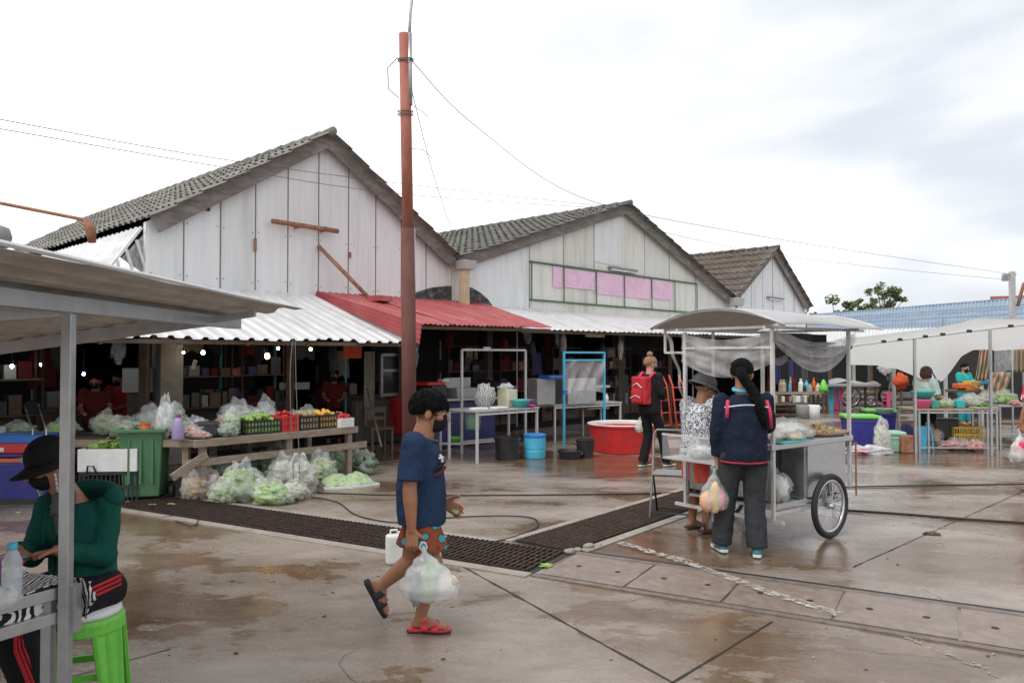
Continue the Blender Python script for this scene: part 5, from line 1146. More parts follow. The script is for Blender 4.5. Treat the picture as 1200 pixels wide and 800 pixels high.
def ftable(label, px, py, L_, dp, h, rz, m='pipe_white', mt='dull_steel', shelf=None, nm='steel_table'):
    c = G(px, py); s = thing(nm, label, 'table', c, rz)
    MB().box((L_/2, dp/2, h-.015), (L_+.04, dp+.04, .03)).build('table_top', mt, s, bevel=.003)
    for x in (0.01, L_-.01):
        for y in (0.01, dp-.01): MB().bar((x, y, 0), (x, y, h-.03), .034).build('leg', m, s)
    for y in (0, dp): MB().bar((0, y, h-.06), (L_, y, h-.06), .03).build('apron_rail', m, s)
    if shelf: MB().box((L_/2, dp/2, shelf), (L_, dp, .02)).build('lower_shelf', m, s)
    return s
wt = ftable('white steel table holding a bundled bag, tub and bowls, in front of the dark hall', 559, 543, 1.30, .7, .80, R(43))
W = lambda x, y, z: wmat(wt) @ V((x, y, z))
tag(MB().blob(W(.42, .30, 1.0), (.16, .13, .20), .16, 2.6, 22, 5).build('bag_bundle', 'striped_bundle' if 'striped_bundle' in M else 'zebra', smooth=True), 'black and white bundled cloth bag on the white steel table', 'bag')
tag(MB().box(W(.95, .35, .945), (.22, .26, .29), rz=R(43)).build('plastic_tub', 'pl_cream', bevel=.02), 'square cream plastic tub on the white steel table', 'tub')
tag(MB().blob(W(.92, .35, 1.13), (.12, .12, .06), .3, 3, 16, 5).build('plastic_wrap', 'bag', smooth=True), 'crumpled clear wrap on top of the square cream tub', 'plastic wrap')
def bowl(label, c, r, h, m, nm='bowl', cat='bowl'): return tag(MB().lathe([(.01, 0), (r*.6, 0), (r*.95, h*.8), (r*1.05, h), (r*.98, h), (r*.86, h*.78), (r*.5, .015), (.01, .015)], c, 26).build(nm, m, smooth=True), label, cat)
bowl('teal plastic bowl near the right end of the white steel table', W(1.0, .08, .80), .15, .13, 'pl_teal'); bowl('purple plastic bowl at the right end of the white steel table', W(1.26, .22, .80), .14, .12, 'pl_purple')
bowl('small red dish below the purple bowl on the white table', W(1.16, .0, .80), .07, .04, 'pl_pink', 'dish', 'dish')
for i, (x, y) in enumerate(((.14, .12), (.50, .06))): tag(MB().box(W(x, y, .82), (.26, .16, .035), rz=R(43)).build('foam_tray', 'foam', bevel=.008), ('white foam tray at the left end of the white steel table', 'white foam tray below the bundled black and white bag')[i], 'tray')
tag(MB().lathe([(.01, 0), (.12, 0), (.13, .24), (.10, .27), (.01, .27)], W(.55, .75, .44), 20).build('paint_can', 'pl_mint', smooth=True), 'mint green can in the shade under the white steel table', 'can')
# white pipe frame behind it
c = G(541, 531); s = thing('pipe_frame', 'tall white pipe stall frame behind the white steel table', 'frame', c, R(40))
w_ = 1.42
for a, b_ in (((0, 0, 0), (0, 0, 1.74)), ((w_, 0, .2), (w_, 0, 1.74)), ((0, 0, 1.74), (w_, 0, 1.74)), ((0, 0, .16), (.7, 0, .16)), ((-.5, .6, .16), (0, 0, .16)), ((-.5, .6, 0), (-.5, .6, .86)), ((w_, 0, .2), (w_, 0, 0))): MB().bar(a, b_, .036).build('frame_pipe', 'pipe_white', s)
# steel uprights under the awnings
for i, (px, py, top, m, lb) in enumerate(((606, 500, 2.2, 'dull_steel', 'grey steel awning post right of the white pipe frame'), (731, 497, 2.15, 'pl_black', 'dark awning post right of the blue pipe frame'), (516, 500, 2.0, 'dull_steel', 'rusty thin post left of the white pipe frame'), (812, 480, 2.15, 'dull_steel', 'awning post in the shade behind the cart vendor'),
        (322, 520, 1.9, 'pl_teal', 'teal post holding the white awning behind the red crate'), (405, 518, 1.9, 'pl_sky', 'blue post holding the white awning near the small window'), (258, 528, 1.9, 'pl_turq', 'dark turquoise post in the shade behind the vegetable table'), (37, 535, 1.8, 'dull_steel', 'thin grey post behind the blue ice box'))):
    c = G(px, py); tag(MB().bar(c, c+V((0, 0, top)), .035 if i < 4 else .032).build('awning_post', m), lb, 'post')
# blue frame with plastic sheet
c = G(661, 524); s = thing('pipe_frame', 'bright blue pipe stall frame with a clear sheet hung in it', 'frame', c, R(36))
w_ = .98
for a, b_ in (((0, 0, 0), (0, 0, 1.70)), ((w_, 0, .0), (w_, 0, 1.70)), ((0, 0, 1.70), (w_, 0, 1.70)), ((0, 0, 1.56), (w_, 0, 1.56))): MB().bar(a, b_, .034).build('frame_pipe', 'pl_sky', s)
MB().grid(lambda u, v: V((.02+(w_-.04)*u, .03*math.sin(u*17+v*3)+.02*math.sin(v*9+u*22), 1.56-.62*v*(1-.12*math.sin(math.pi*u)))), 30, 12).build('plastic_sheet', 'mesh_film', s, smooth=True)
MB().box((.0, -.02, 1.0), (.07, .07, .05)).build('clamp', 'pl_blue', s)
tb2 = ftable('low steel table behind the blue pipe frame carrying a metal box', 650, 517, 1.75, .6, .70, R(36))
W2 = lambda x, y, z: wmat(tb2) @ V((x, y, z))
tag(MB().box(W2(.62, .1, .95), (.72, .4, .50), rz=R(36)).build('metal_box', 'steel', bevel=.01), 'galvanised metal box on the low table behind the blue frame', 'box')
tag(MB().box(W2(-.12, .3, .95), (.45, .4, .50), rz=R(36)).build('metal_box', 'dull_steel', bevel=.01), 'dull metal box left of the galvanised box, partly in shade', 'box')
tag(MB().box(W2(.02, .1, 1.23), (.40, .34, .06), rz=R(36)).build('plastic_tray', 'pl_blue', bevel=.01), 'navy blue tray resting on the dull metal box', 'tray')
o = thing('pump_bottle', 'white pump bottle on the low table right of the galvanised box', 'bottle', W2(1.45, .1, .70)); MB().lathe([(.035, 0), (.04, .10), (.02, .13), (.012, .16)], n=14).build('bottle_body', 'pl_white', o, smooth=True); MB().box((0, 0, .17), (.05, .015, .015)).build('pump', 'pl_pink', o)
s = thing('side_stand', 'small grey steel stand behind the blue pipe frame', 'stand', W2(1.2, .55, 0), R(36))
for x in (0, .6): MB().bar((x, 0, 0), (x, 0, 1.0), .03).build('leg', 'dull_steel', s)
MB().box((.3, 0, 1.0), (.66, .3, .05)).build('stand_top', 'dull_steel', s); MB().box((.3, 0, .55), (.62, .3, .03)).build('shelf', 'dull_steel', s)
c = G(533, 530); bowl('lime green bowl on the floor rail of the white pipe frame', V((c.x, c.y+.05, .165)), .12, .09, 'pl_lime')
# dark blue counter with sink and crates, left of the frame
c = G(516, 528); s = thing('counter', 'dark navy counter with steel frame behind the walking boy', 'counter', c, R(43))
MB().box((.75, .55, .42), (1.4, .7, .80)).build('cabinet', 'pl_navy', s, bevel=.01); MB().box((.75, .5, .86), (1.6, .85, .04)).build('counter_top', 'dull_steel', s)
for k in range(3): MB().box((.35, .19, .66-k*.11), (.16, .01, .03)).build('vent', 'cl_indigo', s)
WC = lambda x, y, z: wmat(s) @ V((x, y, z))
MB().bar((0, 0, 0), (0, 0, .86), .035).build('leg', 'pipe_white', s); MB().bar((0, 0, .12), (1.4, 0, .12), .03).build('rail', 'dull_steel', s)
qs = thing('sink', 'pale steel sink standing on the dark navy counter', 'sink', WC(.72, .3, .88), R(43)); MB().box((0, 0, .09), (.55, .4, .18), taper=.85).build('basin', 'dull_steel', qs, bevel=.02); MB().box((.0, .12, .26), (.60, .03, .20)).build('splashback', 'dull_steel', qs)
tag(MB().box(WC(.12, .35, 1.0), (.34, .34, .24), rz=R(43)).build('crate', 'pl_black', bevel=.015), 'black bin behind the head of the walking boy', 'crate')
tag(MB().box(WC(.05, .35, 1.15), (.40, .36, .06), rz=R(43)).build('red_tray', 'pl_red', bevel=.015), 'red tray on the black bin behind the boy', 'tray'); tag(MB().box(WC(.3, .3, 1.20), (.16, .14, .05), rz=R(43)).build('paper_packet', 'pl_white', bevel=.01), 'small white packet on the red tray', 'packet')
c = G(463, 520); tag(MB().box((c.x, c.y+.5, .50), (.34, .34, .7), rz=R(43)).build('storage_box', 'cl_red', bevel=.02), 'dark red box in the shade right of the grey low wall', 'box')
tag(MB().blob(WC(1.32, .35, 1.02), (.30, .24, .17), .2, 2, 20, 6).build('covered_heap', 'cl_black', smooth=True), 'black covered heap left of the black and white bundle', 'heap')
tag(MB().lathe([(.04, 0), (.03, .22), (.018, .26), (.018, .30)], WC(.98, .75, .88), 14).build('bottle', 'pl_red', smooth=True), 'dark red bottle standing behind the sink', 'bottle')
# hand trucks, orange red
for i, (px, py, a) in enumerate(((783, 513, 50), (800, 512, 40))):
    c = G(px, py); s = thing('hand_truck', ('orange red hand truck directly right of the shopper with the backpack', 'orange red hand truck nearest the post of the food cart')[i], 'hand truck', c, R(a))
    for sx in (-.17, .17): MB().tube([(sx, 0, .10), (sx, .12, 1.05), (sx*.9, .22, 1.25)], .017, 8).build('side_rail', 'pl_red_orange' if 'pl_red_orange' in M else 'cl_coral', s, smooth=True)
    for z in (.25, .5, .75, 1.0): MB().bar((-.17, .02+z*.11, z), (.17, .02+z*.11, z), .022).build('cross_bar', 'cl_coral', s)
    MB().box((0, -.12, .04), (.36, .24, .02)).build('toe_plate', 'cl_coral', s)
    for sx in (-.2, .2): MB().tube([(sx-.02, .08, .11), (sx+.02, .08, .11)], .11, 18).build('wheel', 'rubber', s, bevel=.01)
# small window, grey low wall and old chair at the first shed
t0, z0 = FP(447, 415, .2); t1, z1 = FP(469, 466, .2)
s = thing('low_wall', 'grey green low wall below the small white window', 'wall', FW(t0-.1, .3), FTH)
MB().poly([FW(t0-.55, .25, 0), FW(t0+.75, .25, 0), FW(t0+.75, .25, .80), FW(t0-.55, .25, .80)], FV*.12).build('wall_face', 'grey_green_wall', s, world=True)
s = thing('window_unit', 'small white framed window with two panes above the grey wall', 'window', FW(t0, .2, .86), FTH)
ww = max(.42, t1-t0)
for a, b_ in (((0, 0, 0), (0, 0, .80)), ((ww, 0, 0), (ww, 0, .80)), ((0, 0, .80), (ww, 0, .80)), ((0, 0, .04), (ww, 0, .04)), ((0, 0, .50), (ww, 0, .50))): MB().bar(a, b_, .05, .05, up=(0, 1, 0)).build('frame', 'dull_steel', s)
MB().span(.02, ww-.02, .0, .01, .06, .48).build('pane', 'glassy_dark' if 'glassy_dark' in M else 'pl_black', s); MB().span(.02, ww-.02, .0, .01, .52, .78).build('pane', 'pl_black', s)
q = FP(433, 425, .2); tag(MB().bar(FW(q[0], .2, .5), FW(q[0], .2, 1.72), .17).build('pillar', 'concrete'), 'short pale concrete pillar left of the small window', 'pillar')
c = G(441, 535); s = thing('wooden_chair', 'old dark wooden chair in the shade below the small window', 'chair', (c.x, c.y+.2, 0), R(30))
for x in (-.17, .17):
    for y in (-.17, .17): MB().bar((x, y, 0), (x, y, .80 if y > 0 else .44), .035).build('leg', 'dark_wood', s)
MB().box((0, 0, .45), (.40, .40, .03)).build('seat', 'dark_wood', s); MB().box((0, .17, .74), (.34, .02, .09)).build('back_slat', 'dark_wood', s); MB().box((0, .17, .60), (.34, .02, .05)).build('back_slat', 'dark_wood', s)
tag(MB().tube([G(447, 523, .35), G(426, 456, 1.1)+V((0, .3, 0))], .015, 6).build('broom_handle', 'dark_wood'), 'wooden broom handle leaning on the low wall', 'broom')
# big pillar behind the vegetable table
c = FW(FP(196, 450, .2)[0], .2); s = tag(MB().box((c.x, c.y, 1.3), (.34, .34, 2.6), rz=FTH).build('pillar', 'concrete', bevel=.01), 'thick concrete pillar wrapped with cable behind the vegetable table', 'pillar')
# ================================================================== VEGETABLE TABLE AND BAGS
ta = V((-3.50, 8.63, 0)); te = V((-2.09, 10.3, 0)); tu = (te-ta).normalized(); tl_ = (te-ta).length; tang = math.atan2(tu.y, tu.x)
vt = thing('market_table', 'low rough plank table piled with vegetables under the white awning', 'table', ta, tang)
MB().box((tl_/2, .03, .645), (tl_+.1, .04, .085)).build('front_plank', 'wood', vt, bevel=.004); MB().box((tl_/2+.05, .06, .43), (tl_+.35, .035, .085)).build('lower_plank', 'wood', vt, bevel=.004)
for k in range(6): MB().box((tl_/2, .14+k*.19, .675+.002*(k % 2)), (tl_+.06, .18, .022)).build('top_board', 'dark_wood', vt)
for x in (.08, 1.2, tl_-.05):
    for y in (.09, 1.0): MB().bar((x, y, 0), (x, y, .66), .07).build('leg', 'wood', vt, bevel=.004)
MB().bar((-.30, .03, .30), (.10, .03, .52), .03, .08).build('brace', 'wood', vt)
lt = thing('market_table', 'second plank table behind the green bin piled with bagged cabbages', 'table', ta, 0)
MB().box((-1.65, .06, .645), (3.2, .04, .085)).build('front_plank', 'wood', lt, bevel=.004)
for k in range(5): MB().box((-1.65, .16+k*.19, .675+.002*(k % 2)), (3.2, .18, .022)).build('top_board', 'dark_wood', lt)
for x in (-.2, -1.7, -3.1):
    for y in (.12, .9): MB().bar((x, y, 0), (x, y, .66), .07).build('leg', 'wood', lt)
TV = lambda x, y, z=.69: wmat(vt) @ V((x, y, z)); TL = lambda x, y, z=.69: wmat(lt) @ V((x, y, z))
def vegbag(label, c, r, inner, seed, film='bag_clear', rz=0, leafs=60, lsz=.05, n=24, group=None, amp=.24):
    if V(c).z > .5: r = tuple(q*.84 for q in r)
    inner = 'sprout' if inner == 'foam' else inner
    p = thing('vegetable_bag', label, 'vegetable bag', c, rz, group)
    mb = MB(); mb.blob((0, 0, r[2]*.92), (r[0]*.88, r[1]*.88, r[2]*.86), .18, 3, n, seed); 
    leafy(mb, (0, 0, r[2]*.95), (r[0]*.93, r[1]*.93, r[2]*.92), leafs, lsz, seed); mb.build('vegetables', inner, p, smooth=False)
    def fn(d): return 1+.30*max(0, d.z-.75)*3*(1 if film else 0)
    q_ = MB().blob((0, 0, r[2]), r, amp, 2.8, n+8, seed+1, fn)
    for k_, v_ in enumerate(q_.v):      # the bag slumps on what it lies on, its mouth is twisted shut
        h_ = max(0, v_.z/(2*r[2])); f_ = 1.10-.22*h_+.05*mn.noise(v_*22)
        q_.v[k_] = V((v_.x*f_+.25*r[0]*(h_-.4)*math.sin(seed*2.3), v_.y*f_, max(.003, v_.z*1.0 if v_.z > r[2]*.35 else v_.z*.8)))
    q_.build('plastic_film', film, p, smooth=True)
    return p
def crate(label, c, dx, dy, h, m, rz, heap=None, hm=None, seed=0, nm='crate', solid=False, hs=.03, cat='crate'):
    p = thing(nm, label, cat, c, rz); mb = MB(); t = .014
    if solid:
        for a in ((-dx/2, -dx/2+t, -dy/2, dy/2), (dx/2-t, dx/2, -dy/2, dy/2), (-dx/2+t, dx/2-t, -dy/2, -dy/2+t), (-dx/2+t, dx/2-t, dy/2-t, dy/2)): mb.span(*a, 0, h)
        mb.build('side_walls', m, p)
    else:
        n = max(3, int(dx/.045)); 
        for z in (.01, h*.5, h-.02):
            for a in ((-dx/2, dx/2, -dy/2, -dy/2+t), (-dx/2, dx/2, dy/2-t, dy/2), (-dx/2, -dx/2+t, -dy/2+t, dy/2-t), (dx/2-t, dx/2, -dy/2+t, dy/2-t)): mb.span(*a, z-.012, z+.018)
        for k in range(n+1):
            x = -dx/2+.008+k*(dx-.016)/n; mb.span(x-.007, x+.007, -dy/2+.002, -dy/2+.010, 0, h); mb.span(x-.007, x+.007, dy/2-.010, dy/2-.002, 0, h)
        m2 = max(2, int(dy/.05))
        for k in range(m2+1):
            y = -dy/2+.012+k*(dy-.024)/m2; mb.span(-dx/2+.002, -dx/2+.010, y-.007, y+.007, 0, h); mb.span(dx/2-.010, dx/2-.002, y-.007, y+.007, 0, h)
        mb.build('lattice', m, p)
    MB().box((0, 0, .008), (dx-.03, dy-.03, .012)).build('base', m, p)
    if heap:
        mb = MB(); rnd = random.Random(seed)
        for i in range(heap):
            x, y = rnd.uniform(-.5, .5), rnd.uniform(-.5, .5); z = h*.82+.06*(1-(abs(x)+abs(y)))+rnd.uniform(0, .03)
            mb.blob((x*dx*.86, y*dy*.86, z), (hs*rnd.uniform(.8, 1.2), hs, hs*.9), .1, 2, 9, i)
        mb.build('heap', hm, p, smooth=True); MB().box((0, 0, h*.45), (dx*.93, dy*.93, h*.75)).build('fill', hm, p)
    return p
ang = tang
crate('black crate topped with yellow limes, left of the red crate on the plank table', TV(.86, .22), .46, .30, .17, 'pl_black', ang, 26, 'lettuce', 1)
crate('small red lattice crate in the middle of the plank table', TV(1.22, .20), .24, .28, .20, 'pl_red', ang, 10, 'chili', 2)
crate('black crate of pale ginger right of the red crate', TV(1.50, .20), .28, .28, .18, 'pl_black', ang, 22, 'potato', 3)
crate('black crate of orange mangoes on the plank table', TV(1.80, .22), .28, .30, .18, 'pl_black', ang, 26, 'mango', 4)
crate('white box of red chillies and pink packets on the plank table', TV(2.04, .10), .22, .22, .12, 'pl_white', ang, 22, 'chili', 5, solid=True, nm='box', cat='box', hs=.022)
snk = vegbag('pink bag of shallots between the two white boxes on the plank table', TV(1.98, .34), (.15, .12, .11), 'onion', 5, leafs=0)
crate('white and teal printed box at the right end of the plank table', TV(2.14, .34), .20, .22, .13, 'pl_white', ang, 14, 'onion', 6, solid=True, nm='box', cat='box', hs=.02)
vegbag('tall clear bag of pale cabbage standing on the plank table', TV(.52, .22), (.11, .10, .17), 'cabbage', 7)
vegbag('low clear bag of greens in front of the tall cabbage bag', TV(.38, .12), (.16, .12, .08), 'leaf_dark', 8)
vegbag('red string bag of shallots at the left of the plank table', TV(.10, .30), (.15, .12, .09), 'onion', 9, leafs=0)
vegbag('flat clear bag of red onions at the front left of the plank table', TV(.06, .12), (.16, .09, .05), 'onion', 10, leafs=0)
vegbag('grey green bag heaped behind the crates on the plank table', TV(1.1, .58), (.26, .18, .15), 'leaf', 11)
vegbag('bag of pale roots at the back of the plank table', TV(.7, .62), (.2, .16, .14), 'potato', 12, leafs=0)
vegbag('dark bag of aubergines at the back left of the plank table', TV(.3, .62), (.2, .16, .12), 'pl_lilac', 13, leafs=0)
vegbag('bag of pink onions behind the mango crate', TV(1.62, .60), (.24, .16, .12), 'onion', 14, leafs=0)
for i, (x, y, r, m, lb) in enumerate(((-.55, .35, (.20, .15, .11), 'cabbage', 'clear bag of pale cabbages beside the orange jar on its right'), (-1.00, .30, (.26, .18, .13), 'leaf_pale', 'large clear bag of pale leaves left of the orange jar'), (-1.35, .55, (.2, .16, .16), 'cabbage', 'upright clear bag of cabbages behind the seated person\'s hat'),
        (-1.75, .35, (.22, .16, .12), 'lettuce', 'bag of bright greens above the seated person\'s hat'), (-.80, .62, (.28, .18, .19), 'bag', 'grey bundled plastic bags behind the orange jar'), (-.32, .30, (.10, .10, .10), 'lettuce', 'yellow green lettuce bag just behind the green bin'), (-2.3, .4, (.22, .16, .10), 'leaf_pale', 'pale bag of leaves near the leaning metal rods'))):
    vegbag(lb, TL(x, y), r, m, 20+i)
for i, (x, y, r, m, lb) in enumerate(((.95, .85, (.3, .16, .2), 'bag', 'big pale bundle of plastic bags at the back middle of the plank table'), (.05, .75, (.2, .16, .2), 'leaf', 'green bag at the back left corner of the plank table'), (1.95, .7, (.2, .16, .14), 'leaf_pale', 'pale bag at the back right corner of the plank table'), (1.35, .85, (.18, .14, .22), 'bag', 'peaked grey bag behind the red crate'))):
    vegbag(lb, TV(x, y), r, m, 90+i)
o = thing('jar', 'orange lidded jar on the cabbage table above the foam box', 'jar', TL(-.70, .18)); MB().lathe([(.055, 0), (.06, .02), (.058, .13), (.05, .15)], n=18).build('jar_body', 'pl_orange', o, smooth=True); MB().lathe([(.055, .15), (.055, .175), (.01, .177)], n=18).build('lid', 'pl_orange', o)
tag(MB().box(TL(-.06, .35, .78), (.26, .22, .17), rz=.2).build('basket', 'pl_black', bevel=.02), 'black basket behind the green bin on the table', 'basket')
o = thing('bottle', 'lilac detergent bottle standing right of the green bin', 'bottle', TV(-.22, .05, .69)+V((-.05, .10, 0))); MB().lathe([(.06, 0), (.065, .02), (.065, .16), (.045, .22), (.03, .25)], n=18).build('bottle_body', 'pl_lilac', o, smooth=True); MB().lathe([(.03, .25), (.03, .29)], n=12).build('cap', 'pl_purple', o)
vegbag('hanging sheaf of grey plastic bags against the thick pillar', TV(-.18, .45, .70), (.12, .10, .26), 'bag', 31, leafs=0)
# bags on the ground in front of the table: (pixel base, radii, inside)
gb = [(240, 583, (.20, .16, .17), 'onion', 'striped grey and orange sack of onions at the left end of the ground bags', 0), (247, 570, (.19, .15, .17), 'foam', 'pale sack lying against the table brace behind the onion sack', 0),
      (280, 588, (.20, .15, .21), 'leaf_pale', 'clear bag of pale green leaves standing second from the left', 60), (316, 591, (.21, .15, .13), 'lettuce', 'bright green lettuce bag lying lowest at the front', 70),
      (300, 562, (.26, .18, .17), 'leaf_dark', 'dark leafy greens lying under the table behind the front bags', 80), (330, 574, (.17, .14, .20), 'foam', 'white upright bag of bean sprouts in the middle of the ground bags', 20),
      (353, 577, (.17, .13, .21), 'foam', 'tall white bag of noodles beside the bean sprout bag', 0), (343, 586, (.15, .12, .11), 'foam', 'small white bag in front of the tall white bag', 0), (376, 567, (.18, .15, .19), 'leaf_pale', 'upright bag of pale green stalks left of the flat lettuce packs', 80),
      (425, 556, (.20, .16, .16), 'leaf_dark', 'dark green leafy bundle in clear film at the right end of the ground bags', 70), (409, 545, (.15, .14, .16), 'leaf_dark', 'grey green bundle leaning on the table end', 60)]
gb += [(229, 586, (.14, .12, .15), 'potato', 'brown and clear bag in front of the leaning table brace', 0), (262, 590, (.15, .12, .13), 'leaf_pale', 'pale green bag at the very front left of the ground bags', 40), (262, 577, (.16, .14, .15), 'leaf', 'dull green bag squeezed between the onion sack and the pale green bag', 50), (297, 580, (.15, .12, .14), 'cabbage', 'pale cabbage bag behind the bright lettuce bag', 40), (322, 563, (.20, .14, .21), 'leaf_pale', 'upright pale bag at the back under the lower plank', 60),
       (362, 560, (.18, .14, .18), 'foam', 'white bag at the back right of the tall white bag', 0), (392, 556, (.17, .13, .17), 'leaf', 'green bag standing at the back behind the flat lettuce packs', 60), (228, 573, (.15, .13, .16), 'potato', 'brownish bag at the far left of the ground bags', 0), (334, 590, (.12, .11, .09), 'leaf_pale', 'small pale green bag at the very front of the ground bags', 30)]
for i, (px, py, r, m, lb, lf) in enumerate(gb):
    r = (r[0]*1.06, r[1]*1.05, r[2]*.98); c = G(px, py); vegbag(lb, (c.x, c.y+r[1]*.15, 0), r, m, 40+i, leafs=lf, lsz=.06, film='bag_clear' if i != 0 else 'bag')
for i, (px, py, lb) in enumerate(((393, 572, 'flat clear pack of bright lettuce nearest the yard'), (418, 570, 'flat clear pack of bright lettuce right of the nearest one'))):
    c = G(px, py); p = thing('lettuce_pack', lb, 'lettuce pack', (c.x, c.y+.12, 0), R(25+i*18))
    mb = MB()
    def lp(u, v): x = (u-.5)*.40; y = (v-.5)*.34; return V((x, y, .01+(.06+.15*v)*math.sin(math.pi*u)**.5*math.sin(math.pi*min(1, v*1.02+.0))**.4+.02*mn.noise(V((u*6, v*6, i)))))
    mb.grid(lp, 26, 20); mb.poly([(-.2, -.17, .0), (.2, -.17, 0), (.2, .17, 0), (-.2, .17, 0)]); mb.build('plastic_film', 'bag_clear', p, smooth=True)
    mb = MB(); mb.grid(lambda u, v: lp(.04+u*.92, .04+v*.92)*.96, 20, 16); leafy(mb, (0, .03, .07), (.16, .14, .05), 60, .05, i); mb.build('lettuce_leaves', 'lettuce', p)
    MB().box((0, -.14, .012), (.40, .08, .024)).build('foam_base', 'foam', p)
# ---- green wheelie bin, foam box on black crate, blue ice box
c = G(160, 588); s = thing('wheelie_bin', 'green wheelie bin with open top next to the white foam box', 'bin', (c.x, c.y+.20, 0), R(12))
MB().box((0, 0, .42), (.46, .44, .74), taper=.82).build('bin_body', 'pl_bin_green', s, bevel=.015)
mb = MB()
for a in ((-.27, .27, -.27, -.235), (-.27, .27, .235, .27), (-.27, -.235, -.235, .235), (.235, .27, -.235, .235)): mb.span(*a, .775, .815)
mb.build('rim', 'pl_bin_green', s, bevel=.008); MB().box((0, 0, .79), (.44, .42, .01)).build('dark_inside', 'pl_black', s)
for x in (-.12, .0, .12): MB().box((x, -.215, .45), (.03, .02, .5)).build('ridge', 'pl_bin_green', s, bevel=.004)
for sx in (-1, 1): MB().tube([(sx*.23-.025, .19, .085), (sx*.23+.025, .19, .085)], .085, 18).build('wheel', 'rubber', s, bevel=.012)
MB().tube([(.27, -.02, .085), (.315, -.02, .085)], .085, 18).build('wheel', 'rubber', s, bevel=.012)
c = G(124, 589); cb = crate('large black lattice crate under the white foam box', (c.x, c.y+.20, 0), .62, .40, .34, 'pl_black', R(6)); 
MB().box((0, 0, .16), (.5, .3, .25)).build('contents', 'cl_black', cb)
fb = thing('foam_box', 'white foam box with torn rim full of lettuce on the black crate', 'box', (c.x-.0, c.y+.20, .345), R(4))
mb = MB(); 
for a in ((-.32, .32, -.21, -.18), (-.32, .32, .18, .21), (-.32, -.29, -.18, .18), (.29, .32, -.18, .18)): mb.span(*a, 0, .25)
mb.build('box_walls', 'foam', fb, bevel=.006); MB().box((0, 0, .10), (.57, .35, .18)).build('fill', 'foam', fb); mb = MB()
for i in range(13): mb.blob((-.18+i*.035, -.08+.08*(i % 3), .26+.03*(i % 2)), (.08, .06, .045), .4, 3, 12, i)
leafy(mb, (.02, -.02, .29), (.24, .16, .06), 90, .10, 3); mb.build('lettuce', 'lettuce', fb)
MB().tube([(-.22, -.21, .33-.345), (-.20, -.24, .07), (-.14, -.24, .07), (-.12, -.21, -.015)], .010, 6).build('handle', 'pl_black', cb).location = (0, 0, .345)
c = G(15, 592); s = thing('ice_box', 'big blue ice box at the left edge behind the seated person', 'ice box', (c.x, c.y+.3, 0), R(5))
MB().box((-.08, 0, .235), (.78, .50, .45), taper=.94).build('box_body', 'pl_royal', s, bevel=.02); MB().box((-.12, 0, .03), (.80, .50, .06)).build('base', 'pl_black', s)
for i, (z, h, m, lb) in enumerate(((.475, .05, 'pl_orange', 'thin orange red tray directly on the blue ice box'), (.53, .04, 'pl_royal', 'thin blue tray between the red trays on the ice box'), (.61, .11, 'pl_red', 'bright red tray with white lettering above the thin blue tray'), (.71, .09, 'pl_blue', 'dull blue lidded tray topmost on the ice box'))):
    o = tag(MB().box((c.x-.14, c.y+.3, z), (.74, .46, h), rz=R(5)).build('stacked_tray', m, bevel=.012), lb, 'tray')
o = tag(MB().box((c.x-.17, c.y+.06, .60), (.05, .006, .045)).build('price_sticker', 'pl_white'), 'white sticker on the bright red tray', 'sticker'); tag(MB().box((c.x+.08, c.y+.065, .485), (.10, .006, .055), rz=R(5)).build('price_sticker', 'pl_grey'), 'grey paper sticker across the thin trays', 'sticker')
for k in range(2):
    a = G(34+k*16, 590); tag(MB().tube([a, a+V((0, .05, .80)), D(8+k*17, 476, a.y)+V((0, .3, 0))], .010, 6).build('bent_rod', 'steel', smooth=True), ('bent thin metal rod leaning at the left above the trays', 'second bent metal rod, the one nearer the hat')[k], 'rod')
tag(MB().box(TL(-2.9, .3, .79), (.30, .30, .20)).build('foam_box', 'foam', bevel=.01), 'pale foam box at the far left end of the cabbage table', 'box'); tag(MB().box(TL(-2.5, .12, .76), (.34, .24, .12)).build('carton', 'pl_white', bevel=.01), 'white and blue carton behind the bent rods', 'carton')
tag(MB().box(TL(-2.5, .0-.004, .76), (.12, .004, .06)).build('carton_print', 'pl_blue'), 'blue printed patch on the white carton', 'print')
# ================================================================== POLES AND WIRES
b0 = G(480, 571); pl = thing('utility_pole', 'tall rusty red steel pole standing behind the boy in front of the red canopy', 'pole', b0)
zt = D(474, 40, b0.y).z; zm = D(476, 268, b0.y).z; tx = D(474, 40, b0.y).x-b0.x; mxp = D(478, 268, b0.y).x-b0.x
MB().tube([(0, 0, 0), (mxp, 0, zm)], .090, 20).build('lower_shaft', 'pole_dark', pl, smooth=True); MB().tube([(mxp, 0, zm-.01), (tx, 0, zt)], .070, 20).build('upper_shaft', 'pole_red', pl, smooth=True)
MB().tube([(mxp+.075, -.02, zm*.30), (mxp+.085, -.02, zm)], .012, 8).build('conduit', 'pipe_grey', pl, smooth=True)
MB().tube([(tx+.075, -.02, zt-.9), (tx+.065, -.02, zt)], .032, 10).build('top_conduit', 'pipe_grey', pl, smooth=True)
MB().tube([(tx+.06, -.02, zt-.1), (tx+.075, -.02, zt+.25), (tx+.15, -.02, zt+.9), (tx+.17, -.02, zt+1.2)], .020, 8).build('lamp_arm', 'pipe_grey', pl, smooth=True)
mb = MB()
for z in (zt-.32, zt-.34, zt-.98, zt-1.02): mb.tube([V((tx+.015+.095*math.cos(a), .085*math.sin(a), z+.01*math.sin(a))) for a in [2*math.pi*k/18 for k in range(19)]], .007, 5)
mb.build('wire_wrap', 'wire', pl); MB().tube([(tx-.08, -.05, zt-.32), (tx-.2, -.06, zt-.45), (tx-.19, -.06, zt-.72), (tx-.05, -.08, zt-.84)], .006, 5).build('wire_loop', 'wire', pl)
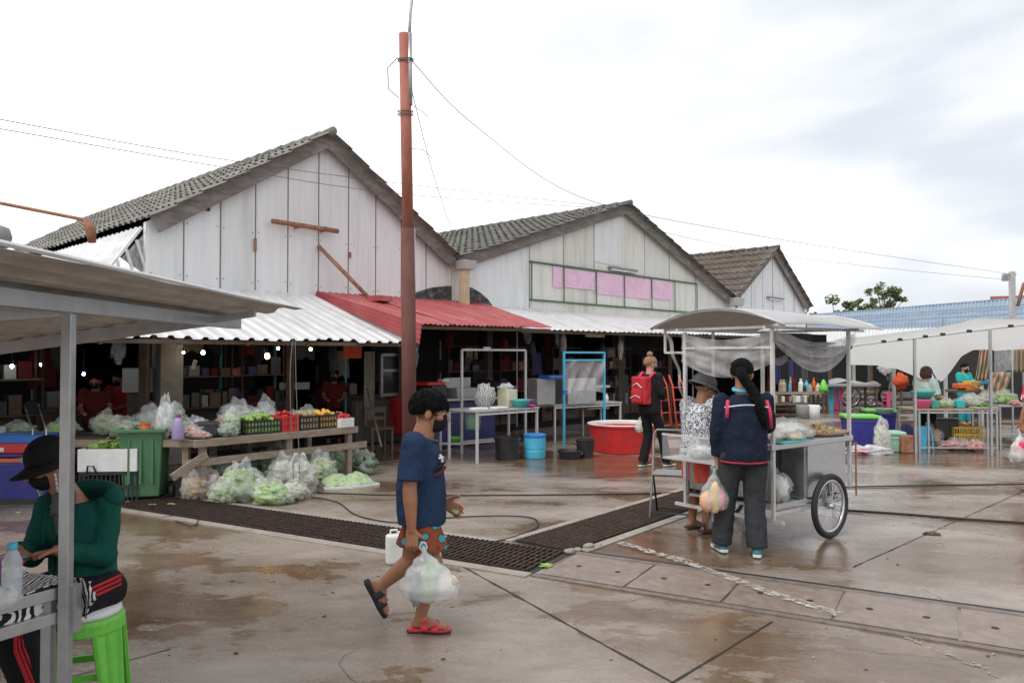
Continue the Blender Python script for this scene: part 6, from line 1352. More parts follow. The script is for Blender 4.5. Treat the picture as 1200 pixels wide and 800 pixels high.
MB().tube([(tx+.08, -.03, zt-.9), (tx+.22, -.03, zt-.98), (tx+.30, -.03, zt-1.06)], .004, 5).build('wire_end', 'wire', pl); MB().tube([(tx+.08, -.03, zt-1.45), (tx+.25, -.03, zt-1.47), (tx+.36, -.03, zt-1.58)], .004, 5).build('wire_end', 'wire', pl)
W_ = lambda lb, pts, r: cable('overhead_wire', pts, r, lb, 'wire', 'wire')
W_('overhead wire from the rusty pole past the cream gable to the far right pole', [D(483, 72, 9.5), D(560, 150, 11), D(688, 234, 14), D(870, 273, 17), D(1020, 297, 20), D(1184, 321, 24)], .005)
W_('upper of the two overhead wires crossing in front of the nearest gable', [D(-90, 122, 8), D(0, 140, 8.8), D(250, 185, 11), D(468, 215, 14), D(665, 237, 20), D(740, 244, 24)], .005)
W_('lower of the two overhead wires crossing in front of the nearest gable', [D(-90, 135, 8), D(0, 151, 8.8), D(250, 194, 11), D(468, 227, 14), D(690, 243, 20)], .005)
W_('thin stay wire from the rusty pole down to the rain gutter box', [D(482, 104, 9.5), D(508, 205, 12), D(540, 300, 15.3)], .005)
W_('thin drooping wire sagging from the pole behind the farthest shed', [D(735, 262, 22), D(860, 290, 23), D(1000, 310, 23.5), D(1182, 328, 24)], .005)
W_('cable hanging from the white awning down to the ground bags', [G(345, 575, .1), D(342, 520, 9.4), D(340, 440, 9.8), D(343, 398, 10.2)], .006)
W_('second cable hanging beside the first one before the plank table', [G(352, 576, .1), D(350, 520, 9.4), D(347, 450, 9.8), D(346, 398, 10.2)], .005)
# far right pole
c = G(1187, 480); c = V(((1187-600)/900*24, 24, 0)); s = thing('utility_pole', 'pale concrete pole rising above the blue roof at the far right', 'pole', c)
zt2 = D(1187, 318, 24).z; MB().bar((0, 0, 0), (0, 0, zt2), .14).build('shaft', 'dull_steel', s, bevel=.01); MB().box((-.22, 0, zt2-.22), (.14, .12, .16)).build('insulator', 'pl_grey', s); MB().bar((-.3, 0, zt2-.1), (.12, 0, zt2-.1), .06).build('cross_arm', 'dull_steel', s)
MB().tube([(.1, -.1, 3.2), (.3, -.1, 3.9), (.6, -.1, 4.1), (1.1, -.1, 4.15)], .05, 8).build('lamp_arm', 'rust', s, smooth=True)
# rusty bracket over the near left roof
s = thing('lamp_bracket', 'rusty bent pipe bracket reaching over the near left stall roof', 'bracket', (D(-60, 400, 7).x, 7, 0))
MB().tube([D(-60, 500, 7)*1+V((0, 0, -1)) if False else V((D(-60, 400, 7).x, 7, 0)), V((D(-60, 400, 7).x, 7, 3.05))], .04, 10).build('upright', 'rust', s, world=True)
MB().tube([D(-60, 228, 7), D(0, 238, 7), D(96, 257, 7), D(104, 263, 7)], .016, 8).build('arm', 'rust', s, smooth=True, world=True)
MB().tube([D(101, 258, 7), D(106, 268, 7), D(108, 284, 7)], [.03, .05, .035], 8).build('lamp_stub', 'rust', s, smooth=True, world=True)
tag(MB().lathe([(.02, 0), (.09, .03), (.11, .12), (.09, .20), (.02, .23)], D(-2, 293, 7), 18).build('lamp_globe', 'pl_grey', smooth=True), 'grey rounded lamp head at the left edge above the stall roof', 'lamp')
# ================================================================== INSIDE THE HALL
def bulb(px, py, Y, m, r, lb, drop=.35):
    p = D(px, py, Y); s = thing('hanging_bulb', lb, 'lamp', p); MB().blob((0, 0, 0), (r, r, r*1.25), n=14).build('bulb', m, s, smooth=True)
    MB().tube([(0, 0, r*1.2), (0, 0, drop)], .005, 5).build('cord', 'wire', s); MB().tube([(0, 0, r), (0, 0, r+.05)], .018, 8).build('socket', 'pl_black', s)
bulb(215, 413, 11.4, 'lamp_warm', .018, 'small warm bulb hanging left of the small white one'); bulb(238, 413, 11.6, 'lamp_white', .026, 'small cold white bulb hanging beside the warm one')
bulb(313, 417, 11.8, 'lamp_warm', .038, 'large bright warm bulb under the white awning', .3); bulb(326, 408, 13.5, 'lamp_white', .022, 'cold white bulb behind the large warm one', .3); bulb(364, 409, 13.5, 'lamp_warm', .024, 'orange bulb near the right end of the white awning', .3)
bulb(14, 429, 10.5, 'lamp_white', .022, 'white bulb in the dark at the far left', .4); bulb(48, 427, 11, 'lamp_white', .018, 'smaller white bulb in the dark at the left', .4); bulb(98, 438, 12, 'lamp_white', .02, 'tiny white light in the dark above the red shirts', .4)
tag(MB().box(D(345, 452, 13.2), (.5, .06, .12), rz=.4).build('hanging_sign', 'pl_grey'), 'pale hanging board inside the first shed', 'board')
tag(MB().tube([D(226, 432, 11.5), D(229, 422, 11.5)], .03, 8).build('hanging_bag', 'bag'), 'small pale bag hanging under the awning near the bulbs', 'bag')
p = D(165, 445, 11.6); s = thing('glass_cabinet', 'bluish glass fronted cabinet left of the thick pillar', 'cabinet', p, .1)
MB().box((0, 0, 0), (.42, .3, .36)).build('cabinet_box', 'dull_steel', s); MB().box((0, -.155, 0), (.38, .01, .32)).build('glass_front', 'glassy_dark', s); MB().box((.08, -.162, .04), (.10, .004, .16)).build('sheet', 'screen', s)
MB().box((0, .02, -.75), (.3, .3, 1.1)).build('pedestal', 'dark_wood', s)
def simple_person(lb, px, pyhead, Y, rz, top, bot, skin='skin', hair='hair', rs=1.0, sleeve=.7, hk=(.4, -.1, -.6), zfeet=0., shorts=False, lift=None, group=None):
    zc = D(px, pyhead, Y).z; h = (zc-zfeet)/1.50 if lift is None else lift
    J = dict(hipL=(-.085*h, 0, .82*h), hipR=(.085*h, 0, .82*h), shL=(-.18*h, 0, 1.30*h), shR=(.18*h, 0, 1.30*h), head=(0, .03, 1.50*h), look=(.1, 1, -.2), elL=(-.23*h, .04, 1.04*h), wrL=(-.14, .25, .98*h), elR=(.23*h, .04, 1.04*h), wrR=(.12, .28, .98*h),
             knL=(-.09, .02, .45*h), anL=(-.10, 0, .07), knR=(.09, .02, .45*h), anR=(.10, 0, .07), handL=((.3, .9, 0), (0, 0, -1), (0, 1, 0)), handR=((-.3, .9, 0), (0, 0, -1), (0, 1, 0)))
    p, H, g, ring, wd, body = make_person(lb, (D(px, 400, Y).x, Y, zfeet), rz, J, vox=.011, body_mat=skin, hair=(hairfn(*hk, .14), hair), group=group, face=False)
    shirt(p, g, ring, wd, top, sleeve=sleeve, grow=1.2*rs, r0=.08*rs, r1=.075*rs, vox=.014, disp=.02); trousers(p, g, ring, wd, bot, length=.42 if shorts else .97, grow=1.1*rs, r0=.10*rs, r1=.085*rs, r2=.07, vox=.014, disp=.02); mask(p, H)
    return p, H, g, ring, wd, J
simple_person('stallholder in a dark red shirt standing in the shade left of another in red', 113, 447, 11.4, R(200), 'cl_maroon', 'cl_black'); simple_person('stallholder in a red shirt in the shade right of the first one', 141, 444, 12.0, R(170), 'cl_red', 'cl_black')
simple_person('stallholder in a dark red top deep in the dark stall behind the mango crate', 392, 440, 14.6, R(190), 'cl_maroon', 'cl_black')
rnd = random.Random(21)
hue = ['pl_red', 'pl_grey', 'pl_blue', 'pl_cream', 'pl_green', 'pl_orange', 'pl_teal', 'pl_purple', 'cl_beige', 'pl_white']
hue2 = ['cl_beige', 'pl_cream', 'pl_grey', 'tan_wood', 'pl_white', 'cl_maroon', 'pl_sky', 'cl_grey', 'pl_orange', 'cl_beige', 'dark_wood', 'cl_charcoal']
for i in range(7):      # counters with boxes deep inside
    t = -8.5+i*3.1; s = thing('counter', 'dark wooden counter with boxes in the gloom, %s from the left in the hall' % ORD[i], 'counter', FW(t, 1.5), FTH, 'counters inside the hall')
    MB().box((0, 0, .40), (2.2, .7, .80)).build('cabinet', 'dark_wood', s); MB().box((0, 0, .83), (2.3, .8, .04)).build('counter_top', 'dark_wood', s)
    for k in range(6): h_ = rnd.uniform(.10, .26); MB().box((-1+k*.36+rnd.uniform(-.1, .1), rnd.uniform(.0, .2), .85+h_/2), (rnd.uniform(.12, .32), .2, h_)).build('goods', rnd.choice(['pl_black', 'cl_charcoal', 'cl_maroon', 'cl_indigo', 'cl_beige', 'dark_wood', 'pl_grey', 'cl_grey']), s, bevel=.01)
for i in range(30):      # clothes and bags on the rear rails
    t = rnd.uniform(-9, 13); y = rnd.uniform(1.0, 2.2); z = rnd.uniform(1.5, 2.3)
    mb = MB(); mb.grid(lambda u, v: FW(t+(u-.5)*.32*(1+.2*v), y+.03*math.sin(u*11), z-.55*v*(1+.06*math.sin(u*9))), 10, 6)
    ck_ = rnd.choice(['charcoal', 'maroon', 'navy', 'beige', 'indigo', 'black', 'grey']); tag(mb.build('hanging_cloth', 'cl_'+ck_, smooth=True, solid=.004), '%s cloth hanging in the gloom of the hall' % ck_, 'cloth', 'cloths hanging inside the hall')
# clutter just inside: shelves, hanging plastic bags, hoses, a fan, cartons
for i, (t, y) in enumerate(((-7.4, .5), (-5.9, .9), (-3.0, .7), (-2.0, 1.1), (2.9, .9), (4.6, 1.0), (6.6, 1.1), (8.6, .9), (10.8, 1.0))):
    s = thing('goods_shelf', 'metal shelf of cartons in the gloom, %s from the left' % ORD[i], 'shelf', FW(t, y), FTH, 'shelves inside the hall')
    for x in (-.55, .55):
        for yy in (-.18, .18): MB().bar((x, yy, 0), (x, yy, 1.9), .03).build('post', 'rust_iron', s)
    for z in (.3, .8, 1.3, 1.85):
        MB().box((0, 0, z), (1.14, .4, .02)).build('shelf_board', 'dark_wood', s); x = -.5
        while x < .42:
            w_ = rnd.uniform(.09, .24); h_ = rnd.uniform(.10, .32)
            if z < 1.8: MB().box((x+w_/2, rnd.uniform(-.05, .05), z+.01+h_/2), (w_*.92, .26, h_)).build('goods', rnd.choice(['cl_charcoal', 'cl_maroon', 'cl_indigo', 'dark_wood', 'cl_grey', 'pl_black', 'dark_wood', 'concrete', 'cl_grey', 'rust']), s, bevel=.008)
            x += w_+.02
for i in range(26):
    t = -9+i*.62+rnd.uniform(-.2, .2); y = rnd.uniform(-1.6, .6); z = 2.25+.3*min(0, y)*.9; l_ = rnd.uniform(.25, .55)
    q = FW(t, y, z); mb = MB(); mb.blob(q-V((0, 0, l_*.5)), (rnd.uniform(.05, .10), .05, l_*.5), .35, 3, 14, i); mb.tube([q-V((0, 0, .03)), q+V((0, 0, .18))], .006, 5)
    tag(mb.build('hanging_bag', rnd.choice(['bag', 'bag_clear', 'cl_charcoal', 'cl_maroon', 'bag_clear']), smooth=True), 'string hung bundle of bags, number %d from the left under the market roof' % (i+1) if False else 'bundle of bags hanging on a string under the market roof', 'bag bundle', 'bundles hanging under the market roof')
for i in range(9):
    t = -9+i*2.4; q = FW(t, .1, 0); 
    if abs(t+.2) > .7: tag(MB().bar(q, q+V((0, 0, 2.55)), .11).build('pillar', 'dark_wood'), 'dark timber pillar, %s from the left along the hall front' % ORD[i], 'pillar', 'timber pillars of the hall')
# small signs and bits under the shed-2 awning
q = D(697, 393, 17.5); tag(MB().box(q, (.66, .05, .08), rz=.8).build('sign_strip', 'pl_cream'), 'cream strip hung under the pale awning left of the blue frame', 'strip')
q = D(413, 412, 13.0); tag(MB().box(q, (.34, .05, .22), rz=.8).build('cloth_strip', 'cl_orange'), 'dull orange cloth hung under the end of the white awning', 'cloth')
q = D(571, 408, 14.2); tag(MB().box(q, (.13, .03, .05)).build('small_sign', 'screen'), 'tiny bluish sign on top of the white pipe frame', 'sign')
# ================================================================== FAR RIGHT: BLUE ROOF HALL, STALLS
P0, P1 = D(930, 371, 47), D(1330, 339, 31); E0, E1 = D(930, 388, 41), D(1330, 371, 26.5)
s = thing('blue_roof_hall', 'long market hall with a faded blue corrugated roof at the far right', 'hall', (V((P0.x, P0.y, 0))+V((P1.x, P1.y, 0)))/2)
corr(P0, P1, E0+V((0, 0, -.3)), E1+V((0, 0, -.3)), 95, .06, 6, kind='sine', seed=11).build('blue_roof', 'blue_sheet', s, world=True)
mb = MB(); 
for k in range(3): a = P0.lerp(E0, k*.36+.02)+V((0, 0, .05)); b_ = P1.lerp(E1, k*.36+.02)+V((0, 0, .05)); mb.bar(a, b_, .10, .05)
mb.build('roof_seams', 'blue_sheet', s, world=True)
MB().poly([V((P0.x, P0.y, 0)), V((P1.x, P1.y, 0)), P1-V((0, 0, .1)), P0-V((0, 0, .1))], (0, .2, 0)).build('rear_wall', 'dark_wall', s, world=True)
MB().bar(D(1163, 350, 37.5), D(1330, 346, 31.5), .30, .22).build('ridge_sheet', 'red_sheet', s, world=True)
fd = (E1-E0); fd.z = 0
for k in range(14):
    q = E0+fd*(k/13); MB().bar((q.x, q.y, 0), (q.x, q.y, E0.z+(E1.z-E0.z)*k/13-.35), .16).build('post', 'dark_wood', s, world=True)
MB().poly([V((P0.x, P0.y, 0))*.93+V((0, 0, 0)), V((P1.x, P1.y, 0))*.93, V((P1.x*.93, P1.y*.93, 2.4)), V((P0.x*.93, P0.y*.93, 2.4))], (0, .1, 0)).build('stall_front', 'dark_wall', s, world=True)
s = thing('far_awning', 'low off-white sheet awning of the stalls before the blue roof', 'awning', V((10, 26, 0)))
corr(D(880, 390, 34), D(1130, 384, 27), D(890, 408, 28), D(1125, 404, 22), 60, .05, 4, kind='sine', seed=13).build('roof_sheet', 'zinc_white', s, world=True)
for px, Y in ((905, 28), (950, 26.5), (1000, 25), (1047, 24), (1090, 23)):
    q = D(px, 407, Y); MB().bar((q.x, q.y, 0), q, .09).build('post', 'dull_steel', s, world=True)
# red umbrella-like sagging cloth at the back
MB().grid(lambda u, v: D(1040+36*u, 424+6*math.sin(3.1*u)+14*v*(1-u*.4), 21-v), 14, 6)
def far_table(lb, px0, px1, py, Y, m='dull_steel', cover=None, nm='stall_table', cat='table', leg='dark_wood', group=None):
    a, b_ = D(px0, py, Y), D(px1, py, Y); c = (a+b_)/2; L_ = (b_-a).length; s = thing(nm, lb, cat, (c.x, c.y, 0), 0, group)
    MB().box((0, .4, c.z), (L_, .85, .05)).build('table_top', cover or m, s)
    for x in (-L_/2+.06, L_/2-.06):
        for y in (.04, .76): MB().bar((x, y, 0), (x, y, c.z-.02), .05).build('leg', leg, s)
    return s
far_table('long wooden stall table with small goods behind the cart counter', 902, 968, 461, 22, 'wood'); far_table('grey sheeted stall table near the pink stool', 968, 1030, 452, 23, cover='pl_grey'); far_table('low stall table loaded with jars behind the noodle tray', 896, 950, 474, 20.5, 'dark_wood')
for i in range(18):
    px = 905+i*3.4; p = D(px, 460, 22.2); h = rnd.uniform(.12, .45); w_ = rnd.uniform(.08, .16)
    o = MB().lathe([(.01, 0), (w_*.5, 0), (w_*.5, h*.62), (w_*.25, h*.8), (w_*.25, h)], (p.x, p.y+rnd.uniform(0, .5), p.z+.03), 10).build('goods_jar', rnd.choice(hue2)); tag(o, 'small jar, %s from the left on the long wooden stall table' % (ORD+['thirteenth', 'fourteenth', 'fifteenth', 'sixteenth', 'seventeenth', 'eighteenth'])[i], 'jar', 'goods on the long wooden stall table')
for i in range(12):
    px = 898+i*4.4; p = D(px, 473, 20.7); o = MB().box((p.x, p.y+.2, p.z+.12), (rnd.uniform(.08, .14), .14, rnd.uniform(.12, .22))).build('goods_pack', rnd.choice(hue2), bevel=.01); tag(o, 'small pack, %s from the left on the low stall table behind the cart' % ORD[i], 'pack', 'packs on the low stall table')
for i in range(9):
    p = D(903+i*8, 425, 23.5); t_ = rnd.choice(['cl_beige', 'cl_white', 'cl_charcoal', 'cl_maroon', 'cl_grey', 'cl_white', 'cl_indigo']); w_ = rnd.uniform(.16, .3)
    o = MB().grid(lambda u, v: p+V(((u-.5)*w_*(1+.2*v), .03*math.sin(u*14), -.75*v+.1)), 8, 5).build('hanging_goods', t_, solid=.006); tag(o, 'cloth hung from the far awning, %s from the left behind the cart' % ORD[i], 'hanging goods', 'goods hung from the far awning')
for i, (px, lb) in enumerate(((943, 'grey white bucket at the foot of the long stall table, the left one'), (956, 'white bucket at the foot of the long stall table, the right one'))):
    p = G(px, 491); tag(MB().lathe([(.01, 0), (.15, 0), (.17, .34), (.15, .36), (.01, .34)], (p.x, p.y+.15, 0), 18).build('bucket', ('pl_grey', 'pl_white')[i], smooth=True), lb, 'bucket')
p = G(975, 480); stool('blue plastic stool standing beside the grey sheeted stall table', (p.x, p.y, 0), .3, 'pl_sky', h=.72, r=.2, top=None)
p = G(984, 481); tag(MB().box((p.x+.0, p.y+.4, .36), (.42, .3, .72)).build('pink_panel', 'pl_pink', bevel=.02), 'pink panel behind the blue plastic stool', 'panel')
p = D(965, 448, 22); tag(MB().lathe([(.13, 0), (.12, .1), (.05, .30), (.01, .34)], (p.x, p.y, p.z-.25), 14).build('bag_heap', 'pl_lime', smooth=True), 'lime green bag heap on the stall behind the cart post', 'bag')
# pushcart with a grey sheet
p = G(1000, 477); s = thing('handcart', 'handcart covered by a pale grey sheet beside the pink stool', 'handcart', (p.x, p.y, 0)); MB().box((0, .3, .72), (1.7, .8, .05)).build('cart_bed', 'dull_steel', s); MB().grid(lambda u, v: V(((u-.5)*1.6, v*.8-.1, .76+.12*math.sin(u*7)*math.sin(v*3)+.10*math.exp(-((u-.45)*4)**2))), 20, 8).build('grey_sheet', 'tarp', s, smooth=True)
wheel(s, (-.1, -.05, .33), .33, n=14); wheel(s, (.55, -.05, .22), .22, n=10)
for x in (-.8, .8): MB().bar((x, .1, 0), (x, .1, .7), .05).build('leg', 'dull_steel', s)
p = G(1041, 477); stool('pink plastic stool standing alone in front of the parked motorbike', (p.x, p.y, 0), .4, 'pl_pink', h=.50, r=.15, top=None)
# motorbikes
def motorbike(lb, px, py, rz, col):
    p = G(px, py); s = thing('motorbike', lb, 'motorbike', p, rz)
    wheel(s, (-.60, 0, .29), .29, n=14, tw=.045); wheel(s, (.60, 0, .29), .29, n=14, tw=.045)
    mb = MB(); rings(mb, [(V((-.75, 0, .72)), .05, .05, V((0, 1, 0)), V((0, 0, 1))), (V((-.4, 0, .68)), .12, .09, V((0, 1, 0)), V((0, 0, 1))), (V((0, 0, .50)), .12, .14, V((0, 1, 0)), V((0, 0, 1))), (V((.25, 0, .60)), .09, .18, V((0, 1, 0)), V((0, 0, 1))), (V((.42, 0, .85)), .07, .12, V((0, 1, 0)), V((0, 0, 1)))]); mb.build('fairing', col, s, smooth=True)
    MB().box((-.25, 0, .79), (.62, .22, .08)).build('seat', 'pl_black', s, bevel=.03); MB().box((.05, 0, .34), (.36, .22, .22)).build('engine', 'dull_steel', s, bevel=.03)
    MB().tube([(.60, .06, .29), (.46, .06, .82)], .022, 8).build('fork', 'dull_steel', s); MB().tube([(.60, -.06, .29), (.46, -.06, .82)], .022, 8).build('fork', 'dull_steel', s)
    MB().tube([(.36, -.32, 1.02), (.44, -.12, .96), (.44, .12, .96), (.36, .32, 1.02)], .014, 8).build('handlebar', 'pl_black', s, smooth=True); MB().blob((.52, 0, .88), (.07, .09, .09), n=12).build('headlight', 'glassy', s, smooth=True)
    MB().tube([(.0, -.12, .26), (-.6, -.14, .30)], .04, 10).build('exhaust', 'steel', s, smooth=True)
    for sx in (-1, 1): MB().tube([(.40, sx*.25, .98), (.36, sx*.30, 1.15)], .006, 5).build('mirror_stem', 'pl_black', s); MB().blob((.36, sx*.31, 1.18), (.02, .06, .04), n=10).build('mirror', 'glassy', s, smooth=True)
    return s
motorbike('dark parked motorbike behind the pink stool under the white tarp', 1062, 474, R(165), 'pl_black'); motorbike('second dark motorbike parked farther right behind the vendor', 1098, 472, R(200), 'cl_maroon')
p = D(1056, 447, 22.6); tag(MB().blob((p.x, p.y, p.z), (.20, .18, .22), .25, 2.2, 20, 3).build('orange_cover', 'cl_orange', smooth=True), 'bright orange rain cape draped over the parked motorbike', 'cape')
tag(MB().bar((p.x, p.y, 0), (p.x, p.y, p.z-.2), .05).build('stake', 'dark_wood'), 'short dark stake under the orange cape', 'stake')
p = D(1037, 431, 23); tag(MB().blob(p, (.2, .12, .18), .3, 2.2, 16, 5).build('white_bundle', 'bag', smooth=True), 'white bundle hung above the pink stool', 'bundle')
# ---- vegetable stall at right
TY = 13.0
def front_pt(u):   # top rail, from px 1003 to beyond the frame
    px = 1000+270*u; py = 405-34*u*(270/260)*.93; return D(px, py, 13.4-1.0*u)
s = thing('tarp_canopy', 'white tarpaulin canopy with hanging flap over the right vegetable stall', 'canopy', (front_pt(.4).x, front_pt(.4).y, 0))
MB().tube([front_pt(k/10) for k in range(11)], .014, 8).build('top_rail', 'dull_steel', s, world=True)
for px, pb in ((1073, 531), (1162, 533), (1107, 505), (1187, 512), (1262, 545)):
    g_ = G(px, pb); u = (px-1000)/270; t = front_pt(u); z = t.z+(g_.y-t.y)*.12; MB().bar((g_.x, g_.y, 0), (g_.x, g_.y, z), .038 if pb > 520 else .028).build('pole', 'pipe_grey', s, world=True)
kx = [(0, 427), (.10, 428), (.19, 432), (.27, 441), (.33, 449), (.385, 447), (.42, 436), (.47, 417), (.52, 410), (.60, 409), (.61, 411), (.72, 409), (1, 400)]
def kf(u):
    for i in range(len(kx)-1):
        if kx[i][0] <= u <= kx[i+1][0]: t = (u-kx[i][0])/(kx[i+1][0]-kx[i][0]); return kx[i][1]+(kx[i+1][1]-kx[i][1])*t
def flap(u, v):
    t = front_pt(u); b_ = D(1000+270*u-(8 if u < .05 else 0), kf(u), t.y); b_ = D(1000+270*u-(8 if u < .05 else 0), kf(u), t.y+2.1); p = t.lerp(b_, v); p.z += .03*math.sin(u*17+v*3)*v*(1-v)*3; p.y += .06*math.sin(u*16+v*2)*v*(1-v)*4; return p
MB().grid(flap, 90, 12).build('front_flap', 'tarp', s, smooth=True, world=True)
kt = [(0, 399), (.2, 392), (.40, 385), (.50, 379), (.56, 374), (.75, 375), (1, 372)]
def kf2(u):
    for i in range(len(kt)-1):
        if kt[i][0] <= u <= kt[i+1][0]: t = (u-kt[i][0])/(kt[i+1][0]-kt[i][0]); return kt[i][1]+(kt[i+1][1]-kt[i][1])*t
def ttop(u, v):
    t = front_pt(u); Y = t.y+2.6; b_ = D(1000+270*u-18*(1-u), kf2(u)-1, Y); p = t.lerp(b_, v); p.z -= .05*math.sin(math.pi*v)*(1+.5*math.sin(u*14)); return p
MB().grid(ttop, 70, 10).build('top_sheet', 'tarp', s, smooth=True, world=True)
for u in (.13, .20, .31, .385, .50, .68, .8): q = front_pt(u); MB().box(q+V((0, -.02, .01)), (.07, .05, .05)).build('clip', 'pl_black', s, world=True, bevel=.008)
MB().grid(lambda u, v: D(1165+24*u, 408+27*v+1.5*math.sin(u*6), 12.6), 10, 6).build('clear_flap', 'film', s, smooth=True, world=True)
# striped cloths and dark backdrop
sb = thing('backdrop_stall', 'dark fabric stall behind the teal dressed woman', 'stall', (D(1140, 400, 20).x, 20, 0))
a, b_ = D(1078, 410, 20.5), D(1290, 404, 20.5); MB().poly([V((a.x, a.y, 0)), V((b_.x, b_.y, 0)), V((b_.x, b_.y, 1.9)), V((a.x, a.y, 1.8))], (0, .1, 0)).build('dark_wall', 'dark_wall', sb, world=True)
for px in (1108, 1150, 1200): q = D(px, 410, 19.8); MB().bar((q.x, q.y, 0), q, .06).build('post', 'dull_steel', sb, world=True)
for i, (x0, x1, y0, y1, sk, lb) in enumerate(((1149, 1162, 407, 446, -6, 'striped red and green cloth hanging straight beside the right tarp pole'), (1164, 1186, 436, 476, -14, 'striped pink and green cloth slung diagonally behind the right tarp pole'), (1187, 1204, 408, 436, 0, 'striped cloth hanging at the right edge'))):
    o = MB().grid(lambda u, v: D(x0+(x1-x0)*u+sk*v, y0+(y1-y0)*v, 17+.05*math.sin(u*20)), 24, 8).build('striped_cloth', 'striped', solid=.01, smooth=True); tag(o, lb, 'cloth')
for i, (px, py, m) in enumerate(((1128, 452, 'pl_orange'), (1140, 449, 'pl_yellow'), (1150, 447, 'pl_sky'), (1134, 456, 'pl_orange'))):
    p = D(px, py, 17.5); tag(MB().box((p.x, p.y, p.z), (.30, .3, .10), rz=.1*i).build('goods_box', m, bevel=.01), ('orange box on the far stall behind the white heap', 'yellow box beside the orange one on the far stall', 'sky blue box on the far stall at the striped cloth', 'second orange box, nearer and lower on the far stall')[i], 'box')
p = D(1138, 458, 17.5); s = thing('far_table', 'far stall table with orange and blue boxes', 'table', (p.x, p.y, 0)); MB().box((0, .1, p.z), (1.0, .6, .05)).build('table_top', 'dark_wood', s)
for x in (-.4, .4): MB().bar((x, .1, 0), (x, .1, p.z), .05).build('leg', 'dark_wood', s)
simple_person('woman in a teal dress standing far back under the tarpaulin', 1129, 431, 18.5, R(205), 'cl_teal', 'cl_cyan', skin='skin_light')
# the table
c = G(1077, 529); vt2 = ftable('wooden topped steel table of the right vegetable stall', 1077, 529, 1.32, .75, .73, R(-2), m='pipe_grey', mt='tan_wood')
MB().bar((0, 0, .07), (1.32, 0, .07), .026).build('foot_rail', 'pipe_grey', vt2); MB().bar((1.15, .0, 0), (1.15, 0, .7), .028).build('leg', 'pipe_grey', vt2); MB().bar((.16, .0, 0), (.16, 0, .7), .028).build('leg', 'pipe_grey', vt2)
VT = lambda x, y, z=.73: wmat(vt2) @ V((x, y, z))
bowl('pink basin under the teal basin at the left of the right stall table', VT(.13, .12), .15, .16, 'pl_pink', 'basin', 'basin'); bowl('wide teal basin stacked on the pink basin', VT(.14, .12, .90), .19, .13, 'pl_teal', 'basin', 'basin')
tag(MB().box(VT(.36, .25, .80), (.14, .2, .13)).build('tub', 'pl_teal', bevel=.015), 'small dark teal tub right of the pink basin', 'tub'); tag(MB().box(VT(.80, .25, .80), (.14, .2, .13)).build('tub', 'pl_turq', bevel=.015), 'turquoise tub between the green heap and white heap', 'tub')
vegbag('heap of bright lettuce in clear film on the right stall table', VT(.56, .22), (.17, .14, .09), 'lettuce', 61, leafs=60); vegbag('big white heap of bagged noodles on the right stall table', VT(1.08, .35), (.26, .2, .14), 'foam', 62, leafs=0)
s = thing('produce_tray', 'grey tray of bright green beans at the front of the right stall table', 'tray', VT(1.12, .05)); MB().box((0, 0, .02), (.42, .16, .03)).build('tray_base', 'dull_steel', s, bevel=.005); leafy(MB(), (0, 0, .06), (.18, .07, .03), 120, .05, 5).build('beans', 'lettuce', s)
for px in (0,): pass
s2 = thing('stall_table', 'second grey steel table at the right with yellow greens', 'table', VT(1.40, .1, 0)); MB().box((.45, .3, .78), (.95, .7, .03)).build('table_top', 'dull_steel', s2)
for x in (.02, .88):
    for y in (.0, .6): MB().bar((x, y, 0), (x, y, .77), .03).build('leg', 'pipe_grey', s2)
MB().bar((.0, .0, .30), (.9, 0, .30), .025).build('rail', 'pipe_grey', s2)
vegbag('large yellow green heap of leaves on the second steel table', VT(1.62, .35, .79), (.26, .2, .14), 'lettuce', 63, leafs=70); vegbag('pale heap of sprouts at the left of the second steel table', VT(1.42, .45, .79), (.2, .18, .13), 'foam', 64, leafs=0); vegbag('red chillies in film at the front of the second steel table', VT(1.66, .06, .79), (.13, .09, .05), 'chili', 65, leafs=0)
tag(MB().blob(VT(.62, .62, .84), (.14, .1, .10), .2, 3, 16, 3).build('bag', 'bag', smooth=True), 'pale blue white bag in front of the vendor\'s hands', 'bag')
crate('yellow lattice crate standing under the right stall table', VT(.98, .45, 0)+V((0, 0, .12)), .50, .34, .28, 'pl_yellow', 0); tag(MB().box(VT(.98, .45, .05), (.52, .36, .12)).build('block', 'dark_wood'), 'dark block under the yellow crate', 'block')
vegbag('pink and white bag of onions under the right stall table', VT(.72, .25, .0), (.26, .16, .10), 'onion', 66, leafs=0); vegbag('red bag of shallots at the front under the stall table', VT(1.02, .12, .0), (.16, .12, .09), 'chili', 67, leafs=0); vegbag('pale sack behind the blue stool under the table', VT(.45, .45, 0), (.2, .16, .22), 'potato', 68, leafs=0)
p = VT(.24, .3, 0); stool('small blue plastic stool under the left end of the right stall table', (p.x, p.y, 0), .2, 'pl_sky', h=.42, r=.11, top=None)
tag(MB().box(VT(.66, .5, .35), (.42, .3, .36)).build('basket', 'pl_black', bevel=.02), 'black basket in the shade under the right stall table', 'basket'); tag(MB().box(VT(.66, .5, .085), (.36, .26, .17)).build('block', 'cl_maroon'), 'dark block under the black basket', 'block')
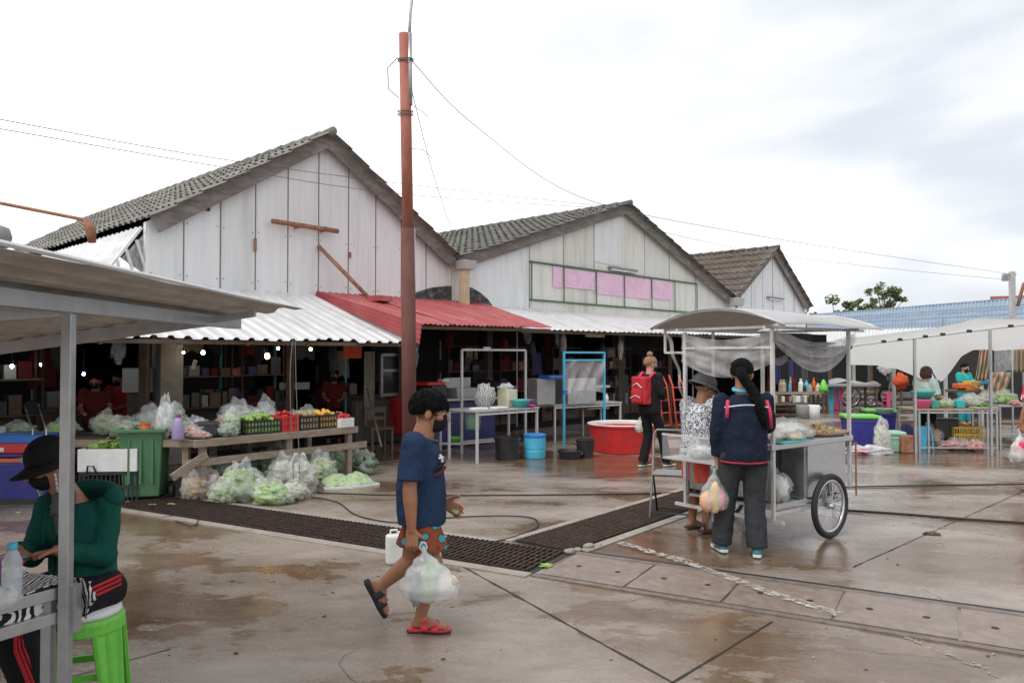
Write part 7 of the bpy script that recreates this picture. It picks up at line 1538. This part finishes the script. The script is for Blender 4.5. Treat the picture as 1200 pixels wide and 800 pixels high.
# vendor
pp, H, g, ring, wd, J = simple_person('vendor with brown bobbed hair, mint shirt and indigo apron behind the right stall table', 1084, 437, 13.75, R(-70), 'cl_mintshirt', 'cl_black', skin='skin_light', hair='hair_brown', rs=1.08, hk=(.3, -.75, -.95), sleeve=.9)
MB().box((0, .175*1.0, 1.0), (.28, .05, .42)).build('apron', 'cl_indigo', pp, voxel=.012, sm=6); MB().tube([(-.10, .17, 1.18), (-.09, .05, 1.36), (.09, .05, 1.36), (.10, .17, 1.18)], .012, 6).build('apron_strap', 'cl_indigo', pp, smooth=True)
e = MB(); ell(e, H, (0, -.02, -.02), (.092, .098, .105), 22, 16, lambda d: 1. if (d[1] < .35 or d[2] > .55) else .7); e.build('hair', 'hair_brown', pp, smooth=True)
c = G(1066, 531); tag(MB().box((c.x-.02, c.y+.15, .15), (.20, .3, .30)).build('clay_block', 'rust', bevel=.02), 'brick red block by the left foot of the right stall table', 'block')
# ---- blue lidded bins and boxes left of the stall
def lidbox(lb, px, py, wd_, dp, h, m, ml, rz=R(-12)):
    c = G(px, py); s = thing('storage_bin', lb, 'bin', (c.x, c.y+dp/2, 0), rz); MB().box((0, 0, h/2), (wd_, dp, h), taper=.88).build('bin_body', m, s, bevel=.02); MB().box((0, 0, h+.02), (wd_+.05, dp+.05, .06)).build('lid', ml, s, bevel=.02)
    MB().box((0, 0, h-.06), (wd_+.02, dp+.02, .03)).build('rim', m, s, bevel=.008); return s
lidbox('royal blue storage bin with bright green lid, the nearer of two', 1015, 524, .56, .5, .52, 'pl_royal', 'pl_lime'); lidbox('royal blue storage bin with green lid, standing behind the nearer one', 1037, 512, .55, .45, .50, 'pl_royal', 'pl_lime')
lidbox('pale mint lidded box between the blue bins and the stall', 1049, 530, .36, .34, .30, 'pl_mint', 'pl_mint', R(-8))
p = D(1037, 481, 14.4); bowl('grey teal basin on the lid of the rear blue bin', V((p.x, p.y, .555)), .17, .10, 'pl_mint', 'basin', 'basin')
for i, (px, py, r, m, lb) in enumerate(((1063, 517, (.13, .12, .17), 'cl_indigo', 'dark blue bag behind the mint box'), (1071, 515, (.10, .1, .17), 'onion', 'red brown bag between the mint box and stall'))): c = G(px, py); tag(MB().blob((c.x, c.y, r[2]*.95), r, .2, 3, 16, i).build('bag', m, smooth=True), lb, 'bag')
c = G(1018, 532); p = thing('plastic_bags', 'crumpled white and pink plastic bags lying before the near blue bin', 'bag', (c.x, c.y, 0)); q_ = MB().blob((0, 0, .05), (.36, .14, .09), .45, 3, 30, 4); q_.v = [V((v.x, v.y, max(.002, v.z))) for v in q_.v]; q_.build('film', 'bag', p, smooth=True); MB().blob((-.12, 0, .04), (.14, .09, .04), .3, 3, 14, 5).build('pink_sheet', 'cl_pink', p, smooth=True)
c = G(1034, 531); vegbag('tall clear bag of greens leaning on the near blue bin', (c.x, c.y, 0), (.14, .11, .26), 'foam', 71, leafs=0)
# ---- person cut off by the right edge
JE = dict(hipL=(-.09, 0, .80), hipR=(.09, 0, .80), shL=(-.19, 0, 1.26), shR=(.19, 0, 1.26), head=(0, .04, 1.45), look=(0, 1, -.2), elL=(-.25, .0, 1.02), wrL=(-.27, .06, .83), elR=(.25, .02, 1.02), wrR=(.2, .2, .92), knL=(-.09, .08, .44), anL=(-.1, .06, .07), knR=(.09, -.02, .44), anR=(.1, -.05, .07), handL=((0, .1, -1), (1, 0, 0), (0, 1, 0)), handR=((0, 1, 0), (0, 0, -1), (-1, 0, 0)), curlL=1.1, arm=1.15)
EX = V(((1222-600)/900*9.2, 9.2, 0)); pe, H, g, ring, wd, body = make_person('shopper in a red and white printed top cut off by the right edge', EX, R(15), JE, vox=.009, hair=(hairfn(.4, -.2, -.7, .13), 'hair'))
shirt(pe, g, ring, wd, 'red_print', sleeve=.7, grow=1.2, r0=.08, r1=.078, vox=.010, disp=.02); trousers(pe, g, ring, wd, 'cl_charcoal', length=.95, vox=.012); mask(pe, H)
MB().blob(H(0, 0, .10), (.13, .13, .07), .1, 3, 16, 3).build('headscarf', 'cl_white', pe, smooth=True)
hw = wmat(pe) @ V((-.27, .08, .74)); carrier_bag('white bag with pink packets and a yellow sheet held at the right edge', hw, .40, .26, .2, 'bag', [(0, -.1, .5, .08, .07, .07, 'cl_pink', .2), (.1, -.1, .22, .09, .07, .03, 'pl_yellow', .2), (0, 0, .10, .08, .07, .03, 'pl_black', .1)], seed=15)
# ================================================================== TREES
def tree(lb, px, ptop, Y, rad, n=5, lm='tree_leaf', seed=1, pbot=375, spread=1.):
    z1 = D(px, ptop, Y).z; s = thing('broadleaf_tree', lb, 'tree', (D(px, 400, Y).x, Y, 0), 0); rnd = random.Random(seed)
    MB().tube([(0, 0, 0), (.1, 0, z1*.4), (-.1, .1, z1*.72)], [.22, .17, .08], 10).build('trunk', 'bark', s, smooth=True)
    mb = MB(); br = MB()
    for i in range(n*5):
        a = rnd.random()*6.28; rr = rad*spread*math.sqrt(rnd.random()); z = z1-rad*.25-rnd.random()*rad*1.35-(rr/rad)**2*rad*.35; c = V((math.cos(a)*rr, math.sin(a)*rr, z)); q = rad*rnd.uniform(.16, .30)
        leafy(mb, c, (q, q, q*.8), 120, rad*.11, seed*50+i); br.tube([(0, 0, z1*.5), c*.6+V((0, 0, z1*.22)), c], [.05, .03, .012], 5)
    mb.build('crown', lm, s); br.build('branches', 'bark', s); return s
tree('rounded tree left of the taller tree above the blue roof', 980, 342, 62, 2.2, lm='tree_leaf', seed=3, spread=1.3); tree('small bushy tree between two others above the blue roof', 1000, 345, 64, 1.6, lm='tree_leaf2', seed=4)
tree('taller open crowned tree standing alone above the blue roof', 1036, 329, 60, 1.45, lm='tree_leaf2', seed=5, n=6)
for i, px in enumerate((900, 930, 955)): tree('low tree behind the gap between farthest shed and blue roof', px, 372, 70+i*3, 3.0, lm='tree_leaf', seed=10+i)['group'] = 'low trees behind the gap'
# a far row of low shop roofs and hedge closing the yard at the right
s = thing('boundary_wall', 'long low grey wall closing the yard at the far right', 'wall', (40, 45, 0)); MB().bar((22, 34, 1.1), (60, 20, 1.1), .2, 2.2).build('wall_face', 'concrete', s, world=True)
s = thing('boundary_wall', 'long low grey wall behind the market and the trees', 'wall', (0, 80, 0)); MB().bar((-90, 82, 1.2), (90, 82, 1.2), .2, 2.4).build('wall_face', 'concrete', s, world=True)
